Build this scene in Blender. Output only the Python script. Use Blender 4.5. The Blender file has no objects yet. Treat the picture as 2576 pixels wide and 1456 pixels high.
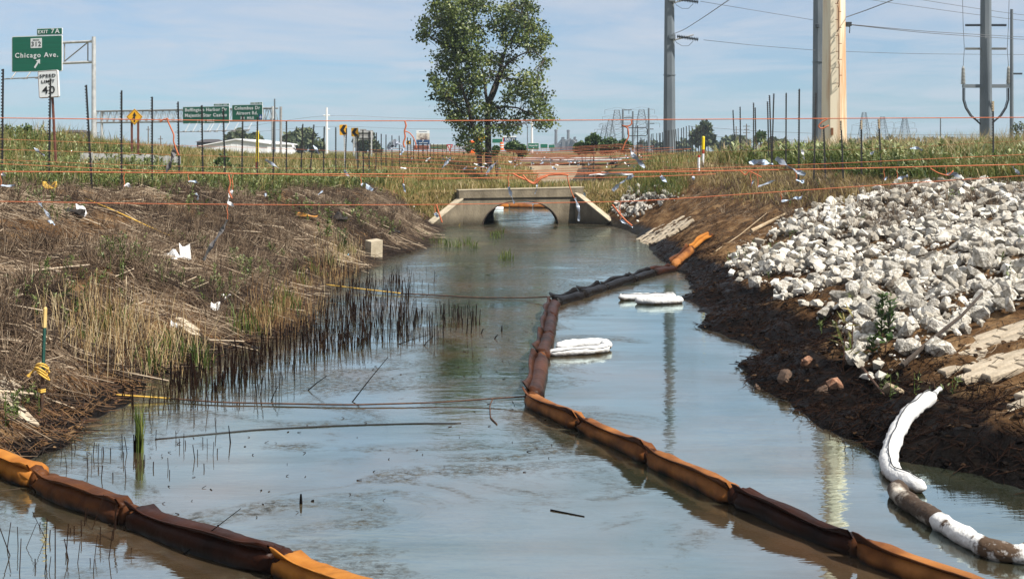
import bpy, bmesh, math, random
import numpy as np
from mathutils import Vector, Matrix

random.seed(11)
rng = np.random.default_rng(11)
scene = bpy.context.scene
COL = scene.collection

# ------------------------------------------------------------------ camera
F, CX, HY, H = 3000.0, 1288.0, 380.0, 3.0      # focal length and horizon of the 2576 x 1456 photograph; eye height in metres
cam_data = bpy.data.cameras.new("camera")
cam = bpy.data.objects.new("camera", cam_data)
COL.objects.link(cam)
cam.location = (0, 0, H)
cam.rotation_euler = (math.radians(90), 0, 0)
cam_data.sensor_width = 36.0
cam_data.lens = 36.0 * F / 2576.0
cam_data.shift_y = -(728.0 - HY) / 2576.0
cam_data.clip_start = 0.1
cam_data.clip_end = 6000
scene.camera = cam

# ------------------------------------------------------------------ sky and sun
SUN = Vector((0.66, -0.42, 0.92)).normalized()
world = bpy.data.worlds.new("World")
scene.world = world
world.use_nodes = True
wn, wl = world.node_tree.nodes, world.node_tree.links
wn.clear()
w_out = wn.new("ShaderNodeOutputWorld")
w_bg = wn.new("ShaderNodeBackground")
w_bg.inputs["Strength"].default_value = 0.081
sky = wn.new("ShaderNodeTexSky")
sky.sky_type = 'NISHITA'
sky.sun_disc = False
sky.sun_elevation = math.asin(SUN.z)
sky.sun_rotation = math.atan2(SUN.x, SUN.y)
sky.altitude = 200
sky.air_density = 1.0
sky.dust_density = 0.25
sky.ozone_density = 3.0
# thin streaky cirrus, laid on a flat cloud deck (direction.xy / direction.z)
w_tc = wn.new("ShaderNodeTexCoord")
w_sep = wn.new("ShaderNodeSeparateXYZ")
wl.new(w_tc.outputs["Generated"], w_sep.inputs[0])
w_mx = wn.new("ShaderNodeMath"); w_mx.operation = 'MAXIMUM'; w_mx.inputs[1].default_value = 0.0
wl.new(w_sep.outputs["Z"], w_mx.inputs[0])
w_ad = wn.new("ShaderNodeMath"); w_ad.operation = 'ADD'; w_ad.inputs[1].default_value = 0.06
wl.new(w_mx.outputs[0], w_ad.inputs[0])
w_dx = wn.new("ShaderNodeMath"); w_dx.operation = 'DIVIDE'
w_dy = wn.new("ShaderNodeMath"); w_dy.operation = 'DIVIDE'
wl.new(w_sep.outputs["X"], w_dx.inputs[0]); wl.new(w_ad.outputs[0], w_dx.inputs[1])
wl.new(w_sep.outputs["Y"], w_dy.inputs[0]); wl.new(w_ad.outputs[0], w_dy.inputs[1])
w_cb = wn.new("ShaderNodeCombineXYZ")
wl.new(w_dx.outputs[0], w_cb.inputs[0]); wl.new(w_dy.outputs[0], w_cb.inputs[1])
w_n1 = wn.new("ShaderNodeTexNoise"); w_n1.inputs["Scale"].default_value = 0.9; w_n1.inputs["Detail"].default_value = 9; w_n1.inputs["Roughness"].default_value = 0.62; w_n1.inputs["Distortion"].default_value = 0.7
wl.new(w_cb.outputs[0], w_n1.inputs["Vector"])
w_r1 = wn.new("ShaderNodeValToRGB")
w_r1.color_ramp.elements[0].position = 0.36; w_r1.color_ramp.elements[0].color = (0, 0, 0, 1)
w_r1.color_ramp.elements[1].position = 0.72; w_r1.color_ramp.elements[1].color = (1, 1, 1, 1)
wl.new(w_n1.outputs["Fac"], w_r1.inputs[0])
w_cm = wn.new("ShaderNodeMath"); w_cm.operation = 'MULTIPLY_ADD'; w_cm.inputs[1].default_value = 0.62; w_cm.inputs[2].default_value = 0.10
wl.new(w_r1.outputs[0], w_cm.inputs[0])
w_tint = wn.new("ShaderNodeMixRGB"); w_tint.blend_type = 'MULTIPLY'; w_tint.inputs[0].default_value = 1.0
w_tint.inputs[2].default_value = (0.84, 0.95, 1.12, 1)
w_hz = wn.new("ShaderNodeMapRange"); w_hz.inputs["From Min"].default_value = 0.0; w_hz.inputs["From Max"].default_value = 0.30
wl.new(w_mx.outputs[0], w_hz.inputs["Value"])
w_tc2 = wn.new("ShaderNodeMixRGB"); w_tc2.inputs[1].default_value = (0.49, 0.71, 0.95, 1); w_tc2.inputs[2].default_value = (0.82, 0.95, 1.0, 1)
wl.new(w_hz.outputs[0], w_tc2.inputs[0]); wl.new(w_tc2.outputs[0], w_tint.inputs[2])
wl.new(sky.outputs[0], w_tint.inputs[1])
w_mix = wn.new("ShaderNodeMixRGB"); w_mix.inputs[2].default_value = (5.7, 5.95, 6.55, 1)
w_up = wn.new("ShaderNodeValToRGB")          # the veil of cirrus is thickest some ten degrees up, as the water mirrors it
for q, (p_, v_) in zip([w_up.color_ramp.elements[0], w_up.color_ramp.elements[1], w_up.color_ramp.elements.new(0.2), w_up.color_ramp.elements.new(0.3)], ((0.03, 0.0), (0.45, 0.18), (0.16, 0.33), (0.23, 0.34))): q.position = p_; q.color = (v_, v_, v_, 1)
wl.new(w_mx.outputs[0], w_up.inputs[0])
w_sum = wn.new("ShaderNodeMath"); w_sum.operation = 'ADD'; w_sum.use_clamp = True
wl.new(w_cm.outputs[0], w_sum.inputs[0]); wl.new(w_up.outputs[0], w_sum.inputs[1])
wl.new(w_sum.outputs[0], w_mix.inputs[0]); wl.new(w_tint.outputs[0], w_mix.inputs[1])
wl.new(w_mix.outputs[0], w_bg.inputs["Color"])
wl.new(w_bg.outputs[0], w_out.inputs["Surface"])

sun_data = bpy.data.lights.new("sun", 'SUN')
sun_data.energy = 5.0
sun_data.angle = math.radians(0.5)
sun_data.color = (1.0, 0.95, 0.87)
sun_ob = bpy.data.objects.new("sun", sun_data)
COL.objects.link(sun_ob)
sun_ob.rotation_euler = (-SUN).to_track_quat('-Z', 'Y').to_euler()
sun_ob.location = (30, -20, 60)

scene.view_settings.view_transform = 'Standard'
scene.view_settings.look = 'None'
scene.view_settings.gamma = 1.0
scene.view_settings.exposure = 0.53
scene.view_settings.use_curve_mapping = False
scene.render.engine = 'CYCLES'
scene.cycles.max_bounces = 6
scene.cycles.diffuse_bounces = 3
scene.cycles.glossy_bounces = 3
scene.cycles.transmission_bounces = 3
scene.cycles.volume_bounces = 0
scene.cycles.caustics_reflective = False
scene.cycles.caustics_refractive = False
scene.cycles.use_denoising = True

# ------------------------------------------------------------------ helpers: materials
def mat(name, c1, rough=0.75, c2=None, scale=6.0, bump=0.0, bscale=None, metal=0.0, spec=0.4, lo=0.35, hi=0.65,
        stretch=(1, 1, 1), rand=0.0, attr=None, transl=0.0, detail=5):
    """procedural Principled material; colour goes c1 -> c2 by noise, by the 'tint' attribute if attr, brightness by object"""
    m = bpy.data.materials.new(name)
    m.use_nodes = True
    n, l = m.node_tree.nodes, m.node_tree.links
    b = n["Principled BSDF"]
    b.inputs["Roughness"].default_value = rough
    b.inputs["Metallic"].default_value = metal
    b.inputs["Specular IOR Level"].default_value = spec
    col = None
    tc = n.new("ShaderNodeTexCoord")
    mp = n.new("ShaderNodeMapping"); mp.inputs["Scale"].default_value = stretch
    l.new(tc.outputs["Object"], mp.inputs["Vector"])
    if attr:
        a = n.new("ShaderNodeAttribute"); a.attribute_name = "tint"
        r = n.new("ShaderNodeValToRGB")
        els = r.color_ramp.elements
        while len(els) < len(attr): els.new(0.5)
        for e, (p, c) in zip(els, attr):
            e.position = p; e.color = (*c, 1)
        l.new(a.outputs["Fac"], r.inputs[0]); col = r.outputs[0]
    elif c2 is not None:
        t = n.new("ShaderNodeTexNoise"); t.inputs["Scale"].default_value = scale; t.inputs["Detail"].default_value = detail; t.inputs["Roughness"].default_value = 0.6
        l.new(mp.outputs[0], t.inputs["Vector"])
        r = n.new("ShaderNodeValToRGB")
        r.color_ramp.elements[0].position = lo; r.color_ramp.elements[0].color = (*c1, 1)
        r.color_ramp.elements[1].position = hi; r.color_ramp.elements[1].color = (*c2, 1)
        l.new(t.outputs["Fac"], r.inputs[0]); col = r.outputs[0]
    if rand:
        oi = n.new("ShaderNodeObjectInfo")
        ma = n.new("ShaderNodeMath"); ma.operation = 'MULTIPLY_ADD'; ma.inputs[1].default_value = rand; ma.inputs[2].default_value = 1 - rand / 2
        l.new(oi.outputs["Random"], ma.inputs[0])
        hs = n.new("ShaderNodeHueSaturation"); l.new(ma.outputs[0], hs.inputs["Value"])
        if col is None: hs.inputs["Color"].default_value = (*c1, 1)
        else: l.new(col, hs.inputs["Color"])
        col = hs.outputs[0]
    if col is None: b.inputs["Base Color"].default_value = (*c1, 1)
    else: l.new(col, b.inputs["Base Color"])
    if bump:
        t2 = n.new("ShaderNodeTexNoise"); t2.inputs["Scale"].default_value = bscale or scale * 4; t2.inputs["Detail"].default_value = 6
        l.new(mp.outputs[0], t2.inputs["Vector"])
        bp = n.new("ShaderNodeBump"); bp.inputs["Strength"].default_value = 0.8; bp.inputs["Distance"].default_value = bump
        l.new(t2.outputs["Fac"], bp.inputs["Height"]); l.new(bp.outputs[0], b.inputs["Normal"])
    if transl:
        tr = n.new("ShaderNodeBsdfTranslucent")
        if col is not None: l.new(col, tr.inputs["Color"])
        else: tr.inputs["Color"].default_value = (*c1, 1)
        mx = n.new("ShaderNodeMixShader"); mx.inputs[0].default_value = transl
        l.new(b.outputs[0], mx.inputs[1]); l.new(tr.outputs[0], mx.inputs[2])
        l.new(mx.outputs[0], n["Material Output"].inputs["Surface"])
    return m

def stain_low(m, z0, z1, dark):
    """an oily tide mark: the stuff of m turns to `dark` up to a ragged line above the water"""
    n, l = m.node_tree.nodes, m.node_tree.links; b = n["Principled BSDF"]; src = b.inputs["Base Color"].links[0].from_socket
    geo = n.new("ShaderNodeNewGeometry"); sp = n.new("ShaderNodeSeparateXYZ"); l.new(geo.outputs["Position"], sp.inputs[0])
    t = n.new("ShaderNodeTexNoise"); t.inputs["Scale"].default_value = 5.0; t.inputs["Detail"].default_value = 6; l.new(geo.outputs["Position"], t.inputs["Vector"])
    ma = n.new("ShaderNodeMath"); ma.operation = 'MULTIPLY_ADD'; ma.inputs[1].default_value = -0.16; l.new(t.outputs["Fac"], ma.inputs[0]); l.new(sp.outputs["Z"], ma.inputs[2])
    mr = n.new("ShaderNodeMapRange"); mr.inputs["From Min"].default_value = z0-0.08; mr.inputs["From Max"].default_value = z1-0.08; mr.inputs["To Min"].default_value = 1.0; mr.inputs["To Max"].default_value = 0.0
    l.new(ma.outputs[0], mr.inputs["Value"])
    mx = n.new("ShaderNodeMixRGB"); mx.inputs[2].default_value = (*dark, 1); l.new(mr.outputs[0], mx.inputs[0]); l.new(src, mx.inputs[1]); l.new(mx.outputs[0], b.inputs["Base Color"])
    return m

# ------------------------------------------------------------------ helpers: meshes and objects
class MB:
    """collects vertices and faces for one mesh"""
    def __init__(s): s.v, s.f = [], []
    def add(s, vs, fs):
        o = len(s.v); s.v.extend([tuple(p) for p in vs]); s.f.extend([tuple(i + o for i in q) for q in fs]); return s
    def box(s, lo, hi):
        (a, b, c), (d, e, f) = lo, hi
        return s.add([(a,b,c),(d,b,c),(d,e,c),(a,e,c),(a,b,f),(d,b,f),(d,e,f),(a,e,f)],
                     [(0,3,2,1),(4,5,6,7),(0,1,5,4),(1,2,6,5),(2,3,7,6),(3,0,4,7)])
    def tube(s, pts, rad, n=8, caps=True, squash=1.0):
        pts = [Vector(p) for p in pts]; k = len(pts)
        if not hasattr(rad, '__len__'): rad = [rad] * k
        vs, fs = [], []
        up = Vector((0, 0, 1)); prev = None
        for i, p in enumerate(pts):
            t = (pts[min(i+1, k-1)] - pts[max(i-1, 0)])
            if t.length < 1e-9: t = Vector((0, 0, 1))
            t.normalize()
            ref = prev if prev is not None else (up if abs(t.z) < 0.9 else Vector((0, 1, 0)))
            a = (ref - t * ref.dot(t))
            if a.length < 1e-6: a = t.orthogonal()
            a.normalize(); prev = a; b = t.cross(a)
            for j in range(n):
                w = 2 * math.pi * j / n
                vs.append(p + (a * math.cos(w) * squash + b * math.sin(w)) * rad[i])
        for i in range(k - 1):
            for j in range(n):
                j2 = (j + 1) % n
                fs.append((i*n+j, i*n+j2, (i+1)*n+j2, (i+1)*n+j))
        if caps:
            fs.append(tuple(reversed(range(n)))); fs.append(tuple((k-1)*n + j for j in range(n)))
        return s.add(vs, fs)
    def prism(s, poly, y0, y1):
        """polygon in x,z extruded along y"""
        k = len(poly)
        vs = [(x, y0, z) for x, z in poly] + [(x, y1, z) for x, z in poly]
        fs = [tuple(range(k)), tuple(reversed(range(k, 2*k)))] + [(i, i+k, (i+1) % k + k, (i+1) % k) for i in range(k)]
        return s.add(vs, fs)
    def lathe(s, prof, at=(0,0,0), n=10):
        vs, fs = [], []
        for r, z in prof:
            for j in range(n):
                w = 2*math.pi*j/n; vs.append((at[0]+r*math.cos(w), at[1]+r*math.sin(w), at[2]+z))
        for i in range(len(prof)-1):
            for j in range(n):
                fs.append((i*n+j, i*n+(j+1)%n, (i+1)*n+(j+1)%n, (i+1)*n+j))
        fs.append(tuple(reversed(range(n)))); fs.append(tuple((len(prof)-1)*n+j for j in range(n)))
        return s.add(vs, fs)

def mesh_from(name, mb, m=None, smooth=False, off=None):
    me = bpy.data.meshes.new(name)
    v = mb.v if off is None else [(a-off[0], b-off[1], c-off[2]) for a, b, c in mb.v]
    me.from_pydata(v, [], mb.f)
    if m: me.materials.append(m)
    if smooth: me.polygons.foreach_set("use_smooth", [True]*len(me.polygons))
    me.update()
    return me

def link(name, me, parent=None):
    o = bpy.data.objects.new(name, me); COL.objects.link(o)
    if parent: o.parent = parent
    return o

def root_of(p):
    while p.parent: p = p.parent
    return p

def part(name, mb, m, parent, smooth=False, local=False):
    """a part (or sub-part): geometry given in world space unless local"""
    off = None if local else root_of(parent).location
    return link(name, mesh_from(name, mb, m, smooth, off), parent)

def tag(o, label=None, cat=None, group=None, kind=None):
    if label: o["label"] = label
    if cat: o["category"] = cat
    if group: o["group"] = group
    if kind: o["kind"] = kind
    return o

def thing(name, label, cat, loc=(0,0,0), group=None, rot=None):
    o = bpy.data.objects.new(name, None); COL.objects.link(o); o.location = loc
    o.empty_display_size = 0.2
    if rot: o.rotation_euler = rot
    return tag(o, label, cat, group)

def solo(name, mb, m, label, cat, group=None, smooth=False):
    """a thing that is one mesh; origin at the middle of its base"""
    a = np.array(mb.v); loc = ((a[:,0].min()+a[:,0].max())/2, (a[:,1].min()+a[:,1].max())/2, a[:,2].min())
    o = link(name, mesh_from(name, mb, m, smooth, loc)); o.location = loc
    return tag(o, label, cat, group)

def structure(name, mb, m, smooth=False):
    return tag(link(name, mesh_from(name, mb, m, smooth)), kind="structure")

def fast_mesh(name, V, faces, m, tint=None, smooth=False):
    """V (n,3); faces: list of integer arrays (k, 3) or (k, 4)"""
    me = bpy.data.meshes.new(name)
    V = np.asarray(V, dtype=np.float32)
    me.vertices.add(len(V)); me.vertices.foreach_set("co", V.ravel())
    loops = np.concatenate([f.ravel() for f in faces]).astype(np.int32)
    tot = np.concatenate([np.full(len(f), f.shape[1]) for f in faces]).astype(np.int32)
    start = np.concatenate([[0], np.cumsum(tot)[:-1]]).astype(np.int32)
    me.loops.add(len(loops)); me.loops.foreach_set("vertex_index", loops)
    me.polygons.add(len(tot)); me.polygons.foreach_set("loop_start", start)
    if smooth: me.polygons.foreach_set("use_smooth", np.ones(len(tot), dtype=bool))
    me.update(calc_edges=True); me.validate()
    if tint is not None:
        a = me.attributes.new("tint", 'FLOAT', 'POINT'); a.data.foreach_set("value", np.asarray(tint, dtype=np.float32))
    me.materials.append(m)
    return me

ORD = ["first","second","third","fourth","fifth","sixth","seventh","eighth","ninth","tenth","eleventh","twelfth","thirteenth","fourteenth",
       "fifteenth","sixteenth","seventeenth","eighteenth","nineteenth","twentieth"]
def ordinal(i):
    if i < 20: return ORD[i]
    t = ["twenty","thirty","forty","fifty"][(i+1)//10 - 2]
    u = (i+1) % 10
    return (t[:-1] + "ieth") if u == 0 else t + "-" + ORD[u-1]

# ------------------------------------------------------------------ helpers: smooth noise on numpy arrays
def _hash(ix, iy, seed):
    h = (ix.astype(np.int64) * 374761393 + iy.astype(np.int64) * 668265263 + seed * 1442695041) & 0x7fffffff
    h = ((h ^ (h >> 13)) * 1274126177) & 0x7fffffff
    return ((h ^ (h >> 16)) & 0xffff) / 65535.0
def vnoise(x, y, seed=0):
    ix, iy = np.floor(x), np.floor(y); fx, fy = x - ix, y - iy
    fx, fy = fx*fx*(3-2*fx), fy*fy*(3-2*fy)
    a, b, c, d = _hash(ix, iy, seed), _hash(ix+1, iy, seed), _hash(ix, iy+1, seed), _hash(ix+1, iy+1, seed)
    return (a*(1-fx)+b*fx)*(1-fy) + (c*(1-fx)+d*fx)*fy - 0.5
def fbm(x, y, seed=0, o=4):
    r, a = 0, 1.0
    for i in range(o):
        r = r + a*vnoise(x*2**i + 17.3*i, y*2**i - 9.1*i, seed+i); a *= 0.5
    return r
def sstep(a, b, x):
    t = np.clip((x-a)/(b-a), 0, 1); return t*t*(3-2*t)

# ------------------------------------------------------------------ the lie of the land
LY = np.array([4, 9.5, 11.2, 11.7, 12.1, 13.2, 14.2, 15.8, 17.0, 18.4, 19.4, 20.9, 24, 27.9, 28.9, 33, 36.3, 41, 46.2, 48.6, 57, 69, 90, 116, 119])
LX = np.array([-5.2, -5.0, -4.83, -4.66, -4.46, -4.70, -4.62, -4.66, -4.4, -4.15, -3.75, -3.65, -4.1, -4.5, -3.95, -3.8, -2.95, -2.85, -3.0, -2.7, -3, -2, 1.6, 3, 3])
RY = np.array([4, 9.5, 10.65, 11.1, 11.6, 12.3, 12.95, 14.6, 15.2, 16.7, 17.4, 18.5, 19.3, 20.3, 20.9, 22, 24.4, 25.5, 26.5, 31, 33.3, 37, 42, 46, 48.6, 57, 70, 90, 116, 119])
RX = np.array([4.9, 4.8, 4.57, 4.3, 3.62, 3.5, 3.33, 3.2, 3.0, 3.12, 3.6, 3.55, 3.4, 3.02, 3.25, 3.68, 3.55, 3.9, 4.0, 4.16, 4.05, 4.3, 4.45, 4.3, 3.7, 3.5, 5.5, 8, 8.5, 8.5])
def xl(y): return np.interp(y, LY, LX)
def xr(y): return np.interp(y, RY, RX)
def top_l(y): return np.interp(y, [10, 25, 32, 38, 48, 60, 90, 120], [2.1, 2.2, 1.9, 1.65, 1.45, 1.6, 2.1, 2.2])
def top_r(y): return np.interp(y, [10, 30, 40, 50, 90, 120], [2.0, 2.05, 2.2, 2.3, 2.3, 2.35])
def wid_l(y): return np.interp(y, [10, 25, 30, 35, 40, 50, 60], [6.2, 6.0, 4.7, 3.5, 2.8, 2.4, 3])
def wid_r(y): return np.interp(y, [10, 20, 26, 30, 33, 40, 48, 57], [8.6, 8.5, 7.4, 6.0, 5.2, 4.6, 3.2, 3])
def T(x, y):
    x = np.asarray(x, dtype=float); y = np.asarray(y, dtype=float)
    jag = 0.35*fbm(x*0.9, y*0.9, 3) + 0.12*fbm(x*4, y*4, 5, 3)
    dl = xl(y) - x + 0.5*jag; dr = x - xr(y) + 0.7*jag
    left = dl > dr
    d = np.where(left, dl, dr)
    t = np.clip(d, 0, None) / np.where(left, wid_l(y), wid_r(y))
    s = np.where(t < 1, 1 - (1-np.clip(t, 0, 1))**1.25, 1.0)
    z = np.where(left, top_l(y), top_r(y)) * s
    # beyond the slope: gentle rise, and the ramp embankment on the far left
    emb = 1.95*np.clip((102-y)/44, 0, 1)*sstep(14.5, 24, -x)*sstep(18, 45, y)
    z = z + np.where(left, emb, 0.25*sstep(8, 16, d))
    amp = np.clip(d/0.6, 0, 1)
    z = z + amp*(0.16*fbm(x*0.8, y*0.8, 21) + 0.07*fbm(x*3.1, y*3.1, 31, 3)*np.clip(60/(y+1), 0, 1))
    z = z + np.where(~left & (t < 0.6) & (y < 50), amp*(0.16*np.abs(fbm(x*1.9, y*1.3, 41, 4)) - 0.04 + 0.05*np.abs(fbm(x*6, y*6, 47, 2))), 0)
    z = z + np.where(left & (t < 1.0) & (y < 50), amp*0.20*fbm(x*1.5, y*1.2, 43, 3), 0)
    water = -0.9*np.clip(-d/0.9, 0, 1)
    z = np.where(d < 0, water - 0.02, z + 0.02)
    # the far road shuts the ditch
    road = sstep(117.9, 118.6, y)
    z = z*(1-road) + road*np.maximum(z, 1.55)
    flat = sstep(122, 150, y)
    z = z*(1-flat) + flat*(2.45 + 0.12*fbm(x*0.05, y*0.05, 55))
    return z
def D(x, y, Y):
    """the point that stands at depth Y behind photograph position (x, y)"""
    return Vector(((x-CX)*Y/F, Y, H-(y-HY)*Y/F))
_Y0 = np.arange(6.5, 125, 0.4)
def G(x, y):
    """where the line of sight through (x, y) meets the ground"""
    ys = _Y0
    for step in (0.4, 0.02):
        z = H-(y-HY)*ys/F; X = (x-CX)*ys/F
        hit = np.nonzero(z <= np.maximum(T(X, ys), 0))[0]
        i = hit[0] if len(hit) else len(ys)-1
        if step == 0.4: ys = np.arange(max(ys[i]-0.42, 6.0), ys[i]+0.03, 0.02)
    return Vector((X[i], ys[i], max(float(T(X[i], ys[i])), 0)))
def WA(x, y, z=0.0):
    Y = F*(H-z)/(y-HY); return Vector(((x-CX)*Y/F, Y, z))
def px(p):
    return (CX + F*p[0]/p[1], HY - F*(p[2]-H)/p[1])
def frame_ok(X, Y, z, m=250):
    u = CX + F*X/Y; v = HY - F*(z-H)/Y
    return (u > -m) & (u < 2576+m) & (v > -m) & (v < 1456+m)

# ================================================================== GROUND
def ground_material():
    m = bpy.data.materials.new("bank_soil"); m.use_nodes = True
    n, l = m.node_tree.nodes, m.node_tree.links
    b = n["Principled BSDF"]
    tc = n.new("ShaderNodeTexCoord")
    def noise(scale, detail=6, rough=0.6):
        t = n.new("ShaderNodeTexNoise"); t.inputs["Scale"].default_value = scale; t.inputs["Detail"].default_value = detail; t.inputs["Roughness"].default_value = rough
        l.new(tc.outputs["Object"], t.inputs["Vector"]); return t.outputs["Fac"]
    def ramp(fac, stops):
        r = n.new("ShaderNodeValToRGB"); e = r.color_ramp.elements
        while len(e) < len(stops): e.new(0.5)
        for q, (p, c) in zip(e, stops): q.position = p; q.color = (*c, 1)
        l.new(fac, r.inputs[0]); return r.outputs[0]
    def attr(nm):
        a = n.new("ShaderNodeAttribute"); a.attribute_name = nm; return a.outputs["Fac"]
    def mix(f, a, c):
        x = n.new("ShaderNodeMixRGB"); l.new(f, x.inputs[0]); l.new(a, x.inputs[1]); l.new(c, x.inputs[2]); return x.outputs[0]
    def mth(op, a, c):
        x = n.new("ShaderNodeMath"); x.operation = op
        for i, q in enumerate((a, c)):
            if isinstance(q, (int, float)): x.inputs[i].default_value = q
            else: l.new(q, x.inputs[i])
        x.use_clamp = op == 'MULTIPLY'
        return x.outputs[0]
    soil = ramp(noise(2.2, 8), [(0.30, (0.030, 0.016, 0.008)), (0.50, (0.125, 0.068, 0.031)), (0.70, (0.30, 0.19, 0.095))])
    grass = ramp(noise(0.9, 8), [(0.32, (0.06, 0.075, 0.022)), (0.5, (0.14, 0.12, 0.045)), (0.7, (0.23, 0.17, 0.07))])
    mud = ramp(noise(6.0, 8), [(0.35, (0.0025, 0.002, 0.0018)), (0.6, (0.0065, 0.0045, 0.0035)), (0.80, (0.035, 0.019, 0.009))])
    c = mix(attr("grassy"), soil, grass)
    w = mth('MULTIPLY', mth('ADD', attr("oily"), mth('MULTIPLY', mth('SUBTRACT', noise(3.0, 6), 0.5), 1.1)), 1.0)
    wr = n.new("ShaderNodeMapRange"); wr.inputs["From Min"].default_value = 0.30; wr.inputs["From Max"].default_value = 0.62
    l.new(w, wr.inputs["Value"])
    c = mix(wr.outputs[0], c, mud)
    l.new(c, b.inputs["Base Color"])
    rr = n.new("ShaderNodeMapRange"); rr.inputs["To Min"].default_value = 0.95; rr.inputs["To Max"].default_value = 0.30
    l.new(wr.outputs[0], rr.inputs["Value"]); l.new(rr.outputs[0], b.inputs["Roughness"])
    b.inputs["Specular IOR Level"].default_value = 0.05
    bp = n.new("ShaderNodeBump"); bp.inputs["Strength"].default_value = 1.0; bp.inputs["Distance"].default_value = 0.06
    l.new(noise(9.0, 10, 0.7), bp.inputs["Height"]); l.new(bp.outputs[0], b.inputs["Normal"])
    return m

def build_ground():
    xs = np.concatenate([-np.geomspace(1100, 26, 28), np.arange(-25.5, 25.6, 0.13), np.geomspace(26, 1100, 28)])
    ys = [-12, -6, -2, 1, 3, 4.5]
    y = 5.5
    while y < 125: ys.append(y); y += max(0.085, y*0.0085)
    while y < 1900: ys.append(y); y *= 1.09
    ys = np.array(ys)
    X, Y = np.meshgrid(xs, ys)
    Z = T(X, Y)
    nx, ny = len(xs), len(ys)
    idx = np.arange(nx*ny).reshape(ny, nx)
    q = np.stack([idx[:-1, :-1], idx[:-1, 1:], idx[1:, 1:], idx[1:, :-1]], -1).reshape(-1, 4)
    V = np.stack([X, Y, Z], -1).reshape(-1, 3)
    me = fast_mesh("ground", V, [q], ground_material(), smooth=True)
    dl = xl(Y)-X; dr = X-xr(Y); left = dl > dr
    t = np.where(left, dl/wid_l(Y), dr/wid_r(Y))
    grassy = np.where(left, sstep(0.95, 1.35, t), sstep(1.0, 1.3, t))
    grassy = np.maximum(grassy, sstep(56, 62, Y)*sstep(0.05, 0.3, t))
    oily_r = (1 - sstep(0.12, 0.58, Z))*np.clip(1.25-0.018*np.clip(Y-12, 0, 99), 0.2, 1)
    oily_l = (1 - sstep(0.03, 0.28, Z))*0.95
    oily = np.where(left, oily_l, oily_r)*(Y < 50)
    for nm, a in (("grassy", grassy), ("oily", oily)):
        at = me.attributes.new(nm, 'FLOAT', 'POINT'); at.data.foreach_set("value", a.ravel().astype(np.float32))
    return tag(link("ground", me), kind="structure")
build_ground()

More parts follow.
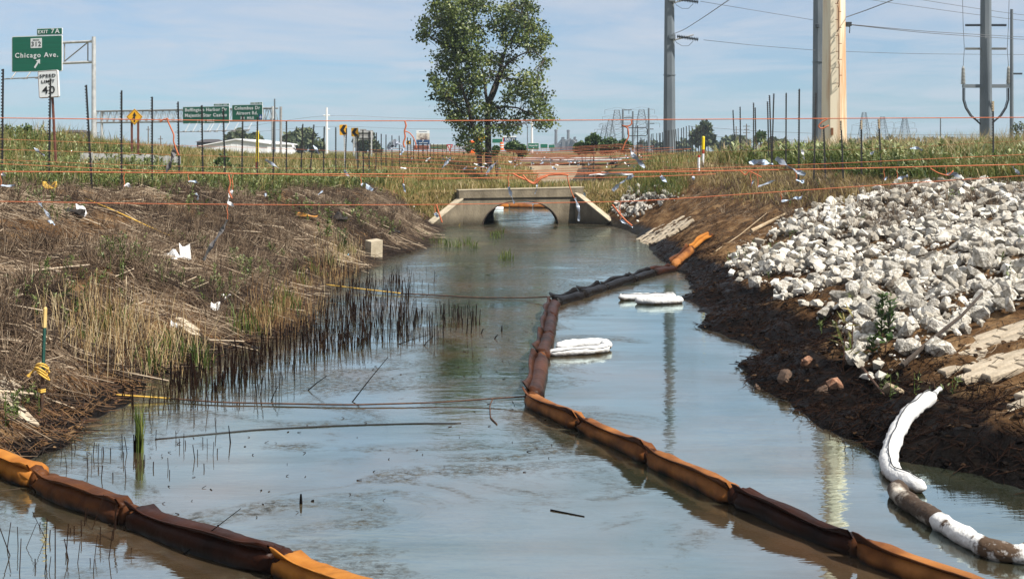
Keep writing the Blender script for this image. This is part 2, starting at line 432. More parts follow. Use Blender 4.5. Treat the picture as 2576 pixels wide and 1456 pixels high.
# ================================================================== WATER
def water_material():
    m = bpy.data.materials.new("ditch_water"); m.use_nodes = True
    n, l = m.node_tree.nodes, m.node_tree.links
    b = n["Principled BSDF"]
    geo = n.new("ShaderNodeNewGeometry")
    def mapped(s, dist=None):
        mp = n.new("ShaderNodeMapping"); mp.inputs["Scale"].default_value = s
        l.new(geo.outputs["Position"], mp.inputs["Vector"]); return mp.outputs[0]
    def noise(vec, scale, detail=4, rough=0.55, dist=0.0):
        t = n.new("ShaderNodeTexNoise"); t.inputs["Scale"].default_value = scale; t.inputs["Detail"].default_value = detail
        t.inputs["Roughness"].default_value = rough; t.inputs["Distortion"].default_value = dist
        l.new(vec, t.inputs["Vector"]); return t.outputs["Fac"]
    def mth(op, a, c, clamp=False):
        x = n.new("ShaderNodeMath"); x.operation = op; x.use_clamp = clamp
        for i, q in enumerate((a, c)):
            if isinstance(q, (int, float)): x.inputs[i].default_value = q
            else: l.new(q, x.inputs[i])
        return x.outputs[0]
    def rng_(v, a, c, d=0.0, e=1.0):
        r = n.new("ShaderNodeMapRange"); r.inputs["From Min"].default_value = a; r.inputs["From Max"].default_value = c
        r.inputs["To Min"].default_value = d; r.inputs["To Max"].default_value = e
        l.new(v, r.inputs["Value"]); return r.outputs[0]
    sep = n.new("ShaderNodeSeparateXYZ"); l.new(geo.outputs["Position"], sep.inputs[0])
    # floating scum: drifts of fine specks, thick in the reach below the culvert, thin behind the boom
    drift = noise(mapped((0.5, 0.62, 1)), 1.0, 9, 0.68, 1.0)
    speck = noise(mapped((1, 1.5, 1)), 11.0, 8, 0.85)
    reach = mth('SUBTRACT', rng_(sep.outputs["Y"], 17.0, 26.0, 0.0, 0.105), rng_(sep.outputs["Y"], 44.0, 50.0, 0.0, 0.12))
    reach = mth('SUBTRACT', reach, rng_(sep.outputs["Y"], 16.0, 10.0, 0.0, 0.035))
    lane = rng_(sep.outputs["X"], 0.6, 2.2, 0.0, 0.16)
    lane = mth('MULTIPLY', lane, rng_(sep.outputs["Y"], 27.5, 25.0, 0.0, 1.0))
    cover = rng_(mth('SUBTRACT', mth('ADD', drift, reach), lane), 0.47, 0.57)
    fac = mth('MULTIPLY', cover, rng_(speck, 0.44, 0.56, 0.06, 0.97), True)
    scum = n.new("ShaderNodeValToRGB"); scum.color_ramp.elements[0].color = (0.010, 0.008, 0.006, 1); scum.color_ramp.elements[1].color = (0.085, 0.074, 0.052, 1)
    scum.color_ramp.elements[0].position = 0.35; scum.color_ramp.elements[1].position = 0.7
    l.new(noise(mapped((1, 1, 1)), 9.0, 4), scum.inputs[0])
    # murky water below the mirror, rusty by the oil
    murk = n.new("ShaderNodeValToRGB"); murk.color_ramp.elements[0].color = (0.032, 0.036, 0.022, 1); murk.color_ramp.elements[1].color = (0.13, 0.075, 0.042, 1)
    murk.color_ramp.elements[0].position = 0.4; murk.color_ramp.elements[1].position = 0.72
    l.new(noise(mapped((0.6, 0.35, 1)), 1.0, 5), murk.inputs[0])
    mx = n.new("ShaderNodeMixRGB"); l.new(fac, mx.inputs[0]); l.new(murk.outputs[0], mx.inputs[1]); l.new(scum.outputs[0], mx.inputs[2])
    l.new(mx.outputs[0], b.inputs["Base Color"])
    b.inputs["Roughness"].default_value = 0.9; b.inputs["Specular IOR Level"].default_value = 0.0
    gl = n.new("ShaderNodeBsdfGlossy"); gl.inputs["Color"].default_value = (0.82, 0.99, 1.0, 1)
    l.new(rng_(fac, 0.0, 1.0, 0.03, 0.30), gl.inputs["Roughness"])
    fr = n.new("ShaderNodeFresnel"); fr.inputs["IOR"].default_value = 1.40
    film = mth('MULTIPLY', mth('ADD', mth('MULTIPLY', fr.outputs[0], 0.42), 0.58), rng_(fac, 0.0, 1.0, 1.0, 0.12), True)
    film = mth('MULTIPLY', film, rng_(noise(mapped((0.28, 1.1, 1)), 1.0, 7, 0.65, 0.6), 0.34, 0.62, 0.74, 1.0), True)   # the oil film mirrors more than clean water
    ms = n.new("ShaderNodeMixShader"); l.new(film, ms.inputs[0]); l.new(b.outputs[0], ms.inputs[1]); l.new(gl.outputs[0], ms.inputs[2])
    l.new(ms.outputs[0], n["Material Output"].inputs["Surface"])
    # ripples
    rip = mth('ADD', mth('MULTIPLY', noise(mapped((1.0, 2.6, 1)), 1.6, 3, 0.5, 0.4), 1.0), mth('MULTIPLY', noise(mapped((1.0, 3.4, 1)), 7.0, 2, 0.5), 0.22))
    bp = n.new("ShaderNodeBump"); bp.inputs["Strength"].default_value = 1.0; bp.inputs["Distance"].default_value = 0.0045
    l.new(rip, bp.inputs["Height"]); l.new(bp.outputs[0], b.inputs["Normal"]); l.new(bp.outputs[0], gl.inputs["Normal"]); l.new(bp.outputs[0], fr.inputs["Normal"])
    return m
wb = MB()
wys = [-10, 0, 10, 20, 30, 45, 60, 80, 100, 118.2]
for i in range(len(wys)-1):
    wb.add([(-9, wys[i], 0), (12, wys[i], 0), (12, wys[i+1], 0), (-9, wys[i+1], 0)], [(0, 1, 2, 3)])
structure("water", wb, water_material())

# ================================================================== CONCRETE CULVERT
m_conc = mat("weathered_concrete", (0.095, 0.076, 0.050), 0.9, (0.27, 0.225, 0.155), scale=2.2, bump=0.02, bscale=22, lo=0.25, hi=0.72, stretch=(1, 1, 0.45), detail=9)
stain_low(m_conc, 0.05, 0.45, (0.05, 0.04, 0.024))
m_conc_lt = mat("sunbleached_concrete", (0.34, 0.285, 0.20), 0.9, (0.50, 0.43, 0.31), scale=4.0, bump=0.01, bscale=25)
m_pipe = mat("rusted_pipe_steel", (0.022, 0.017, 0.014), 0.85, (0.07, 0.042, 0.025), scale=4, bump=0.01)
WL0, WR0 = Vector((-2.13, 48.05, 0)), Vector((2.93, 49.7, 0))
wu = (WR0-WL0).normalized(); wnrm = Vector((wu.y, -wu.x, 0))        # towards the camera
def WP(u, z, out=0.0, top=0.0):
    p = WL0 + wu*u + wnrm*out; return (p.x, p.y, z)
WLEN = (WR0-WL0).length
ARC_C, ARC_A, ARC_H = 2.62, 1.66, 0.97
def arch_z(u):
    k = (u-ARC_C)/ARC_A
    return None if abs(k) >= 1 else -0.12 + (ARC_H+0.12)*(1-abs(k)**2.2)**0.5
def headwall_mb(out0, out1, shift=Vector((0, 0, 0)), ztop=1.12):
    us = sorted(set([0, WLEN] + [ARC_C + ARC_A*math.cos(math.pi*i/26) for i in range(27)]))
    mb = MB()
    def q(a, b, c, d):
        mb.add([Vector(a)+shift, Vector(b)+shift, Vector(c)+shift, Vector(d)+shift], [(0, 1, 2, 3)])
    for u0, u1 in zip(us[:-1], us[1:]):
        mid = arch_z((u0+u1)/2)
        z0 = (arch_z(u0) or -0.12) if mid is not None else -0.6
        z1 = (arch_z(u1) or -0.12) if mid is not None else -0.6
        q(WP(u0, z0, out0), WP(u1, z1, out0), WP(u1, ztop, out0), WP(u0, ztop, out0))
        q(WP(u1, z1, out1), WP(u0, z0, out1), WP(u0, ztop, out1), WP(u1, ztop, out1))
        q(WP(u0, z0, out1), WP(u1, z1, out1), WP(u1, z1, out0), WP(u0, z0, out0))
        q(WP(u0, ztop, out0), WP(u1, ztop, out0), WP(u1, ztop, out1), WP(u0, ztop, out1))
    q(WP(0, -0.6, out1), WP(0, -0.6, out0), WP(0, ztop, out0), WP(0, ztop, out1))
    q(WP(WLEN, -0.6, out0), WP(WLEN, -0.6, out1), WP(WLEN, ztop, out1), WP(WLEN, ztop, out0))
    return mb
culv = thing("culvert", "weathered concrete arch culvert with sloping wing walls across the ditch", "culvert", tuple(WL0+wu*WLEN/2))
part("headwall", headwall_mb(0, -0.3), m_conc, culv)
# parapet beam on top, rising a little to the right
mb = MB()
pv = [WP(-0.02, 1.10, 0.07), WP(WLEN+0.02, 1.10, 0.07), WP(WLEN+0.02, 1.10, -0.34), WP(-0.02, 1.10, -0.34),
      WP(-0.02, 1.40, 0.07), WP(WLEN+0.02, 1.47, 0.07), WP(WLEN+0.02, 1.47, -0.34), WP(-0.02, 1.40, -0.34)]
mb.add(pv, [(0,3,2,1),(4,5,6,7),(0,1,5,4),(1,2,6,5),(2,3,7,6),(3,0,4,7)])
part("parapet", mb, m_conc, culv)
mb = MB(); mb.add([WP(-0.05, 1.402, 0.09), WP(WLEN+0.05, 1.472, 0.09), WP(WLEN+0.05, 1.472, -0.36), WP(-0.05, 1.402, -0.36),
                   WP(-0.05, 1.44, 0.09), WP(WLEN+0.05, 1.51, 0.09), WP(WLEN+0.05, 1.51, -0.36), WP(-0.05, 1.44, -0.36)],
                  [(0,3,2,1),(4,5,6,7),(0,1,5,4),(1,2,6,5),(2,3,7,6),(3,0,4,7)])
part("coping", mb, m_conc_lt, culv)
SH = Vector((0.32, 8.0, 0)) - wnrm*0
part("headwall", headwall_mb(0, -0.3, SH, 1.2), m_conc, culv)
# corrugated barrel
mb = MB(); K, RINGS = 25, 34
vs = []
for r in range(RINGS+1):
    f = r/RINGS; w = 0.012*(1 if r % 2 else -1)
    base = -wnrm*0.3*(1-f) + SH*f
    for i in range(K):
        u = ARC_C - (ARC_A+w)*math.cos(math.pi*i/(K-1)); a = max(0.0, 1-abs(math.cos(math.pi*i/(K-1)))**2.2)**0.5
        p = Vector(WP(u, -0.5 if i in (0, K-1) else -0.12+(ARC_H+0.12+w)*a)) + base; vs.append(p)
fs = [(r*K+i, r*K+i+1, (r+1)*K+i+1, (r+1)*K+i) for r in range(RINGS) for i in range(K-1)]
part("barrel", mb.add(vs, fs), m_pipe, culv)
# dark steel rim of the barrel
mb = MB()
rim = [Vector(WP(ARC_C-(ARC_A-0.01)*math.cos(math.pi*i/30), -0.3 if i in (0, 30) else -0.12+(ARC_H+0.11)*max(0, 1-abs(math.cos(math.pi*i/30))**2.2)**0.5, 0.02)) for i in range(31)]
part("rim", mb.tube(rim, 0.025, 5), m_pipe, culv)
def wing(a, b, z0, z1, th, name="wing_wall"):
    a, b = Vector(a), Vector(b); d = (b-a).normalized(); nn = Vector((-d.y, d.x, 0))*th
    mb = MB(); lo = -0.6
    v = [a, b, b+nn, a+nn]
    pts = [(p.x, p.y, lo) for p in v] + [(p.x, p.y, z) for p, z in zip(v, (z0, z1, z1, z0))]
    mb.add(pts, [(0,3,2,1),(4,5,6,7),(0,1,5,4),(1,2,6,5),(2,3,7,6),(3,0,4,7)])
    w = part(name, mb, m_conc, culv)
    mb = MB(); cp = [a-nn*0.12, b-nn*0.12, b+nn*1.12, a+nn*1.12]
    pts = [(p.x, p.y, z+0.004) for p, z in zip(cp, (z0, z1, z1, z0))] + [(p.x, p.y, z+0.05) for p, z in zip(cp, (z0, z1, z1, z0))]
    mb.add(pts, [(0,3,2,1),(4,5,6,7),(0,1,5,4),(1,2,6,5),(2,3,7,6),(3,0,4,7)])
    part("coping", mb, m_conc_lt, w)
wing((-1.98, 47.98, 0), (-3.15, 46.4, 0), 1.05, 0.12, -0.28)
wing((2.62, 49.45, 0), (3.98, 48.3, 0), 1.22, 0.12, 0.3)

# earth over the culvert
bx_ = np.linspace(-6.5, 8.0, 60); by_ = np.linspace(0.36, 7.9, 34)
BX, BT = np.meshgrid(bx_, by_)
BYY = 48.05 + (BX+2.13)*0.326 + BT
BZ = 1.40 + 0.10*fbm(BX*0.9, BYY*0.9, 61) - 0.35*sstep(5.5, 7.9, BT) - 0.10*(1-sstep(0.36, 0.7, BT))
BZ = BZ - 0.9*sstep(4.6, 6.6, BX) - 0.9*sstep(3.4, 5.4, -BX)
id_ = np.arange(BX.size).reshape(BX.shape)
bq = np.stack([id_[:-1, :-1], id_[:-1, 1:], id_[1:, 1:], id_[1:, :-1]], -1).reshape(-1, 4)
SKX = np.concatenate([bx_[bx_ < -2.0], bx_[bx_ > 2.95]])
f0 = np.nonzero((bx_[:-1] < -2.2) | (bx_[:-1] > 2.9))[0]
V_ = np.stack([BX, BYY, BZ], -1).reshape(-1, 3); low = V_[:len(bx_)].copy(); low[:, 2] = -0.5; low[:, 1] -= 0.9
sk = np.stack([f0+len(V_), f0+1+len(V_), f0+1, f0], -1)
V_ = np.concatenate([V_, low])
me = fast_mesh("embankment", V_, [bq, sk], bpy.data.materials["bank_soil"], smooth=True)
at = me.attributes.new("grassy", 'FLOAT', 'POINT'); at.data.foreach_set("value", np.full(len(V_), 0.6, dtype=np.float32))
tag(link("embankment", me), kind="structure")

# ================================================================== FAR ROAD: tan headwall, road sheet, guardrail
m_tan = mat("tan_concrete", (0.50, 0.38, 0.25), 0.9, (0.62, 0.50, 0.35), scale=0.8, bump=0.01)
m_asph = mat("asphalt", (0.05, 0.05, 0.05), 0.9, (0.075, 0.072, 0.068), scale=3)
m_galv = mat("galvanised_rail", (0.42, 0.43, 0.43), 0.5, (0.58, 0.58, 0.57), scale=3, metal=0.5)
mb = MB(); mb.prism([(-1.6, -0.5), (8.2, -0.5), (8.2, 0.85), (6.9, 1.56), (-1.2, 1.56), (-1.6, 1.3)], 117.3, 118.0)
solo("retaining_wall", mb, m_tan, "long low tan concrete wall under the far road beyond the culvert", "wall")
mb = MB(); mb.add([(-90, 121.4, 1.9), (60, 121.4, 1.9), (60, 127, 2.32), (-90, 127, 2.32)], [(0, 1, 2, 3)])
structure("road", mb, m_asph)
gr = thing("guardrail", "grey steel guardrail on posts above the tan concrete wall", "guardrail", (3.5, 119.3, 1.5))
mb = MB()
prof = [(0, 0), (0.05, 0.05), (0, 0.12), (0, 0.18), (0.05, 0.25), (0, 0.31), (-0.02, 0.31), (-0.02, 0)]
vsA = [(-8, 119.3-p, 2.0+z) for p, z in prof]; vsB = [(13.5, 119.3-p, 2.06+z) for p, z in prof]; k = len(prof)
mb.add(vsA+vsB, [(i, (i+1) % k, (i+1) % k+k, i+k) for i in range(k)] + [tuple(range(k))[::-1], tuple(range(k, 2*k))])
part("rail", mb, m_galv, gr)
for i in range(12):
    x = -7.6 + i*1.9; mb = MB(); mb.box((x, 119.36, 1.3), (x+0.12, 119.5, 2.33)); part("post", mb, m_galv, gr)

# ================================================================== STEEL POLES AND WIRES
m_steel = mat("grey_pole_steel", (0.095, 0.115, 0.132), 0.65, (0.15, 0.172, 0.19), scale=0.6, metal=0.0, stretch=(1, 1, 0.3))
m_beige = mat("beige_pole_paint", (0.78, 0.69, 0.52), 0.7, (0.46, 0.18, 0.04), scale=0.55, lo=0.47, hi=0.68, stretch=(2.4, 2.4, 0.16), detail=8)
m_rust = mat("rusty_iron", (0.12, 0.045, 0.02), 0.9, (0.22, 0.10, 0.04), scale=12)
m_black = mat("black_rubber", (0.018, 0.018, 0.02), 0.5)
m_insul = mat("grey_insulator", (0.30, 0.30, 0.28), 0.4)
m_insd = mat("dark_insulator", (0.035, 0.04, 0.045), 0.4)
m_wire = mat("bare_wire", (0.13, 0.13, 0.14), 0.5, metal=0.4)
m_tanrust = mat("tan_rusty_post", (0.30, 0.22, 0.13), 0.8, (0.5, 0.42, 0.3), scale=10)

def pole_shaft(x, Y, r0, r1, top, n=8, turn=0.35):
    X = (x-CX)*Y/F; z0 = float(T(X, Y)) - 0.3
    mb = MB(); vs = []
    for z, r in ((z0, r0), (top, r1)):
        for j in range(n):
            w = 2*math.pi*(j+turn)/n; vs.append((X+r*math.cos(w), Y+r*math.sin(w), z))
    mb.add(vs, [(j, (j+1) % n, n+(j+1) % n, n+j) for j in range(n)] + [tuple(range(n, 2*n))])
    return mb, Vector((X, Y, z0+0.3))
def ring(X, Y, z, r, h=0.06, n=24):
    mb = MB(); mb.lathe([(r, 0), (r, h)], (X, Y, z), n); return mb
def string_insulator(mb, a, b, n=12, r=0.13):
    a, b = Vector(a), Vector(b)
    pts, rad = [], []
    for i in range(n*2+1):
        pts.append(a.lerp(b, i/(n*2))); rad.append(r if i % 2 else 0.05)
    mb.tube(pts, rad, 8); return mb

# left grey pole
Yp = 145
mb, base = pole_shaft(1684, Yp, 0.82, 0.50, 34.0)
pL = thing("transmission_pole", "tall grey steel pole with one dead-end insulator, left of the beige pole", "pole", tuple(base))
sh = part("shaft", mb, m_steel, pL)
part("joint_ring", ring(base.x, base.y, D(0, 190, Yp).z, 0.77), m_steel, sh)
for yy in (92, -2, -96):
    c = D(1692, yy, Yp-0.7)
    mb = MB(); string_insulator(mb, D(1703, yy+0, Yp-1.2), D(1757, yy+8, Yp-1.2), 13, 0.27); part("insulator", mb, m_insd, pL)
    mb = MB(); mb.tube([D(1694, yy+10, Yp-0.7), D(1745, yy-4, Yp-1.0)], 0.09, 6); part("brace", mb, m_galv, pL)
    mb = MB(); mb.tube([D(1696, yy+6, Yp-0.8), D(1702, yy+16, Yp-1), D(1716, yy+24, Yp-1), D(1732, yy+24, Yp-1), D(1744, yy+12, Yp-1.1)], 0.03, 5); part("jumper", mb, m_wire, pL)
    mb = MB(); mb.box(tuple(D(1684, yy+6, Yp-0.95)), tuple(D(1698, yy-4, Yp-0.5))); part("bracket", mb, m_steel, pL)
# grey pole behind the beige one
Yg = 150
mb, base = pole_shaft(2062, Yg, 0.98, 0.7, 36)
pG = thing("transmission_pole", "grey steel pole standing half hidden behind the beige pole", "pole", tuple(base))
sh = part("shaft", mb, m_steel, pG)
part("joint_ring", ring(base.x, base.y, D(0, 157, Yg).z, 0.95), m_steel, sh)
mb = MB(); mb.lathe([(0.1, 0), (0.28, 0.1), (0.28, 0.5), (0.1, 0.6)], tuple(D(2056, 72, Yg-1.0)), 10); part("clamp", mb, m_insd, pG)
# beige pole with climbing rungs
Yb = 75
mb, base = pole_shaft(2098, Yb, 0.83, 0.55, 27, 8, 0.3)
pB = thing("transmission_pole", "broad beige steel pole streaked with rust, rungs up its side", "pole", tuple(base))
part("shaft", mb, m_beige, pB)
yy = 210; side = 0
mb = MB(); lad = []
for i in range(26):
    xx = 2111 - 0.012*(210-yy)
    mb = MB(); dx = 5.5 if side else -5.5
    mb.tube([D(xx, yy, Yb-0.80), D(xx, yy, Yb-0.92), D(xx+dx*1.4, yy, Yb-0.92)], 0.022, 5); part("rung", mb, m_rust, pB)
    yy -= 20; side ^= 1
for i in range(6):
    y0 = 210-70*i; xx = 2111 - 0.012*(210-y0)
    mb = MB(); mb.tube([D(xx-2, y0+10, Yb-0.78), D(xx, y0+3, Yb-0.95), D(xx, y0-48, Yb-0.95), D(xx-2, y0-55, Yb-0.78)], 0.03, 5); part("rail", mb, m_rust, pB)
mb = MB(); mb.box(tuple(D(2129, 66, Yb-0.3)), tuple(D(2137, 58, Yb+0.2))); part("wire_clamp", mb, m_insd, pB)
mb = MB(); mb.tube([D(2134, 62, Yb), D(2138, 70, Yb), D(2137, 84, Yb)], 0.03, 5); part("wire_tail", mb, m_insd, pB)
mb = MB(); mb.box(tuple(D(2091, 340, Yb-0.86)), tuple(D(2095, 322, Yb-0.72))); part("tag_plate", mb, m_rust, pB)
# right cable-riser pole
Yr = 128
mb, base = pole_shaft(2480, Yr, 0.66, 0.50, 30)
pR = thing("riser_pole", "grey riser pole with bushings and U-shaped cables on both sides", "pole", tuple(base))
part("shaft", mb, m_steel, pR)
for s, xo, xt in ((-1, 2424, 2424), (1, 2537, 2530)):
    xi = 2480 + s*13
    for yy, dark in ((64, True), (123, False)):
        a, b = D(xi, yy, Yr-0.2), D(2480+s*52, yy, Yr-0.2)
        mb = MB(); string_insulator(mb, a, b, 16, 0.15); part("post_insulator", mb, m_insd if dark else m_insul, pR)
    mb = MB(); a, b = D(xi, 221, Yr-0.2), D(2480+s*60, 213, Yr+0.2)
    lo = (min(a.x, b.x), a.y, min(a.z, b.z)); hi = (max(a.x, b.x), b.y, max(a.z, b.z)); mb.box(lo, hi); arm = part("arm", mb, m_steel, pR)
    mb = MB(); xc = 2480+s*57; n = 12; pts, rad = [], []
    for i in range(n*2+1):
        f = i/(n*2); pts.append(D(xc, 212-42*f, Yr)); rad.append((0.30-0.12*f) if i % 2 else 0.16-0.05*f)
    pts += [D(xc, 166, Yr)]; rad += [0.04]
    mb.tube(pts, rad, 10); part("bushing", mb, m_insul, pR)
    for k in (0, 4):
        q = [D(xc-s*k, 222, Yr), D(xc-s*k, 252, Yr), D(xc-s*(6+k), 272, Yr), D(xc-s*(18+k), 291, Yr), D(xc-s*(32+k*0.5), 302, Yr), D(2480+s*10, 316 if k == 0 else 303, Yr)]
        mb = MB(); mb.tube(q, 0.09 if k == 0 else 0.045, 6); part("cable", mb, m_black, pR)
    mb = MB(); mb.tube([D(xc, 168, Yr), D(2480+s*54, 124, Yr-0.2), D(2480+s*57, 62, Yr-0.2), D(2480+s*60, -60, Yr), D(2480+s*60, -240, Yr)], 0.03, 5); part("dropper", mb, m_wire, pR)
# thin pole at the right edge
mb, base = pole_shaft(2545, 126, 0.21, 0.15, D(0, 24, 126).z, 10)
pT = thing("utility_pole", "slim grey pole with a short bracket at the right edge", "pole", tuple(base))
part("shaft", mb, m_steel, pT)
mb = MB(); mb.box(tuple(D(2545, 188, 125.9)), tuple(D(2570, 184, 126.1))); part("bracket", mb, m_insd, pT)

def wire(pts, label, r=0.03, m=m_wire, name="power_line", cat="wire", group="power lines between the poles"):
    pts = [D(*p) for p in pts]; out = []
    for i in range(len(pts)-1):
        for k in range(6): out.append(pts[i].lerp(pts[i+1], k/6))
    out.append(pts[-1])
    # smooth
    for _ in range(3): out = [out[0]] + [(out[i-1]+out[i]*2+out[i+1])/4 for i in range(1, len(out)-1)] + [out[-1]]
    mb = MB(); mb.tube(out, r, 5); return solo(name, mb, m, label, cat, group, smooth=True)
wire([(1762, 4, 144), (1900, 27, 140), (2052, 52, 150)], "upper wire from the left grey pole to the pole behind beige")
wire([(1770, 101, 144), (1900, 115, 142), (2052, 127, 149)], "lower wire from the left grey pole to the pole behind beige")
wire([(1693, 86, 144), (1720, 76, 130), (1770, 44, 105), (1840, -4, 80), (1960, -90, 60)], "thick wire swooping up to the right from the left grey pole", 0.035)
wire([(2128, 44, 75), (2180, 26, 68), (2255, -3, 62), (2400, -60, 55)], "wire climbing to the right from the top of the beige pole", 0.026)
wire([(2138, 62, 75), (2330, 80, 90), (2576, 94, 110), (2800, 104, 125)], "upper of the two parallel wires leaving the beige pole rightwards", 0.024)
wire([(2138, 63, 75.3), (2330, 84, 90), (2576, 100, 110), (2800, 112, 125)], "lower of the two parallel wires leaving the beige pole rightwards", 0.024)
wire([(2062, 128, 151), (2300, 136, 151), (2576, 138, 151), (2800, 137, 151)], "lowest wire crossing behind the riser pole at right")
wire([(2120, -16, 140), (2186, 0, 140), (2400, 30, 140), (2576, 53, 140), (2800, 76, 140)], "lower of two wires slanting down across the top right corner")
wire([(2250, -13, 140), (2318, 0, 140), (2450, 21, 140), (2576, 39, 140), (2800, 62, 140)], "upper of two wires slanting down across the top right corner")
wire([(600, 322, 200), (822, 288, 200), (1060, 300, 210), (1300, 296, 230)], "faint upper wire through the crossarm of the white pole", 0.025)
wire([(600, 336, 200), (822, 316, 200), (1060, 326, 210), (1300, 322, 230)], "faint lower wire through the crossarm of the white pole", 0.025)
wire([(1735, 318, 300), (1900, 330, 300), (2100, 338, 300), (2300, 340, 300), (2576, 338, 300)], "faint upper wire low over the far field at right", 0.05)
wire([(1735, 340, 300), (1900, 350, 300), (2100, 356, 300), (2300, 357, 300), (2576, 355, 300)], "faint lower wire low over the far field at right", 0.05)

# ------------------------------------------------------------------ far poles and pylons
def simple_pole(x, ytop, Y, r, m, label, cat="pole", name="utility_pole", arms=(), group=None):
    X = (x-CX)*Y/F; z0 = float(T(X, Y))
    t = thing(name, label, cat, (X, Y, z0), group)
    mb = MB(); mb.tube([(X, Y, z0-0.3), (X, Y, D(x, ytop, Y).z)], [r, r*0.7], 8); part("shaft", mb, m, t)
    for (dx0, dx1, y) in arms:
        mb = MB(); mb.tube([D(x+dx0, y, Y), D(x+dx1, y, Y)], r*0.5, 5); part("crossarm", mb, m, t)
    return t
m_white = mat("white_paint", (0.72, 0.72, 0.70), 0.5)
m_wood = mat("grey_pole_wood", (0.11, 0.095, 0.085), 0.9, (0.18, 0.16, 0.14), scale=5)
simple_pole(822, 271, 200, 0.24, m_white, "white pole with a short crossarm left of the tree", arms=[(-8, 8, 291), (0, 8, 325)])
simple_pole(691, 249, 120, 0.11, m_steel, "thin grey lamp-like pole just right of the gantry signs")
simple_pole(1338, 303, 320, 0.38, m_white, "white pole low beside the right edge of the tree crown")
simple_pole(1327, 316, 330, 0.16, m_steel, "thin grey pole left of the white pole by the tree", arms=[(-3, 3, 318)])
simple_pole(1567, 275, 330, 0.36, m_steel, "leftmost of three grey poles among the far pylons", arms=[(0, 22, 277), (0, 24, 297), (0, 20, 316)])
simple_pole(1592, 280, 330, 0.33, m_steel, "middle of three grey poles among the far pylons")
simple_pole(1632, 272, 330, 0.36, m_steel, "rightmost of three grey poles among the far pylons", arms=[(0, 14, 311), (0, 12, 325)])
simple_pole(1878, 312, 260, 0.16, m_wood, "far wooden pole with crossarms just right of the round tree", arms=[(-9, 9, 318), (-7, 7, 326), (-9, 9, 334)])
simple_pole(1852, 318, 260, 0.14, m_wood, "far wooden pole in front of the low trees at right", arms=[(-6, 6, 334)])
simple_pole(2366, 296, 180, 0.12, m_steel, "short grey post rising from the grass left of the riser pole")
simple_pole(373, 318, 160, 0.10, m_wood, "far thin pole beneath the gantry truss at left", arms=[(-5, 5, 326)])
simple_pole(240, 330, 150, 0.10, m_wood, "small dark pole right of the cantilever sign post", arms=[(-4, 4, 333)])
simple_pole(404, 342, 200, 0.12, m_wood, "small far pole with crossarm under the gantry", arms=[(-6, 6, 350)])
simple_pole(109, 303, 130, 0.07, m_wood, "thin dark pole with low arm left of the speed sign post", arms=[(-12, 8, 322)])

def pylon(x, ytop, Y, w, label, arms=3):
    X = (x-CX)*Y/F; z0 = float(T(X, Y)); zt = D(x, ytop, Y).z
    t = thing("lattice_pylon", label, "pylon", (X, Y, z0), "far lattice pylons")
    mb = MB(); r = 0.07*Y/400
    def c(f, sx, sy): ww = w*(1-0.78*f)/2; return Vector((X+sx*ww, Y+sy*ww, z0+(zt-z0)*f))
    fr = [0, .18, .34, .48, .6, .7, .79, .87, .94, 1.0]
    for sx, sy in ((-1,-1),(1,-1),(1,1),(-1,1)): mb.tube([c(0, sx, sy), c(1, sx, sy)], r, 4)
    for f0, f1 in zip(fr[:-1], fr[1:]):
        cs = [(-1,-1),(1,-1),(1,1),(-1,1)]
        for i in range(4):
            a, b = cs[i], cs[(i+1) % 4]
            mb.tube([c(f0, *a), c(f1, *b)], r*0.6, 3); mb.tube([c(f0, *b), c(f1, *a)], r*0.6, 3); mb.tube([c(f1, *a), c(f1, *b)], r*0.6, 3)
    part("tower", mb, m_steel, t)
    for k in range(arms):
        f = 0.66 + 0.16*k; z = z0+(zt-z0)*f; L = w*(0.85-0.12*k)
        mb = MB()
        for s in (-1, 1):
            mb.tube([(X, Y, z), (X+s*L, Y, z+0.3)], r*0.8, 3); mb.tube([(X, Y, z+1.2), (X+s*L, Y, z+0.3)], r*0.7, 3)
            mb.tube([(X+s*L, Y, z+0.3), (X+s*L, Y, z-1.2)], r*0.9, 3)
        part("crossarm", mb, m_steel, t)
pylon(1552, 277, 420, 7, "tall hazy lattice pylon left of the three far grey poles")
pylon(1614, 276, 420, 7.5, "tall hazy lattice pylon between the far grey poles")
pylon(1535, 300, 620, 8, "smaller hazy pylon behind the tallest far pylon", 2)
pylon(1520, 315, 800, 9, "smallest and palest pylon, leftmost of the far cluster", 2)
pylon(2174, 283, 330, 4.0, "lattice mast rising behind the grass right of the beige pole", 1)
pylon(2220, 294, 400, 5.0, "distant pylon at right between beige pole and riser pole", 2)
pylon(2276, 296, 430, 5.0, "distant pylon at right nearest to the riser pole", 2)

# ================================================================== HIGHWAY SIGNS
m_green = mat("green_sign_sheet", (0.0, 0.105, 0.055), 0.45, (0.0, 0.13, 0.07), scale=2.0, stretch=(0.2, 1, 6))
m_signw = mat("white_sign_sheet", (0.72, 0.74, 0.74), 0.5)
m_blk = mat("black_print", (0.012, 0.012, 0.012), 0.6)
m_yel = mat("yellow_sign_sheet", (0.72, 0.36, 0.012), 0.5)
m_alu = mat("weathered_aluminium", (0.40, 0.41, 0.41), 0.5, (0.60, 0.60, 0.58), scale=2.5, metal=0.3)
m_alud = mat("dull_aluminium", (0.24, 0.235, 0.23), 0.6, (0.36, 0.35, 0.33), scale=2.5, metal=0.3)
m_red = mat("red_sign_sheet", (0.45, 0.03, 0.03), 0.5)
m_blue = mat("blue_sign_sheet", (0.015, 0.06, 0.28), 0.5)
m_rustpost = mat("brown_rusty_post", (0.10, 0.035, 0.025), 0.85, (0.16, 0.06, 0.04), scale=9)

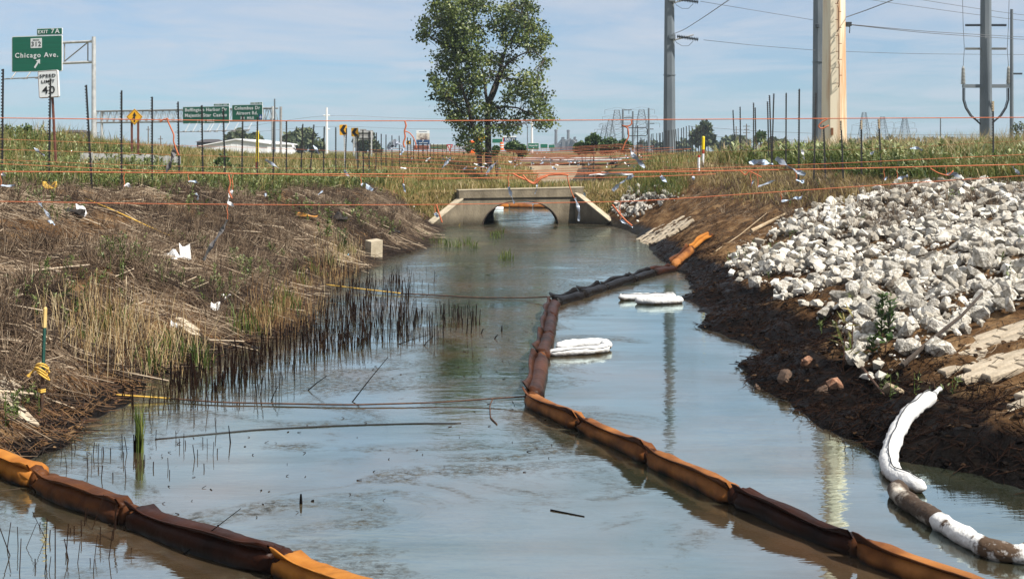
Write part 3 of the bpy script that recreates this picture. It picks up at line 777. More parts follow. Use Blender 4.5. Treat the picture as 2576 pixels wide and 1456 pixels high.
def rrect(cx, cz, w, h, r):
    p = []
    for (sx, sz, a0) in ((1, -1, -90), (1, 1, 0), (-1, 1, 90), (-1, -1, 180)):
        for k in range(5):
            a = math.radians(a0 + 22.5*k); p.append((cx+sx*(w/2-r)+r*math.cos(a), cz+sz*(h/2-r)+r*math.sin(a)))
    return p
def text(s, cx, cz, size, m, parent, y=-0.06, width=None, bold=0.015, spacing=1.15, name="lettering"):
    cu = bpy.data.curves.new("txt", 'FONT'); cu.body = s; cu.size = size; cu.align_x = 'CENTER'; cu.align_y = 'CENTER'
    cu.offset = bold*size; cu.extrude = 0.004; cu.space_character = spacing; cu.resolution_u = 3
    ob = bpy.data.objects.new("txt", cu); COL.objects.link(ob)
    bpy.context.view_layer.update()
    me = bpy.data.meshes.new_from_object(ob.evaluated_get(bpy.context.evaluated_depsgraph_get()))
    bpy.data.objects.remove(ob); bpy.data.curves.remove(cu)
    v = np.empty(len(me.vertices)*3, dtype=np.float32); me.vertices.foreach_get("co", v); v = v.reshape(-1, 3)
    k = 1.0
    if width and len(v): k = width/(v[:, 0].max()-v[:, 0].min())
    out = np.stack([cx+v[:, 0]*k, y-v[:, 2], cz+v[:, 1]], -1)
    # one object per word: letters are grouped where the gap between them is narrow
    polys = [tuple(p.vertices) for p in me.polygons]; bpy.data.meshes.remove(me)
    root_ = list(range(len(out)))
    def find(i):
        while root_[i] != i: root_[i] = root_[root_[i]]; i = root_[i]
        return i
    for p in polys:
        for i in p[1:]: root_[find(i)] = find(p[0])
    isl = {}
    for p in polys: isl.setdefault(find(p[0]), []).append(p)
    spans = sorted((min(out[i][0] for p in ps for i in p), max(out[i][0] for p in ps for i in p), ps) for ps in isl.values())
    words, right = [], -1e9
    for a, b, ps in spans:
        if a - right > 0.36*size*k and words or not words: words.append([])
        words[-1] += ps; right = max(right, b)
    for ps in words:
        ids = sorted({i for p in ps for i in p}); new = {i: j for j, i in enumerate(ids)}
        mw = bpy.data.meshes.new(name); mw.from_pydata([tuple(map(float, out[i])) for i in ids], [], [tuple(new[i] for i in p) for p in ps]); mw.materials.append(m); mw.update()
        o = link(name, mw, parent)
    return o
def local_part(name, mb, m, parent): return part(name, mb, m, parent, local=True)
def sign_face(root, cx, cz, w, h, face, border, r=0.12, bw=0.06, name="panel"):
    mb = MB(); mb.prism(rrect(cx, cz, w, h, r), -0.02, 0.04); p = local_part(name, mb, border, root)
    mb = MB(); mb.prism(rrect(cx, cz, w-2*bw, h-2*bw, max(r-bw, 0.02)), -0.035, -0.018); f = local_part("face", mb, face, p)
    return p
def truss_h(root, x0, x1, z0, z1, y0, y1, m, n, r=0.06):
    mb = MB()
    for z in (z0, z1):
        for y in (y0, y1): mb.tube([(x0, y, z), (x1, y, z)], r*1.5, 6)
    local_part("chord", mb, m, root)
    mb = MB()
    for i in range(n):
        a, b = x0+(x1-x0)*i/n, x0+(x1-x0)*(i+1)/n; mid = (a+b)/2
        for y in (y0, y1):
            mb.tube([(a, y, z0), (mid, y, z1)], r*0.6, 4); mb.tube([(mid, y, z1), (b, y, z0)], r*0.6, 4); mb.tube([(a, y, z0), (a, y, z1)], r*0.5, 4)
    local_part("bracing", mb, m, root)

# --- cantilever exit sign (origin on the ground at its post)
Ys = 92.0; k = Ys/F
yaw = math.radians(-16)
postx = (236-CX)*k; pz = float(T(postx, Ys))
sg = thing("exit_sign", "large green cantilevered highway sign with EXIT 7A tab above speed sign", "road sign", (postx, Ys, pz), rot=(0, 0, yaw))
ck = k/math.cos(yaw)
def LZ(y): return H-(y-HY)*k - pz
def LX_(x):
    a = (x-CX)/F; return (a*Ys-postx)/(math.cos(yaw)-a*math.sin(yaw))
mb = MB(); mb.tube([(0, 0, -0.5), (0, 0, LZ(93))], [0.19, 0.15], 14); local_part("post", mb, m_alu, sg)
w = LX_(157)-LX_(30); cxs = (LX_(157)+LX_(30))/2; zc = (LZ(86)+LZ(178))/2; hh = LZ(86)-LZ(178)
pn = sign_face(sg, cxs, zc, w, hh, m_green, m_signw)
tb = sign_face(sg, LX_(125), (LZ(68)+LZ(85))/2, LX_(157)-LX_(93), LZ(68)-LZ(85.5), m_green, m_signw, 0.08, 0.04, "exit_tab")
text("EXIT", LX_(109), LZ(77), 0.36, m_signw, tb, width=LX_(122)-LX_(97))
text("7A", LX_(140), LZ(76.3), 0.50, m_signw, tb, width=LX_(151)-LX_(130), spacing=1.3)
mb = MB(); mb.prism(rrect(LX_(92), LZ(105), LX_(106)-LX_(78), LZ(93)-LZ(118), 0.05), -0.05, -0.036); sd = local_part("route_shield", mb, m_signw, pn)
text("312", LX_(92), LZ(108), 0.50, m_blk, sd, width=LX_(104)-LX_(80))
text("INDIANA", LX_(92), LZ(97.3), 0.14, m_blk, sd, width=LX_(100)-LX_(84), y=-0.058)
text("Chicago Ave.", LX_(93), LZ(136), 0.54, m_signw, pn, width=LX_(147)-LX_(39), spacing=1.25)
mb = MB(); a0, a1 = Vector((LX_(88), 0, LZ(168))), Vector((LX_(97), 0, LZ(153))); dd = (a1-a0).normalized(); nn = Vector((-dd.z, 0, dd.x))
tip = a1+dd*0.26
pts = [a0+nn*0.075, a0-nn*0.075, a1-nn*0.075, a1-nn*0.24-dd*0.06, tip, a1+nn*0.24-dd*0.06, a1+nn*0.075]
mb.prism([(p.x, p.z) for p in pts], -0.05, -0.036); local_part("arrow", mb, m_signw, pn)
for yy in (104, 156):
    mb = MB(); mb.tube([(LX_(34), 0.16, LZ(yy+4)), (LX_(156), 0.16, LZ(yy+1)), (0, 0.05, LZ(yy))], 0.105, 8); local_part("truss_arm", mb, m_alu, sg)
mb = MB()
mb.tube([(LX_(160), 0.14, LZ(152)), (LX_(218), 0.1, LZ(107))], 0.05, 5); mb.tube([(LX_(219), 0.1, LZ(107)), (LX_(219), 0.1, LZ(154))], 0.05, 5); mb.tube([(LX_(159.5), 0.14, LZ(107)), (LX_(159.5), 0.14, LZ(156))], 0.05, 5)
local_part("brace", mb, m_alud, sg)
mb = MB(); mb.tube([(LX_(22), -0.5, LZ(196)), (LX_(112), -0.5, LZ(193))], 0.05, 6); lb = local_part("lamp_bar", mb, m_alud, sg)
for xx in (40, 77, 112):
    mb = MB(); mb.tube([(LX_(xx), 0, LZ(178)), (LX_(xx), -0.5, LZ(194))], 0.05, 5); mb.box((LX_(xx)-0.34, -0.72, LZ(197)), (LX_(xx)+0.05, -0.4, LZ(194.5))); local_part("lamp", mb, m_alud, lb)

# --- speed limit sign
Yv = 36.0; k2 = Yv/F
X0 = (137-CX)*k2; z0 = float(T(X0, Yv))
sp = thing("speed_sign", "white SPEED LIMIT 40 sign on a rusty brown post", "road sign", (X0, Yv, z0), rot=(0, math.radians(-3.2), math.radians(-8)))
def SX(x): return (x-137)*k2
def SZ(y): return H-(y-HY)*k2 - z0
mb = MB(); mb.box((SX(140), 0.03, -0.3), (SX(144.5), 0.09, SZ(180))); local_part("post", mb, m_rustpost, sp)
pn = sign_face(sp, 0, (SZ(177)+SZ(246))/2, 54*k2, 69*k2, m_signw, m_signw, 0.05, 0.012)
mb = MB(); o_, i_ = rrect(0, (SZ(177)+SZ(246))/2, 52.5*k2, 67.5*k2, 0.045), rrect(0, (SZ(177)+SZ(246))/2, 50*k2, 65*k2, 0.035)
nn_ = len(o_); mb.add([(x, -0.038, z) for x, z in o_] + [(x, -0.038, z) for x, z in i_], [(i, (i+1) % nn_, (i+1) % nn_+nn_, i+nn_) for i in range(nn_)]); local_part("border", mb, m_rustpost, pn)
text("SPEED", 0.0, SZ(191), 0.135, m_blk, pn, y=-0.045, width=43*k2, bold=0.006)
text("LIMIT", 0.0, SZ(205), 0.125, m_blk, pn, y=-0.045, width=35*k2, bold=0.006)
text("40", 0.01, SZ(227), 0.31, m_blk, pn, y=-0.045, width=34*k2, bold=0.008)

# --- overhead gantry
Yo = 128.0; k3 = Yo/F; yaw3 = math.radians(-24)
X0 = (683-CX)*k3; z0 = float(T(X0, Yo))
ga = thing("sign_gantry", "highway gantry truss carrying two green exit signs over the road", "road sign", (X0, Yo, z0), rot=(0, 0, yaw3))
c3 = k3/math.cos(yaw3)
def GXl(x): 
    # perspective of the slanted truss
    a = (x-CX)/F; return (a*Yo - X0)/(math.cos(yaw3) - a*math.sin(yaw3))
def GZ(y, x=683):
    u = GXl(x); yy = Yo + u*math.sin(yaw3); return H-(y-HY)*yy/F - z0
for yo in (0.0, 0.9):
    for xo in (680, 689):
        pass
mb = MB(); mb.tube([(0, 0.25, -0.4), (0, 0.25, GZ(268))], 0.16, 10); local_part("leg", mb, m_alu, ga)
mb = MB(); mb.tube([(0.32, 1.25, -0.4), (0.32, 1.25, GZ(268))], 0.14, 10); local_part("leg", mb, m_alud, ga)
xl_ = GXl(234); zt, zb = GZ(272), GZ(303)
truss_h(ga, xl_, 0, zb, zt, 0.3, 1.2, m_alud, 26, 0.055)
for yo in (0.25, 1.25):
    mb = MB(); mb.tube([(GXl(236.5), yo, -0.4), (GXl(236.5), yo, zt)], 0.15, 8); local_part("leg", mb, m_alu, ga)
def gsign(x0, x1, yt, yb, tab, lines):
    u0, u1 = GXl(x0), GXl(x1); xm = (x0+x1)/2; zt_, zb_ = GZ(yt, xm), GZ(yb, xm)
    p = sign_face(ga, (u0+u1)/2, (zt_+zb_)/2, u1-u0, zt_-zb_, m_green, m_signw, 0.12, 0.05)
    t0, t1, ttop, tt = tab
    v0, v1 = GXl(t0), GXl(t1); xq = (t0+t1)/2
    tb = sign_face(ga, (v0+v1)/2, (GZ(ttop, xq)+zt_)/2+0.01, v1-v0, GZ(ttop, xq)-zt_-0.03, m_green, m_signw, 0.06, 0.04, "exit_tab")
    text(tt, (v0+v1)/2, (GZ(ttop, xq)+zt_)/2, 0.27, m_signw, tb, width=(v1-v0)*0.76)
    for s, f, wf, sz in lines:
        text(s, (u0+u1)/2, zb_+(zt_-zb_)*f, sz, m_signw, p, width=(u1-u0)*wf, bold=0.025)
    return p, u0, u1, zb_
gsign(460, 577.5, 268, 311, (538, 577, 261, "EXIT 6A"), [("Buffington Harbor Dr", 0.80, 0.90, 0.52), ("Majestic Star Casino", 0.48, 0.90, 0.52), ("1 1/4  MILE", 0.15, 0.36, 0.40)])
p2, u0, u1, zb2 = gsign(584, 661, 263.5, 303.5, (630, 660.5, 257.5, "EXIT 6"), [("Columbus Dr", 0.78, 0.84, 0.52), ("Airport Rd.", 0.46, 0.70, 0.50), ("3/4  MILE", 0.15, 0.44, 0.38)])
uq0, uq1 = GXl(652.5), GXl(660)
mb = MB(); mb.prism(rrect((uq0+uq1)/2, zb2+0.37, uq1-uq0, 0.52, 0.04), -0.06, -0.045); pl = local_part("airport_symbol", mb, m_blue, p2)
mb = MB(); c0 = (uq0+uq1)/2; zc = zb2+0.37
mb.prism([(c0+a, zc+b) for a, b in ((-0.03,-0.2),(0.03,-0.2),(0.03,-0.05),(0.17,-0.1),(0.17,-0.04),(0.03,0.07),(0.02,0.2),(-0.02,0.2),(-0.03,0.07),(-0.17,-0.04),(-0.17,-0.1),(-0.03,-0.05))], -0.066, -0.0605)
local_part("aeroplane_mark", mb, m_signw, pl)
mb = MB(); ub0, ub1, zl = GXl(452), GXl(640), GZ(330, 560); mb.tube([(ub0, -0.8, zl-0.1), (ub1, -0.8, zl+0.1)], 0.045, 5); lb = local_part("lamp_bar", mb, m_alud, ga)
for xx in (478, 497, 514, 532, 539, 556, 577, 600, 634):
    u = GXl(xx); mb = MB(); mb.tube([(u, 0, GZ(309, xx)), (u, -0.8, zl)], 0.035, 4); mb.box((u-0.22, -1.0, zl-0.10), (u+0.1, -0.65, zl+0.02)); local_part("lamp", mb, m_alud, lb)

# --- diamond added-lane sign
def diamond(cx, cy, half, Y, name, label, mark, legs=((-8, 0), (8, 0)), legbase=None, yaw=0.0):
    k = Y/F; X = (cx-CX)*k; z0 = float(T(X, Y)); zc = H-(cy-HY)*k - z0
    t = thing(name, label, "road sign", (X, Y, z0), rot=(0, 0, yaw)); r = half*k
    def dia(r): return [(0, zc-r), (r, zc), (0, zc+r), (-r, zc)]
    mb = MB(); mb.prism(dia(r), -0.02, 0.03); p = local_part("panel", mb, m_yel, t)
    mb = MB(); a, b = dia(r*0.94), dia(r*0.88)
    mb.add([(x, -0.024, z) for x, z in a] + [(x, -0.024, z) for x, z in b], [(i, (i+1) % 4, (i+1) % 4+4, i+4) for i in range(4)]); local_part("border", mb, m_blk, p)
    for poly in mark:
        mb = MB(); mb.prism([(x*r, zc+z*r) for x, z in poly], -0.03, -0.021); local_part("symbol", mb, m_blk, p)
    for dx, _ in legs:
        mb = MB(); x = dx*k; mb.box((x-0.05, 0.04, -0.4), (x+0.05, 0.1, zc)); local_part("leg", mb, m_rustpost, t)
    return t
diamond(338.5, 294.5, 20.5, 60, "merge_sign", "yellow diamond road sign with black upward merging arrow", [
    [(-0.09, -0.62), (0.09, -0.62), (0.09, -0.42), (-0.09, -0.42)], [(-0.09, -0.36), (0.09, -0.36), (0.09, 0.12), (0.24, 0.12), (0.0, 0.62), (-0.24, 0.12), (-0.09, 0.12)], [(-0.30, -0.42), (-0.09, -0.12), (-0.09, 0.06), (-0.30, -0.22)]])
diamond(1211, 345, 14.5, 80, "diamond_sign", "yellow diamond warning sign half hidden in front of the tree trunk", [
    [(-0.4, 0.1), (0, 0.62), (0.4, 0.1), (0.2, 0.1), (0.2, -0.1), (-0.2, -0.1), (-0.2, 0.1)], [(-0.12, -0.55), (0.12, -0.55), (0.12, -0.3), (-0.12, -0.3)]], legs=((0, 0),))
# --- chevron signs
def chevron(x0, x1, y0, y1, Y, label, yaw=0.0):
    k = Y/F; xm = (x0+x1)/2; X = (xm-CX)*k; z0 = float(T(X, Y)); w, h = (x1-x0)*k, (y1-y0)*k; zc = H-((y0+y1)/2-HY)*k - z0
    t = thing("chevron_sign", label, "road sign", (X, Y, z0), "yellow chevron signs on the bend", rot=(0, math.radians(-1.5), yaw))
    mb = MB(); mb.prism(rrect(0, zc, w, h, 0.04), -0.02, 0.02); p = local_part("panel", mb, m_yel, t)
    q = [(0.42, 0.46), (0.0, 0.46), (-0.44, 0.0), (0.0, -0.46), (0.42, -0.46), (0.06, 0.0)]
    mb = MB(); vs = [(x*w, zc+z*h) for x, z in q]
    mb.add([(x, -0.026, z) for x, z in vs], [(0, 1, 2, 5), (5, 2, 3, 4)]); local_part("chevron_mark", mb, m_blk, p)
    mb = MB(); mb.box((0.0, 0.025, -0.3), (0.08, 0.08, zc)); local_part("post", mb, m_alu, t)
chevron(857, 876, 314, 340, 66, "larger yellow sign with a black left-pointing chevron beside grass")
chevron(886, 904, 322, 343.5, 78, "yellow chevron sign in front of the grey sign back")
chevron(1023, 1034, 354, 364, 112, "tiny yellow chevron sign right of the big dark foil streamer")
# --- grey sign back
Yq = 96.0; kq = Yq/F; Xq = (921-CX)*kq; zq = float(T(Xq, Yq))
sb = thing("highway_sign", "grey ribbed back of a highway sign behind the chevron sign", "road sign", (Xq, Yq, zq), rot=(0, 0, math.radians(8)))
def QZ(y): return H-(y-HY)*kq-zq
for i in range(8):
    x = (905+4.2*i-921)*kq; top = 325 if i < 4 else 328
    mb = MB(); mb.box((x, 0, QZ(352)), (x+4.05*kq, 0.05, QZ(top))); local_part("plank", mb, m_alud, sb)
for yy in (333, 346):
    mb = MB(); mb.box(((903-921)*kq, -0.08, QZ(yy+0.8)), ((939-921)*kq, -0.002, QZ(yy-0.8))); local_part("rail", mb, m_alu, sb)
for xx in (890, 934):
    mb = MB(); mb.tube([((xx-921)*kq, -0.16, -0.3), ((xx-921)*kq, -0.16, QZ(330))], 0.07, 6); local_part("leg", mb, m_alu, sb)
mb = MB(); mb.box(((888-921)*kq, -0.13, QZ(352)), ((905-921)*kq, -0.05, QZ(350.5))); local_part("rail", mb, m_alu, sb)

# --- billboards and small far signs
m_pic = mat("billboard_picture", (0.10, 0.05, 0.04), 0.6, (0.62, 0.56, 0.48), scale=0.55, lo=0.42, hi=0.58)
m_navy = mat("navy_print", (0.015, 0.05, 0.13), 0.5)
Yw = 240.0; kw = Yw/F; Xw = (1064-CX)*kw; zw = float(T(Xw, Yw))
bb = thing("billboard", "upright billboard with dark picture over a navy band", "billboard", (Xw, Yw, zw))
def BZ_(y): return H-(y-HY)*kw-zw
for nm, y0, y1, mm in (("title_band", 328, 336, m_signw), ("picture", 336, 352, m_pic), ("text_band", 352, 364, m_navy)):
    mb = MB(); mb.box(((1047.5-1064)*kw, -0.1, BZ_(y1)+0.004), ((1080.5-1064)*kw, 0.3, BZ_(y0))); p = local_part(nm, mb, mm, bb)
    if nm == "text_band":
        text("7", 0, BZ_(354.8), 0.6, m_signw, p, y=-0.13, width=0.4)
        mb = MB(); mb.box((-1.0, -0.13, BZ_(360.3)), (1.0, -0.105, BZ_(359.2))); local_part("lettering", mb, m_signw, p)
    if nm == "title_band":
        mb = MB(); mb.box((-0.8, -0.13, BZ_(332.3)), (0.8, -0.105, BZ_(331.2))); local_part("lettering", mb, m_navy, p)
mb = MB(); mb.tube([(0, 0.1, -0.4), (0, 0.1, BZ_(364))], 0.2, 8); local_part("column", mb, m_steel, bb)
Yw2 = 330.0; k4 = Yw2/F; Xw2 = (1282-CX)*k4; zw2 = float(T(Xw2, Yw2))
b2 = thing("billboard", "far billboard with white EXIT 6A lettering on navy right of tree trunk", "billboard", (Xw2, Yw2, zw2))
def B2(y): return H-(y-HY)*k4-zw2
mb = MB(); mb.box((-17*k4, -0.1, B2(357)), (17*k4, 0.3, B2(343))); p = local_part("panel", mb, m_navy, b2)
mb = MB(); mb.box((-17*k4, -0.14, B2(346)), (17*k4, -0.104, B2(342.4))); local_part("title_band", mb, m_signw, b2)
mb = MB(); mb.box((-17*k4, -0.14, B2(357)), (-14*k4, -0.104, B2(346.2))); local_part("red_patch", mb, m_red, b2)
text("EXIT 6A", 1.2*k4, B2(351.5), 0.95, m_signw, p, y=-0.14, width=24*k4, bold=0.03)
mb = MB(); mb.tube([(0, 0.1, -0.4), (0, 0.1, B2(357))], 0.25, 8); local_part("column", mb, m_steel, b2)
def small_green(x0, x1, y0, y1, Y, label, lines=(), face=m_green):
    k = Y/F; xm = (x0+x1)/2; X = (xm-CX)*k; z0 = float(T(X, Y)); h1, h0 = H-(y0-HY)*k-z0, H-(y1-HY)*k-z0
    t = thing("highway_sign", label, "road sign", (X, Y, z0), "small far highway signs"); w = (x1-x0)*k
    p = sign_face(t, 0, (h0+h1)/2, w, h1-h0, face, m_signw if face is m_green else face, 0.1, 0.05)
    for s in (-0.32, 0.32):
        mb = MB(); mb.tube([(s*w, 0.1, -0.3), (s*w, 0.1, (h0+h1)/2)], 0.07, 5); local_part("leg", mb, m_galv, t)
    for s, f, wf, sz in lines: text(s, 0, h0+(h1-h0)*f, sz, m_signw, p, y=-0.06, width=w*wf, bold=0.03)
small_green(1238, 1264, 349, 360, 300, "far teal-green sign just left of the EXIT 6A billboard", [])
small_green(1328, 1356, 360, 377, 200, "green highway sign right of the tree with one line of lettering", [("Airport Rd.", 0.62, 0.76, 0.36), ("^", 0.22, 0.10, 0.4)])
small_green(1359, 1378, 362, 373, 260, "small green sign directly right of the lettered green sign", [])
small_green(1380, 1396, 364, 374, 300, "smallest green sign, rightmost of the far row", [])
small_green(1296, 1322, 362, 370, 280, "green sign partly behind a bush right of the trunk", [])
small_green(1083, 1126, 363, 377, 150, "wide dark green sign left of the yield sign", [])
small_green(1040, 1079, 366, 376, 160, "low rust-brown board below the upright billboard", [], face=m_rustpost)
Yy = 105.0; ky = Yy/F; Xy = (1131.5-CX)*ky; zy = float(T(Xy, Yy))
ys_ = thing("yield_sign", "red and white triangular yield sign left of the tree", "road sign", (Xy, Yy, zy))
zt_ = H-(363.5-HY)*ky-zy; zb_ = H-(380-HY)*ky-zy; hw = 8.6*ky
mb = MB(); mb.prism([(0, zb_), (hw, zt_), (-hw, zt_)], -0.02, 0.02); p = local_part("panel", mb, m_red, ys_)
mb = MB(); cz = zt_*0.667+zb_*0.333; f = 0.52; mb.prism([(0, cz+(zb_-cz)*f), (hw*f, cz+(zt_-cz)*f), (-hw*f, cz+(zt_-cz)*f)], -0.03, -0.021); local_part("face", mb, m_signw, p)
mb = MB(); mb.box((-0.05, 0.025, -0.3), (0.05, 0.08, cz)); local_part("post", mb, m_galv, ys_)

# ------------------------------------------------------------------ traffic drums, far mill, white shed, low houses
m_orange = mat("orange_plastic", (0.75, 0.14, 0.02), 0.5)
def drum(x, y, Y, label):
    X = (x-CX)*Y/F; z = float(T(X, Y)); z = max(z, D(x, y, Y).z)
    t = thing("traffic_drum", label, "traffic drum", (X, Y, z), "orange traffic drums")
    mb = MB(); mb.lathe([(0.30, 0), (0.30, 0.1), (0.27, 0.1), (0.24, 0.95), (0.1, 1.0)], (X, Y, z), 12); b = part("body", mb, m_orange, t)
    for zz in (0.3, 0.62):
        mb = MB(); mb.lathe([(0.275-0.03*zz, zz), (0.268-0.03*zz, zz+0.14)], (X, Y, z), 12); part("stripe", mb, m_signw, b)
drum(1186, 386, 92, "orange traffic drum left of the tree trunk")
drum(1262, 378, 150, "far orange traffic drum right of the tree trunk")
m_mill = mat("mill_cladding", (0.10, 0.105, 0.115), 0.8, (0.17, 0.165, 0.165), scale=0.08)
Ym = 900.0
Xm = (1425-CX)*Ym/F; zm = float(T(Xm, Ym))
mill = thing("steel_mill", "hazy blue-grey steel mill with two tall chimneys on the horizon", "factory", (Xm, Ym, zm))
for xx, top in ((1398.5, 326), (1429.5, 327)):
    mb = MB(); a = D(xx, top, Ym); mb.tube([(a.x, Ym, zm), (a.x, Ym, a.z)], [1.3, 0.95], 12); part("chimney", mb, m_mill, mill)
    mb = MB(); mb.lathe([(1.2, 0), (1.2, 1.2)], (a.x, Ym, a.z-1.4), 12); part("chimney_cap", mb, m_mill, mill)
for x0, x1, y0, dy in ((1411, 1423, 352, 6), (1413, 1419, 346, 3), (1423, 1440, 355, 8), (1437, 1451, 352, 5), (1444, 1448, 345, 2), (1451, 1462, 358, 7), (1385, 1398, 364, 5), (1388, 1412, 368, 4), (1399, 1470, 366, 9), (1470, 1482, 370, 5)):
    a, b = D(x0, y0, Ym+dy), D(x1, y0, Ym+dy)
    mb = MB(); mb.box((a.x, Ym+dy-6, zm-1), (b.x, Ym+dy+8, a.z)); hl = part("hall", mb, m_mill, mill)
    mb = MB(); mm = (a.x+b.x)/2; mb.prism([(a.x-0.3, a.z), (b.x+0.3, a.z), (mm, a.z+0.14*(b.x-a.x))], Ym+dy-6.3, Ym+dy+8.3); part("roof", mb, m_mill, hl)
for x0, y0, x1, y1 in ((1412, 354, 1398, 372), (1440, 353, 1462, 371), (1423, 356, 1437, 350)):
    mb = MB(); mb.tube([D(x0, y0, Ym-7), D(x1, y1, Ym-7)], 0.9, 5); part("conveyor", mb, m_mill, mill)
m_shed = mat("white_sheet_metal", (0.68, 0.69, 0.70), 0.6, (0.78, 0.78, 0.77), scale=0.6)
Yt = 185.0; X0, X1 = D(505, 0, Yt).x, D(673, 0, Yt).x; zs = 2.2
shed = thing("warehouse", "low white warehouse with shallow gable roof behind the weeds", "building", ((X0+X1)/2, Yt, zs))
xr_ = D(594, 0, Yt).x; ztop = D(0, 352, Yt).z; ze = D(0, 363, Yt).z; zl_ = D(0, 369, Yt).z
mb = MB(); mb.prism([(X0, zs-1), (X1, zs-1), (X1, ze-0.01), (xr_, ztop-0.01), (X0, zl_-0.01)], Yt, Yt+24); part("wall", mb, m_shed, shed)
mb = MB(); mb.prism([(X0-0.3, zl_), (xr_, ztop), (X1+0.3, ze), (X1+0.3, ze+0.15), (xr_, ztop+0.18), (X0-0.3, zl_+0.15)], Yt-0.3, Yt+24.3); part("roof", mb, m_shed, shed)
for i in range(12):
    x = X0+(X1-X0)*(i+0.5)/12; zz = min(zl_+(ztop-zl_)*(x-X0)/(xr_-X0), ztop+(ze-ztop)*(x-xr_)/(X1-xr_)) - 0.1
    mb = MB(); mb.box((x-0.05, Yt-0.04, zs-1), (x+0.05, Yt-0.003, zz)); part("rib", mb, m_shed, shed)
m_roof = mat("dark_roof", (0.06, 0.05, 0.05), 0.9)
def house(x0, x1, yr, ye, Y, label, mw, mr=m_roof):
    a, b = D(x0, ye, Y), D(x1, ye, Y); zr = D(0, yr, Y).z; z0 = min(float(T((a.x+b.x)/2, Y)), a.z-1.0)
    t = thing("house", label, "building", ((a.x+b.x)/2, Y, z0))
    mb = MB(); mb.box((a.x, Y, z0-0.5), (b.x, Y+9, a.z)); wl_ = part("wall", mb, mw, t)
    mb = MB(); o = 0.4; xm0, xm1 = a.x+(b.x-a.x)*0.15, b.x-(b.x-a.x)*0.15
    mb.add([(a.x-o, Y-o, a.z+.004), (b.x+o, Y-o, a.z+.004), (b.x+o, Y+9+o, a.z+.004), (a.x-o, Y+9+o, a.z+.004), (xm0, Y+4.5, zr), (xm1, Y+4.5, zr)],
           [(0, 1, 5, 4), (1, 2, 5), (2, 3, 4, 5), (3, 0, 4), (0, 3, 2, 1)]); part("roof", mb, mr, t)
    for i in range(3):
        x = a.x+(b.x-a.x)*(0.2+0.3*i); w = (b.x-a.x)*0.06
        mb = MB(); mb.box((x-w, Y-0.03, a.z-1.3), (x+w, Y-0.003, a.z-0.5)); part("window", mb, m_insd, wl_)
house(140, 190, 326, 333, 170, "grey low building on the crest behind the speed sign post", m_alud)
house(495, 545, 350, 358, 260, "dark hip-roofed house behind the white warehouse", m_roof)
# low pale barrier wall among the weeds, panel by panel
m_barrier = mat("grey_barrier_panel", (0.22, 0.225, 0.22), 0.85, (0.40, 0.40, 0.38), scale=2.0, stretch=(1, 1, 0.3), bump=0.01)
bw = thing("barrier_wall", "low weathered grey barrier of upright panels among weeds at left", "wall", (-17, 52, 2.2))
for i in range(26):
    f = i/26; f2 = (i+0.96)/26
    a, b = D(205+250*f, 385+8*f, 52+10*f), D(205+250*f2, 385+8*f2, 52+10*f2)
    mb = MB(); dz = random.uniform(-0.04, 0.04); d = (b-a); nn = Vector((-d.y, d.x, 0)).normalized()*0.06
    lo_ = min(float(T(a.x, a.y)), float(T(b.x, b.y)))-0.2
    mb.add([(a.x, a.y, lo_), (b.x, b.y, lo_), (b.x+nn.x, b.y+nn.y, lo_), (a.x+nn.x, a.y+nn.y, lo_), (a.x, a.y, a.z+dz), (b.x, b.y, b.z+dz), (b.x+nn.x, b.y+nn.y, b.z+dz), (a.x+nn.x, a.y+nn.y, a.z+dz)],
           [(0,3,2,1),(4,5,6,7),(0,1,5,4),(1,2,6,5),(2,3,7,6),(3,0,4,7)])
    part("panel", mb, m_barrier, bw)

# ================================================================== VEGETATION
def blades(P, h, lean, w, az, tint, seg2=0.5):
    """ribbons of two segments: P (n,3) roots, h heights, lean (n,2) tip offset, w half width, az facing"""
    n = len(P); sx, sy = np.cos(az)*w, np.sin(az)*w
    V = np.empty((n, 5, 3)); mid = P.copy(); mid[:, 0] += lean[:, 0]*0.30; mid[:, 1] += lean[:, 1]*0.30; mid[:, 2] += h*0.58
    tip = P.copy(); tip[:, :2] += lean; tip[:, 2] += h*np.clip(1-0.25*np.hypot(lean[:, 0], lean[:, 1])/np.maximum(h, 1e-3), 0.3, 1)
    s = np.stack([sx, sy, np.zeros(n)], -1)
    V[:, 0] = P - s*0.7; V[:, 1] = P + s*0.7; V[:, 2] = mid - s; V[:, 3] = mid + s; V[:, 4] = tip
    b = np.arange(n)*5
    q = np.stack([b, b+1, b+3, b+2], -1); t = np.stack([b+2, b+3, b+4], -1)
    return V.reshape(-1, 3), q, t, np.repeat(tint, 5)
def sticks(A, B, r, tint):
    """three-sided rods from A to B"""
    n = len(A); d = B-A; L = np.linalg.norm(d, axis=1, keepdims=True); d = d/np.maximum(L, 1e-6)
    ref = np.where(np.abs(d[:, 2:3]) > 0.9, np.array([[1., 0, 0]]), np.array([[0, 0, 1.]]))
    u = np.cross(d, ref); u /= np.linalg.norm(u, axis=1, keepdims=True); v = np.cross(d, u)
    V = np.empty((n, 6, 3))
    for j in range(3):
        a = 2*math.pi*j/3 + 0.5; o = (u*math.cos(a)+v*math.sin(a))*r[:, None]
        V[:, j] = A+o; V[:, 3+j] = B+o*0.7
    b = np.arange(n)*6
    q = np.concatenate([np.stack([b+j, b+(j+1) % 3, b+3+(j+1) % 3, b+3+j], -1) for j in range(3)])
    return V.reshape(-1, 3), q, np.repeat(tint, 6)
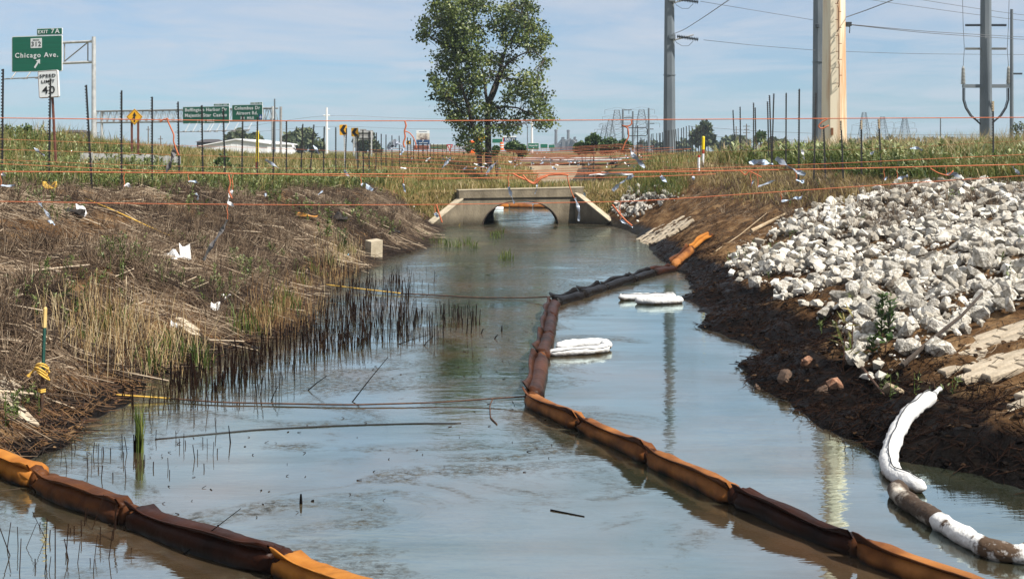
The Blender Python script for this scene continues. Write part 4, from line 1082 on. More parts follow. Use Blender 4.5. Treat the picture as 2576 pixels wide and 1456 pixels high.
def leaves(C, L, W, dirv, nrm, tint):
    """folded diamond leaves from C along dirv"""
    n = len(C); s = np.cross(dirv, nrm); s /= np.maximum(np.linalg.norm(s, axis=1, keepdims=True), 1e-6)
    V = np.empty((n, 4, 3)); V[:, 0] = C; m = C+dirv*(L*0.45)[:, None]
    V[:, 1] = m + s*W[:, None] + nrm*(W*0.35)[:, None]; V[:, 2] = C+dirv*L[:, None]; V[:, 3] = m - s*W[:, None] + nrm*(W*0.35)[:, None]
    b = np.arange(n)*4
    t = np.concatenate([np.stack([b, b+1, b+2], -1), np.stack([b, b+2, b+3], -1)])
    return V.reshape(-1, 3), t, np.repeat(tint, 4)
def unit(n):
    v = rng.normal(size=(n, 3)); return v/np.linalg.norm(v, axis=1, keepdims=True)
def scatter(n, side, d0, d1, y0, y1, power=1.0, m=260, seed=None, patch=None, zmin=0.0):
    """points on the bank: d metres inland of the waterline, nearer ones denser"""
    out = []
    while sum(map(len, out)) < n:
        k = n*2
        u = rng.random(k)
        Y = y0*(y1/y0)**u if power == 1.0 else (y0**(1-power)+u*(y1**(1-power)-y0**(1-power)))**(1/(1-power))
        d = rng.uniform(d0, d1, k)
        X = xl(Y)-d if side == 'L' else xr(Y)+d
        Z = T(X, Y)
        ok = frame_ok(X, Y, Z, m) & (Z > zmin)
        if patch is not None: ok &= patch(X, Y, d) > rng.random(k)
        out.append(np.stack([X, Y, Z], -1)[ok])
        if len(out) > 60: break
    return np.concatenate(out)[:n]
def stuff(name, me, label=None, cat=None):
    return tag(link(name, me), label, cat, kind="stuff")

# ---- dead reed litter on the left bank (and a little on the right)
m_straw = mat("dead_reed_straw", (0.2, 0.16, 0.12), 0.8, attr=[(0.0, (0.022, 0.012, 0.007)), (0.35, (0.095, 0.058, 0.032)), (0.7, (0.27, 0.195, 0.125)), (1.0, (0.52, 0.42, 0.30))])
def litter(name, label, P, lo, hi, rmin, rmax, downhill, tintshift=0.0, lift=0.05):
    n = len(P); L = rng.uniform(lo, hi, n)
    a = rng.normal(0, 0.75, n) + downhill; wild = rng.random(n) < 0.25; a = np.where(wild, rng.uniform(0, 6.28, n), a)
    B = P.copy(); B[:, 0] += np.cos(a)*L; B[:, 1] += np.sin(a)*L; B[:, 2] = T(B[:, 0], B[:, 1])
    P = P.copy(); P[:, 2] += rng.uniform(-0.01, lift, n); B[:, 2] = np.maximum(B[:, 2], 0) + rng.uniform(-0.02, lift*2.2, n)
    up = rng.random(n) < 0.10; B[:, 2] += np.where(up, rng.uniform(0.05, 0.35, n)*L, 0)
    tv = rng.beta(2.0, 2.6, n)-0.11+tintshift-0.45*(1-sstep(0.08, 0.55, P[:, 2]))+0.9*vnoise(P[:, 0]*0.9, P[:, 1]*0.7, 444)+0.5*vnoise(P[:, 0]*2.7, P[:, 1]*2.2, 445)
    M_ = (P+B)/2 + rng.normal(0, 1, (n, 3))*np.array([[0.10, 0.10, 0.04]])*L[:, None]; M_[:, 2] = np.maximum(M_[:, 2], T(M_[:, 0], M_[:, 1])+0.005); rr_ = rng.uniform(rmin, rmax, n)
    V, q, t = sticks(P, M_, rr_, np.clip(tv, 0, 1)); V2, q2, t2 = sticks(M_, B, rr_*0.75, np.clip(tv, 0, 1))
    V = np.concatenate([V, V2]); q = np.concatenate([q, q2+len(t)]); t = np.concatenate([t, t2])
    return stuff(name, fast_mesh(name, V, [q], m_straw, t), label, "dead reeds")
slopeL = lambda X, Y, d: np.clip(1.15 - np.clip(d/wid_l(Y)-0.95, 0, 1)*4, 0.02, 1)*np.clip(0.62+1.5*vnoise(X*0.75, Y*0.5, 447)+0.8*vnoise(X*2.1, Y*1.7, 448), 0.06, 1)*np.clip(sstep(0.1, 1.3, d)+sstep(15, 19, Y), 0.12, 1)
P = scatter(52000, 'L', 0.02, 8.0, 9.0, 47, patch=slopeL)
litter("reed_litter", "grey-brown dead reed litter covering the left bank", P, 0.18, 0.75, 0.003, 0.0075, -0.55)
slopeR = lambda X, Y, d: np.clip(1.2 - np.clip(d/wid_r(Y)-0.9, 0, 1)*5, 0.02, 1)*np.clip((vnoise(X*0.7, Y*0.5, 77)+0.62), 0.15, 1)
P = scatter(9000, 'R', 1.2, 7.5, 12.0, 48, patch=lambda X, Y, d: slopeR(X, Y, d)*sstep(0.35, 0.75, T(X, Y))*np.clip((Y-10)/14, 0.12, 1))
litter("reed_litter", "brown dead reed litter strewn over the right bank", P, 0.08, 0.34, 0.0025, 0.005, 3.7, -0.2, 0.02)

P = scatter(6000, 'L', 0.0, 4.0, 31, 47.5)
litter("reed_litter", "brown litter on the left bank just short of the culvert", P, 0.2, 0.7, 0.004, 0.008, -0.5, -0.05)

# ---- stouter broken stalks and branches over the left bank, fine pale fibres on the right
P = scatter(1500, 'L', 0.1, 6.5, 10, 46, patch=slopeL)
n = len(P); aa = rng.normal(-0.6, 0.8, n); LL = rng.uniform(0.25, 1.1, n); B = P.copy(); B[:, 0] += np.cos(aa)*LL; B[:, 1] += np.sin(aa)*LL; B[:, 2] = np.maximum(T(B[:, 0], B[:, 1]), 0)+rng.uniform(0.02, 0.22, n); P[:, 2] += 0.03
V, q, t = sticks(P, B, rng.uniform(0.006, 0.016, n), np.where(rng.random(n) < 0.6, rng.uniform(0, 0.2, n), rng.uniform(0.7, 1.0, n)))
stuff("broken_stalks", fast_mesh("broken_stalks", V, [q], m_straw, t), "thick broken stalks and branches lying on the left bank", "dead reeds")
P = scatter(8000, 'R', 1.0, 7.5, 10, 46, patch=lambda X, Y, d: sstep(0.3, 0.6, T(X, Y))*np.clip(0.5+1.5*vnoise(X*0.8, Y*0.6, 661), 0.1, 1))
litter("reed_litter", "fine pale fibres strewn over the brown right slope", P, 0.04, 0.2, 0.002, 0.0042, 3.7, 0.12, 0.012)

# ---- bristling dead tufts on the left bank
def tufts(centres, per, hmin, hmax, spread, r, mtl, name, label, tshift=0.0, droop=0.9, cat="dead reeds"):
    n = len(centres); C = np.repeat(centres, per, axis=0); N = len(C)
    a = rng.uniform(0, 6.28, N); l = rng.uniform(hmin, hmax, N); out = rng.uniform(0.15, droop, N)
    P0 = C + np.stack([np.cos(a)*spread*rng.random(N), np.sin(a)*spread*rng.random(N), np.zeros(N)], -1)
    B = P0 + np.stack([np.cos(a)*l*out, np.sin(a)*l*out, l*np.sqrt(np.clip(1-out**2, 0.03, 1))], -1)
    V, q, t = sticks(P0, B, rng.uniform(r*0.6, r*1.2, N), np.clip(rng.beta(2, 2, N)+np.repeat(rng.normal(0, 0.15, n), per)+tshift, 0, 1))
    return stuff(name, fast_mesh(name, V, [q], mtl, t), label, cat)
P = scatter(760, 'L', 0.5, 6.5, 11, 46, patch=slopeL)
tufts(P, 34, 0.12, 0.42, 0.10, 0.004, m_straw, "dead_tuft", "bristling tufts of dead stalks over the left bank", -0.2)
P = scatter(560, 'R', 2.2, 8.0, 24, 47, patch=lambda X, Y, d: np.clip((d/wid_r(Y)-0.25)*2, 0, 1))
tufts(P, 34, 0.10, 0.34, 0.12, 0.004, m_straw, "dead_tuft", "brown dead tufts along the crest of the right bank", -0.2)

# ---- green leafy weeds on top of the left bank
m_weed = mat("weed_leaf", (0.1, 0.15, 0.04), 0.5, attr=[(0.0, (0.030, 0.052, 0.010)), (0.40, (0.105, 0.145, 0.030)), (0.72, (0.25, 0.28, 0.095)), (1.0, (0.36, 0.39, 0.21))], transl=0.25)
def weeds(P, hmin, hmax, per, lmin, lmax, name, label, mtl=m_weed, tlo=0.1, thi=0.95, up=0.35, cat="weeds"):
    n = len(P); hgt = rng.uniform(hmin, hmax, n); C = np.repeat(P, per, axis=0); N = len(C); f = rng.random(N)**0.7
    lean = np.repeat(rng.normal(0, 0.10, (n, 2)), per, axis=0)
    C = C + np.stack([lean[:, 0]*f, lean[:, 1]*f, f*np.repeat(hgt, per)], -1)
    a = rng.uniform(0, 6.28, N); e = rng.uniform(-0.3, 0.9, N)+up*f
    d = np.stack([np.cos(a)*np.cos(e), np.sin(a)*np.cos(e), np.sin(e)], -1)
    nr = unit(N)*0.5 + np.array([[0, 0, 1.0]]); nr /= np.linalg.norm(nr, axis=1, keepdims=True)
    L = rng.uniform(lmin, lmax, N)*np.repeat(np.clip(P[:, 1]/30, 0.8, 1.9), per)
    tint = np.clip(rng.normal((tlo+thi)/2, 0.26, N)*(0.55+0.6*f)+np.repeat(rng.normal(0, 0.12, n), per), 0, 1)
    V, t, ti = leaves(C, L, L*rng.uniform(0.14, 0.24, N), d, nr, tint)
    A = P.copy(); B = P.copy(); B[:, 2] += hgt*0.95
    V2, q2, t2 = sticks(A, B, np.full(n, 0.006), np.full(n, 0.35))
    V = np.concatenate([V, V2]); q2 = q2+len(ti)
    return stuff(name, fast_mesh(name, V, [t, q2], mtl, np.concatenate([ti, t2])), label, cat)
bankL = lambda X, Y, d: sstep(0.92, 1.12, d/wid_l(Y))*np.clip(1.2-0.045*np.clip(d-wid_l(Y), 0, 99), 0.1, 1)*np.clip(vnoise(X*0.35, Y*0.25, 91)*1.6+0.85, 0.12, 1)*(Y < 60)
P = scatter(4600, 'L', 2.4, 22, 21, 60, patch=bankL, m=120)
weeds(P, 0.2, 0.7, 20, 0.06, 0.12, "weeds", "dense silvery green leafy weeds on top of the left bank")
P = scatter(480, 'L', 0.4, 6, 11, 46, patch=lambda X, Y, d: np.clip(vnoise(X*0.8, Y*0.5, 191)*4-0.6, 0, 1), m=60)
weeds(P, 0.12, 0.4, 22, 0.05, 0.10, "weeds", "scattered small green weeds among the left bank litter", tlo=0.0, thi=0.8)
P = scatter(90, 'R', 0.8, 9, 11, 40, patch=lambda X, Y, d: np.clip(vnoise(X*0.9, Y*0.6, 291)*4-0.7, 0, 1), m=60)
weeds(P, 0.1, 0.3, 18, 0.05, 0.09, "weeds", "sparse low green weeds on the right bank", tlo=0.0, thi=0.7)

# ---- grasses
G_STOPS = [(0.0, (0.035, 0.062, 0.010)), (0.3, (0.105, 0.145, 0.024)), (0.55, (0.21, 0.185, 0.050)), (0.8, (0.33, 0.235, 0.095)), (1.0, (0.50, 0.40, 0.22))]
m_grass = mat("grass_blade", (0.1, 0.15, 0.04), 0.55, attr=G_STOPS, transl=0.3)
def grass(P, hmin, hmax, w, name, label, tmid, tsd=0.16, leanf=0.4, cat="grass", pat=0.22, wind=(0.0, 0.0)):
    n = len(P); h = rng.uniform(hmin, hmax, n)*(1+0.5*vnoise(P[:, 0]*0.6, P[:, 1]*0.4, 71)); lean = rng.normal(0, leanf, (n, 2))*h[:, None]*0.8 + np.array([wind])*h[:, None]
    tint = np.clip(rng.normal(tmid, tsd, n) + pat*2*vnoise(P[:, 0]*0.5, P[:, 1]*0.3, 87), 0, 1)
    ww = w*np.clip(P[:, 1]/24, 0.7, 4.0)*rng.uniform(0.6, 1.3, n)
    V, q, t, ti = blades(P, h, lean, ww, rng.normal(0, 0.9, n), tint)
    return stuff(name, fast_mesh(name, V, [q, t], m_grass, ti), label, cat)
P = scatter(42000, 'L', 2.2, 34, 21, 118, patch=lambda X, Y, d: sstep(0.9, 1.15, d/wid_l(Y))*np.clip(0.45+0.8*sstep(30, 55, Y), 0, 1), m=60)
grass(P, 0.3, 0.75, 0.006, "grass", "mixed green and straw grass over the left field", 0.55, 0.22)
P = scatter(2600, 'L', 4, 30, 22, 70, patch=lambda X, Y, d: sstep(1.1, 1.4, d/wid_l(Y))*np.clip(0.4+1.6*vnoise(X*0.4, Y*0.3, 771), 0, 1), m=60)
grass(P, 0.7, 1.25, 0.005, "tall_grass", "straggling tall stalks among the left bank weeds", 0.68, 0.2, 0.3)
P = scatter(15000, 'L', 13, 60, 45, 118, patch=lambda X, Y, d: sstep(13, 17, -X), m=60)
grass(P, 0.2, 0.5, 0.007, "grass", "golden green grass on the ramp embankment at left", 0.52, 0.14)
P = scatter(26000, 'R', 3.0, 22, 26, 48, patch=lambda X, Y, d: sstep(1.05, 1.35, d/wid_r(Y))*sstep(8.2, 10.5, X+0.0*Y+0.08*(Y-30)), m=60)
grass(P, 0.45, 1.1, 0.0095, "tall_grass", "tall green reed grass on top of the right bank", 0.34, 0.2, 0.62, pat=0.3)
P = scatter(1500, 'R', 3.0, 20, 27, 48, patch=lambda X, Y, d: sstep(1.05, 1.3, d/wid_r(Y))*sstep(8.0, 10.0, X), m=60)
weeds(P, 0.4, 1.0, 16, 0.10, 0.20, "weeds", "broad-leaved weeds mixed into the right bank grass", tlo=0.2, thi=0.9)
P = scatter(5000, 'R', 5.0, 24, 30, 60, patch=lambda X, Y, d: sstep(1.15, 1.45, d/wid_r(Y))*sstep(9.5, 12, X), m=60)
grass(P, 0.9, 1.45, 0.006, "tall_grass", "straw-coloured seed stalks above the right bank grass", 0.82, 0.10, 0.35)
P = scatter(20000, 'R', 2.2, 30, 44, 118, patch=lambda X, Y, d: sstep(0.8, 1.2, d/wid_r(Y)), m=60)
grass(P, 0.25, 0.75, 0.006, "grass", "golden brown grass beyond the culvert on the right", 0.62, 0.17)
P = scatter(9000, 'R', 1.5, 6.5, 30, 48, patch=lambda X, Y, d: sstep(0.5, 0.85, d/wid_r(Y)), m=60)
grass(P, 0.12, 0.4, 0.005, "grass", "short rusty brown grass along the right bank crest", 0.78, 0.10, 0.5, pat=0.1)
P = scatter(15000, 'L', 0.3, 14, 46, 117, patch=lambda X, Y, d: np.full(len(X), 1.0), m=60)
grass(P, 0.2, 0.6, 0.006, "grass", "dry brown grass beyond the culvert on the left", 0.66, 0.17)
# on the earth over the culvert
n = 6500; bx = rng.uniform(-5.2, 6.6, n); bt = rng.uniform(0.7, 7.4, n); by = 48.05+(bx+2.13)*0.326+bt
bz = 1.36 - 0.35*sstep(5.5, 7.9, bt) - 0.9*sstep(4.6, 6.6, bx) - 0.9*sstep(3.4, 5.4, -bx)
grass(np.stack([bx, by, np.maximum(bz, T(bx, by))], -1), 0.12, 0.42, 0.006, "grass", "dry grass growing on the earth over the culvert", 0.55, 0.2)
# on the flanks of that earth, beside the wing walls
for s0, s1, lab in ((-6.0, -2.3, "dry brown grass on the flank left of the wing wall"), (3.1, 6.6, "dry brown grass on the flank right of the wing wall")):
    n = 2600; bx = rng.uniform(s0, s1, n); f = rng.random(n); by0 = 48.05+(bx+2.13)*0.326+0.36
    zt_ = 1.32 - 0.9*sstep(4.6, 6.6, bx) - 0.9*sstep(3.4, 5.4, -bx)
    grass(np.stack([bx, by0-0.9*f, zt_+(-0.5-zt_)*f], -1), 0.08, 0.32, 0.006, "grass", lab, 0.70, 0.2, 0.6)
for x0, x1, y0, y1, n, lab in ((1480, 1720, 445, 492, 2600, "green and gold grass right of the culvert headwall"), (1050, 1165, 440, 520, 1800, "greenish grass left of the culvert headwall")):
    pts = np.array([tuple(G(rng.uniform(x0, x1), rng.uniform(y0, y1))) for _ in range(240)])
    Q = pts[rng.integers(0, len(pts), n)] + rng.normal(0, 0.22, (n, 3))*np.array([[1, 1, 0]]); Q[:, 2] = np.maximum(T(Q[:, 0], Q[:, 1]), Q[:, 2]-0.02)
    grass(Q, 0.15, 0.45, 0.005, "grass", lab, 0.42, 0.2)

# ---- reeds along the left waterline: pale dead stems, fresh green shoots, oil-black stubble in the water
m_reed = mat("reed_stem", (0.3, 0.22, 0.1), 0.7, attr=[(0.0, (0.07, 0.028, 0.012)), (0.4, (0.22, 0.12, 0.045)), (0.75, (0.42, 0.30, 0.14)), (1.0, (0.58, 0.47, 0.28))])
m_oilstem = mat("oil_black_stem", (0.012, 0.008, 0.006), 0.7, spec=0.05, attr=[(0.0, (0.004, 0.003, 0.003)), (1.0, (0.026, 0.013, 0.008))])
def in_poly(x, y, poly):
    c = False; n = len(poly)
    for i in range(n):
        x1, y1 = poly[i]; x2, y2 = poly[(i+1) % n]
        if (y1 > y) != (y2 > y) and x < (x2-x1)*(y-y1)/(y2-y1)+x1: c = not c
    return c
def on_water(poly, n):
    xs_, ys_ = [p[0] for p in poly], [p[1] for p in poly]; out = []
    while len(out) < n:
        x, y = random.uniform(min(xs_), max(xs_)), random.uniform(min(ys_), max(ys_))
        if in_poly(x, y, poly):
            p = WA(x, y); g = float(T(p.x, p.y)); out.append((p.x, p.y, min(max(g, -0.25), 0.3)))
    return np.array(out)
def stems(P, hmin, hmax, r, mtl, name, label, tmid=0.5, lean=0.12, cat="reeds", below=0.1):
    n = len(P); h = rng.uniform(hmin, hmax, n); A = P.copy(); A[:, 2] = np.minimum(A[:, 2], 0.4)-below
    B = P.copy(); B[:, 2] = np.maximum(P[:, 2], 0)+h; B[:, :2] += rng.normal(0, lean, (n, 2))*h[:, None]
    V, q, t = sticks(A, B, rng.uniform(r*0.7, r*1.3, n), np.clip(rng.normal(tmid, 0.25, n), 0, 1))
    return stuff(name, fast_mesh(name, V, [q], mtl, t), label, cat)
dense = [(700, 858), (790, 800), (830, 735), (900, 700), (1010, 700), (1040, 760), (1060, 800), (1010, 850), (900, 880), (720, 905), (560, 985), (420, 1000), (440, 950), (560, 915)]
P = on_water(dense, 860)
stems(P, 0.03, 0.34, 0.0095, m_oilstem, "reed_stubble", "dense oil-blackened reed stubble standing in the water at left", 0.4, 0.17)
P = on_water([(880, 700), (1050, 670), (1100, 700), (1060, 760), (900, 740)], 60)
stems(P, 0.05, 0.28, 0.007, m_oilstem, "reed_stubble", "thin black stubble in the water below the concrete block", 0.3, 0.15)
P = on_water([(1030, 790), (1185, 780), (1215, 815), (1120, 855), (1000, 860), (1000, 760)], 130)
stems(P, 0.03, 0.28, 0.010, m_oilstem, "reed_stubble", "black stubble at the outer tip of the flooded reed bed", 0.2, 0.12)
P = on_water([(300, 1010), (560, 985), (720, 905), (830, 900), (700, 990), (500, 1030), (330, 1040)], 120)
stems(P, 0.05, 0.30, 0.006, m_oilstem, "reed_stubble", "sparse black stubble along the near edge of the reeds", 0.4, 0.2)
P = on_water([(0, 1300), (300, 1300), (340, 1456), (0, 1456)], 36)
stems(P, 0.03, 0.28, 0.005, m_oilstem, "reed_stubble", "broken dark stalks in the water below the left boom", 0.7, 0.5)
P = on_water([(150, 1120), (560, 1090), (560, 1180), (300, 1240), (160, 1180)], 40)
stems(P, 0.02, 0.16, 0.006, m_oilstem, "reed_stubble", "short dark stubs in the water above the left boom", 0.5, 0.25)
def bank_poly(poly, n):
    xs_, ys_ = [p[0] for p in poly], [p[1] for p in poly]; base = []
    while len(base) < 160:
        x, y = random.uniform(min(xs_), max(xs_)), random.uniform(min(ys_), max(ys_))
        if in_poly(x, y, poly): base.append(tuple(G(x, y)))
    b = np.array(base); Q = b[rng.integers(0, len(b), n)] + rng.normal(0, 0.22, (n, 3))*np.array([[1, 1, 0]]); Q[:, 2] = np.maximum(T(Q[:, 0], Q[:, 1]), 0.0); return Q
P = bank_poly([(130, 850), (260, 800), (400, 830), (500, 880), (450, 935), (330, 945), (190, 930)], 700)
stems(P, 0.08, 0.60, 0.0038, m_reed, "reeds", "pale dry reed stems standing by the lower left shore", 0.70, 0.24)
P = bank_poly([(600, 830), (700, 770), (800, 690), (890, 660), (900, 690), (800, 740), (760, 810), (650, 860)], 900)
stems(P, 0.10, 0.42, 0.004, m_reed, "reeds", "rust-brown reed stems along the left waterline", 0.38, 0.16)
P = bank_poly([(820, 640), (910, 610), (900, 650), (830, 690)], 320)
stems(P, 0.12, 0.4, 0.004, m_reed, "reeds", "golden reed stems beside the concrete block", 0.8, 0.14)
def shoots(pts, per, hmin, hmax, label, tmid=0.2, w=0.007, spread=0.09, lean=0.28):
    C = np.repeat(np.array([tuple(p) for p in pts]), per, axis=0); n = len(C); C[:, :2] += rng.normal(0, spread, (n, 2))
    C[:, 2] = np.maximum(T(C[:, 0], C[:, 1]), -0.05); h = rng.uniform(hmin, hmax, n)
    V, q, t, ti = blades(C, h, rng.normal(0, lean, (n, 2))*h[:, None], np.full(n, w)*rng.uniform(0.7, 1.3, n), rng.normal(0, 0.8, n), np.clip(rng.normal(tmid, 0.14, n), 0, 1))
    stuff("reed_shoots", fast_mesh("reed_shoots", V, [q, t], m_grass, ti), label, "reeds")
shoots([G(x, y) for x, y in ((205, 880), (262, 850), (300, 830), (385, 940), (430, 905), (600, 840), (640, 850), (700, 800), (735, 800), (480, 920), (510, 930))], 24, 0.25, 0.6, "fresh green reed shoots on the lower left shore")
shoots([G(x, y) for x, y in ((800, 700), (830, 670), (860, 650), (880, 640), (760, 720), (720, 760), (668, 810))], 30, 0.2, 0.5, "yellow-green reed shoots along the middle left shore", 0.35)
shoots([WA(x, y) for x, y in ((1240, 596), (1255, 590), (1248, 600), (1272, 650), (1275, 655), (1100, 612), (1130, 618), (1150, 622), (1175, 615), (1190, 625))], 26, 0.12, 0.42, "green water grass in front of the culvert", 0.22, 0.009)
shoots([WA(x, y) for x, y in ((1050, 605), (1075, 600), (1095, 595), (1065, 612), (1085, 608))], 60, 0.06, 0.2, "low green water weeds left of the culvert", 0.08, 0.012)
shoots([WA(350, 1135), WA(352, 1136)], 16, 0.35, 0.60, "single clump of green reed rising from the near water", 0.25, 0.007, 0.025, 0.13)
P = np.repeat(np.array([tuple(WA(350, 1136))]), 14, axis=0) + rng.normal(0, 0.022, (14, 3))*np.array([[1, 1, 0]])
stems(P, 0.10, 0.2, 0.007, m_oilstem, "reed_stubble", "black stem bases of the single green reed clump", 0.2, 0.08)

# ---- main tree
m_bark = mat("dark_bark", (0.035, 0.026, 0.02), 0.95, (0.075, 0.058, 0.045), scale=6, bump=0.03, stretch=(1, 1, 0.25))
m_leaf = mat("poplar_leaf", (0.05, 0.08, 0.02), 0.45, attr=[(0.0, (0.022, 0.037, 0.007)), (0.5, (0.070, 0.105, 0.020)), (0.85, (0.16, 0.20, 0.045)), (1.0, (0.28, 0.30, 0.09))], transl=0.2, spec=0.5)
Yt = 76.0
def TZ(zx, zy, dy=0.0): return D((1150+zx/3.165)*0.8598, zy/3.165*0.8598, Yt+dy)
tb = TZ(880, 1440); tb.z = float(T(tb.x, tb.y))
tree = thing("poplar_tree", "tall leafy poplar with forked dark trunk standing beyond the culvert", "tree", tuple(tb))
LIMBS = [  # (points in a detail of the photograph, radius from, to, depth swing)
 ([(884,1560),(882,1440),(880,1300),(878,1100),(880,940)], .23, .17, 0), ([(880,940),(905,880),(940,780),(985,680),(1010,560),(1050,430),(1120,330),(1180,200),(1200,60),(1190,-40)], .13, .03, .8),
 ([(890,965),(935,880),(965,800),(990,720),(1030,620),(1120,540),(1220,490),(1320,480),(1400,560)], .12, .02, -.9), ([(876,960),(855,860),(850,740),(800,560),(760,400),(745,220),(770,60),(800,-50)], .11, .02, .3),
 ([(806,1540),(792,1430),(770,1300),(715,1100),(695,980),(650,860),(610,720),(590,560),(560,380),(520,200),(480,60),(490,-40)], .15, .025, -.6), ([(700,1080),(640,1040),(580,960),(480,900)], .06, .02, -1.0),
 ([(880,1030),(960,1000),(1060,990),(1160,1000),(1240,1040),(1330,1090),(1420,1120)], .085, .02, .5), ([(740,1190),(690,1010),(700,900),(760,760)], .08, .02, .9),
 ([(605,700),(500,620),(420,700)], .05, .015, -.6), ([(572,450),(430,410),(330,340),(270,330)], .055, .015, .6), ([(985,690),(1100,740),(1220,740),(1330,780),(1390,880)], .06, .015, 1.0), ([(1050,430),(1180,350),(1320,330),(1400,390)], .055, .015, -.7),
 ([(880,1180),(940,1150),(1040,1140),(1110,1170)], .04, .012, -.8), ([(775,1310),(700,1260),(650,1250)], .04, .012, .5), ([(650,860),(520,820),(440,800)], .05, .015, .8)]
lp = []
for pts, r0, r1, sw in LIMBS:
    n = len(pts); P3 = [TZ(x, y, sw*i/(n-1)*2.0) for i, (x, y) in enumerate(pts)]
    fine = []
    for i in range(n-1):
        for k in range(4): fine.append(P3[i].lerp(P3[i+1], k/4))
    fine.append(P3[-1])
    for _ in range(2): fine = [fine[0]]+[(fine[i-1]+fine[i]*2+fine[i+1])/4 for i in range(1, len(fine)-1)]+[fine[-1]]
    rad = [r0+(r1-r0)*i/(len(fine)-1) for i in range(len(fine))]
    mb = MB(); mb.tube(fine, rad, 8); part("trunk" if r0 > 0.14 else "limb", mb, m_bark, tree, smooth=True)
    lp += fine
BLOBS = [(470,60,110,90),(640,60,150,80),(840,40,90,60),(500,-70,100,60),(700,-60,120,60),(1180,-10,80,45),(420,180,90,70),(300,230,70,60),(262,350,36,40),(560,200,120,90),(690,200,90,90),(600,350,150,90),(480,330,70,60),(770,250,50,50),
 (1180,100,160,80),(1020,110,90,65),(950,220,70,55),(1150,230,180,95),(1330,240,65,65),(1300,370,130,65),(1400,380,48,48),(1100,360,110,75),(1300,480,85,45),(1395,580,48,48),(835,350,60,45),(700,450,150,95),(520,450,90,65),(440,540,75,55),
 (600,600,150,95),(780,560,90,90),(950,560,85,75),(1085,560,55,55),(480,620,75,45),(400,720,65,45),(640,720,120,75),(790,720,85,75),(900,680,50,60),(1060,700,65,45),(1250,690,75,45),(1320,760,75,55),(1180,790,85,60),(1370,900,75,55),
 (1250,880,85,55),(1080,830,75,45),(1080,910,70,45),(1320,990,85,45),(1400,1040,55,38),(1440,1110,45,28),(1370,1150,38,32),(1250,1070,36,28),(450,800,95,55),(560,820,95,65),(420,900,65,45),(560,930,105,55),(700,880,95,75),(500,1010,75,45),
 (640,1040,105,55),(780,1000,75,65),(560,1090,36,28),(960,1000,85,50),(950,1090,85,45),(1080,1100,75,45),(1120,1180,36,28),(980,1190,95,45),(790,1110,55,55),(620,1150,55,38),(700,1200,85,55),(660,1270,55,38),(720,1330,75,45),(800,1250,65,55),(790,1380,55,45)]
mbt = MB(); LC, LT = [], []
lpa = np.array([tuple(p) for p in lp])
for bx, by, rx, ry in BLOBS:
    nc = max(3, int(rx*ry/900)); dd = rng.normal(0, 1.3)
    for _ in range(nc*2):
        a, rr = rng.uniform(0, 6.28), math.sqrt(rng.random()); cxp, cyp = bx+rx*rr*math.cos(a), by+ry*rr*math.sin(a)
        c = TZ(cxp, cyp, dd+rng.normal(0, 0.8)); near = lpa[np.argmin(((lpa-np.array(c))**2).sum(1))]
        if rng.random() < 0.6: mbt.tube([near, Vector(near).lerp(c, 0.55)+Vector((0, 0, 0.12)), c], [0.03, 0.018, 0.008], 3, caps=False)
        k = int(rng.integers(20, 36)); off = rng.normal(0, 1, (k, 3))*np.array([[0.24, 0.26, 0.20]])
        LC.append(np.array(c)+off); LT.append(np.clip(rng.normal(0.5, 0.2)+rng.normal(0, 0.16, k), 0, 1))
part("twigs", mbt, m_bark, tree)["kind"] = "stuff"
LC = np.concatenate(LC); LT = np.concatenate(LT); n = len(LC)
d = unit(n); d[:, 2] -= 0.45; d /= np.linalg.norm(d, axis=1, keepdims=True); nr = unit(n)+np.array([[0.3, -0.3, 0.6]]); nr /= np.linalg.norm(nr, axis=1, keepdims=True)
L = rng.uniform(0.13, 0.24, n)
V, t, ti = leaves(LC - np.array(tuple(tb)), L, L*0.40, d, nr, LT)
cr = link("crown", fast_mesh("crown", V, [t], m_leaf, ti), tree); cr["kind"] = "stuff"

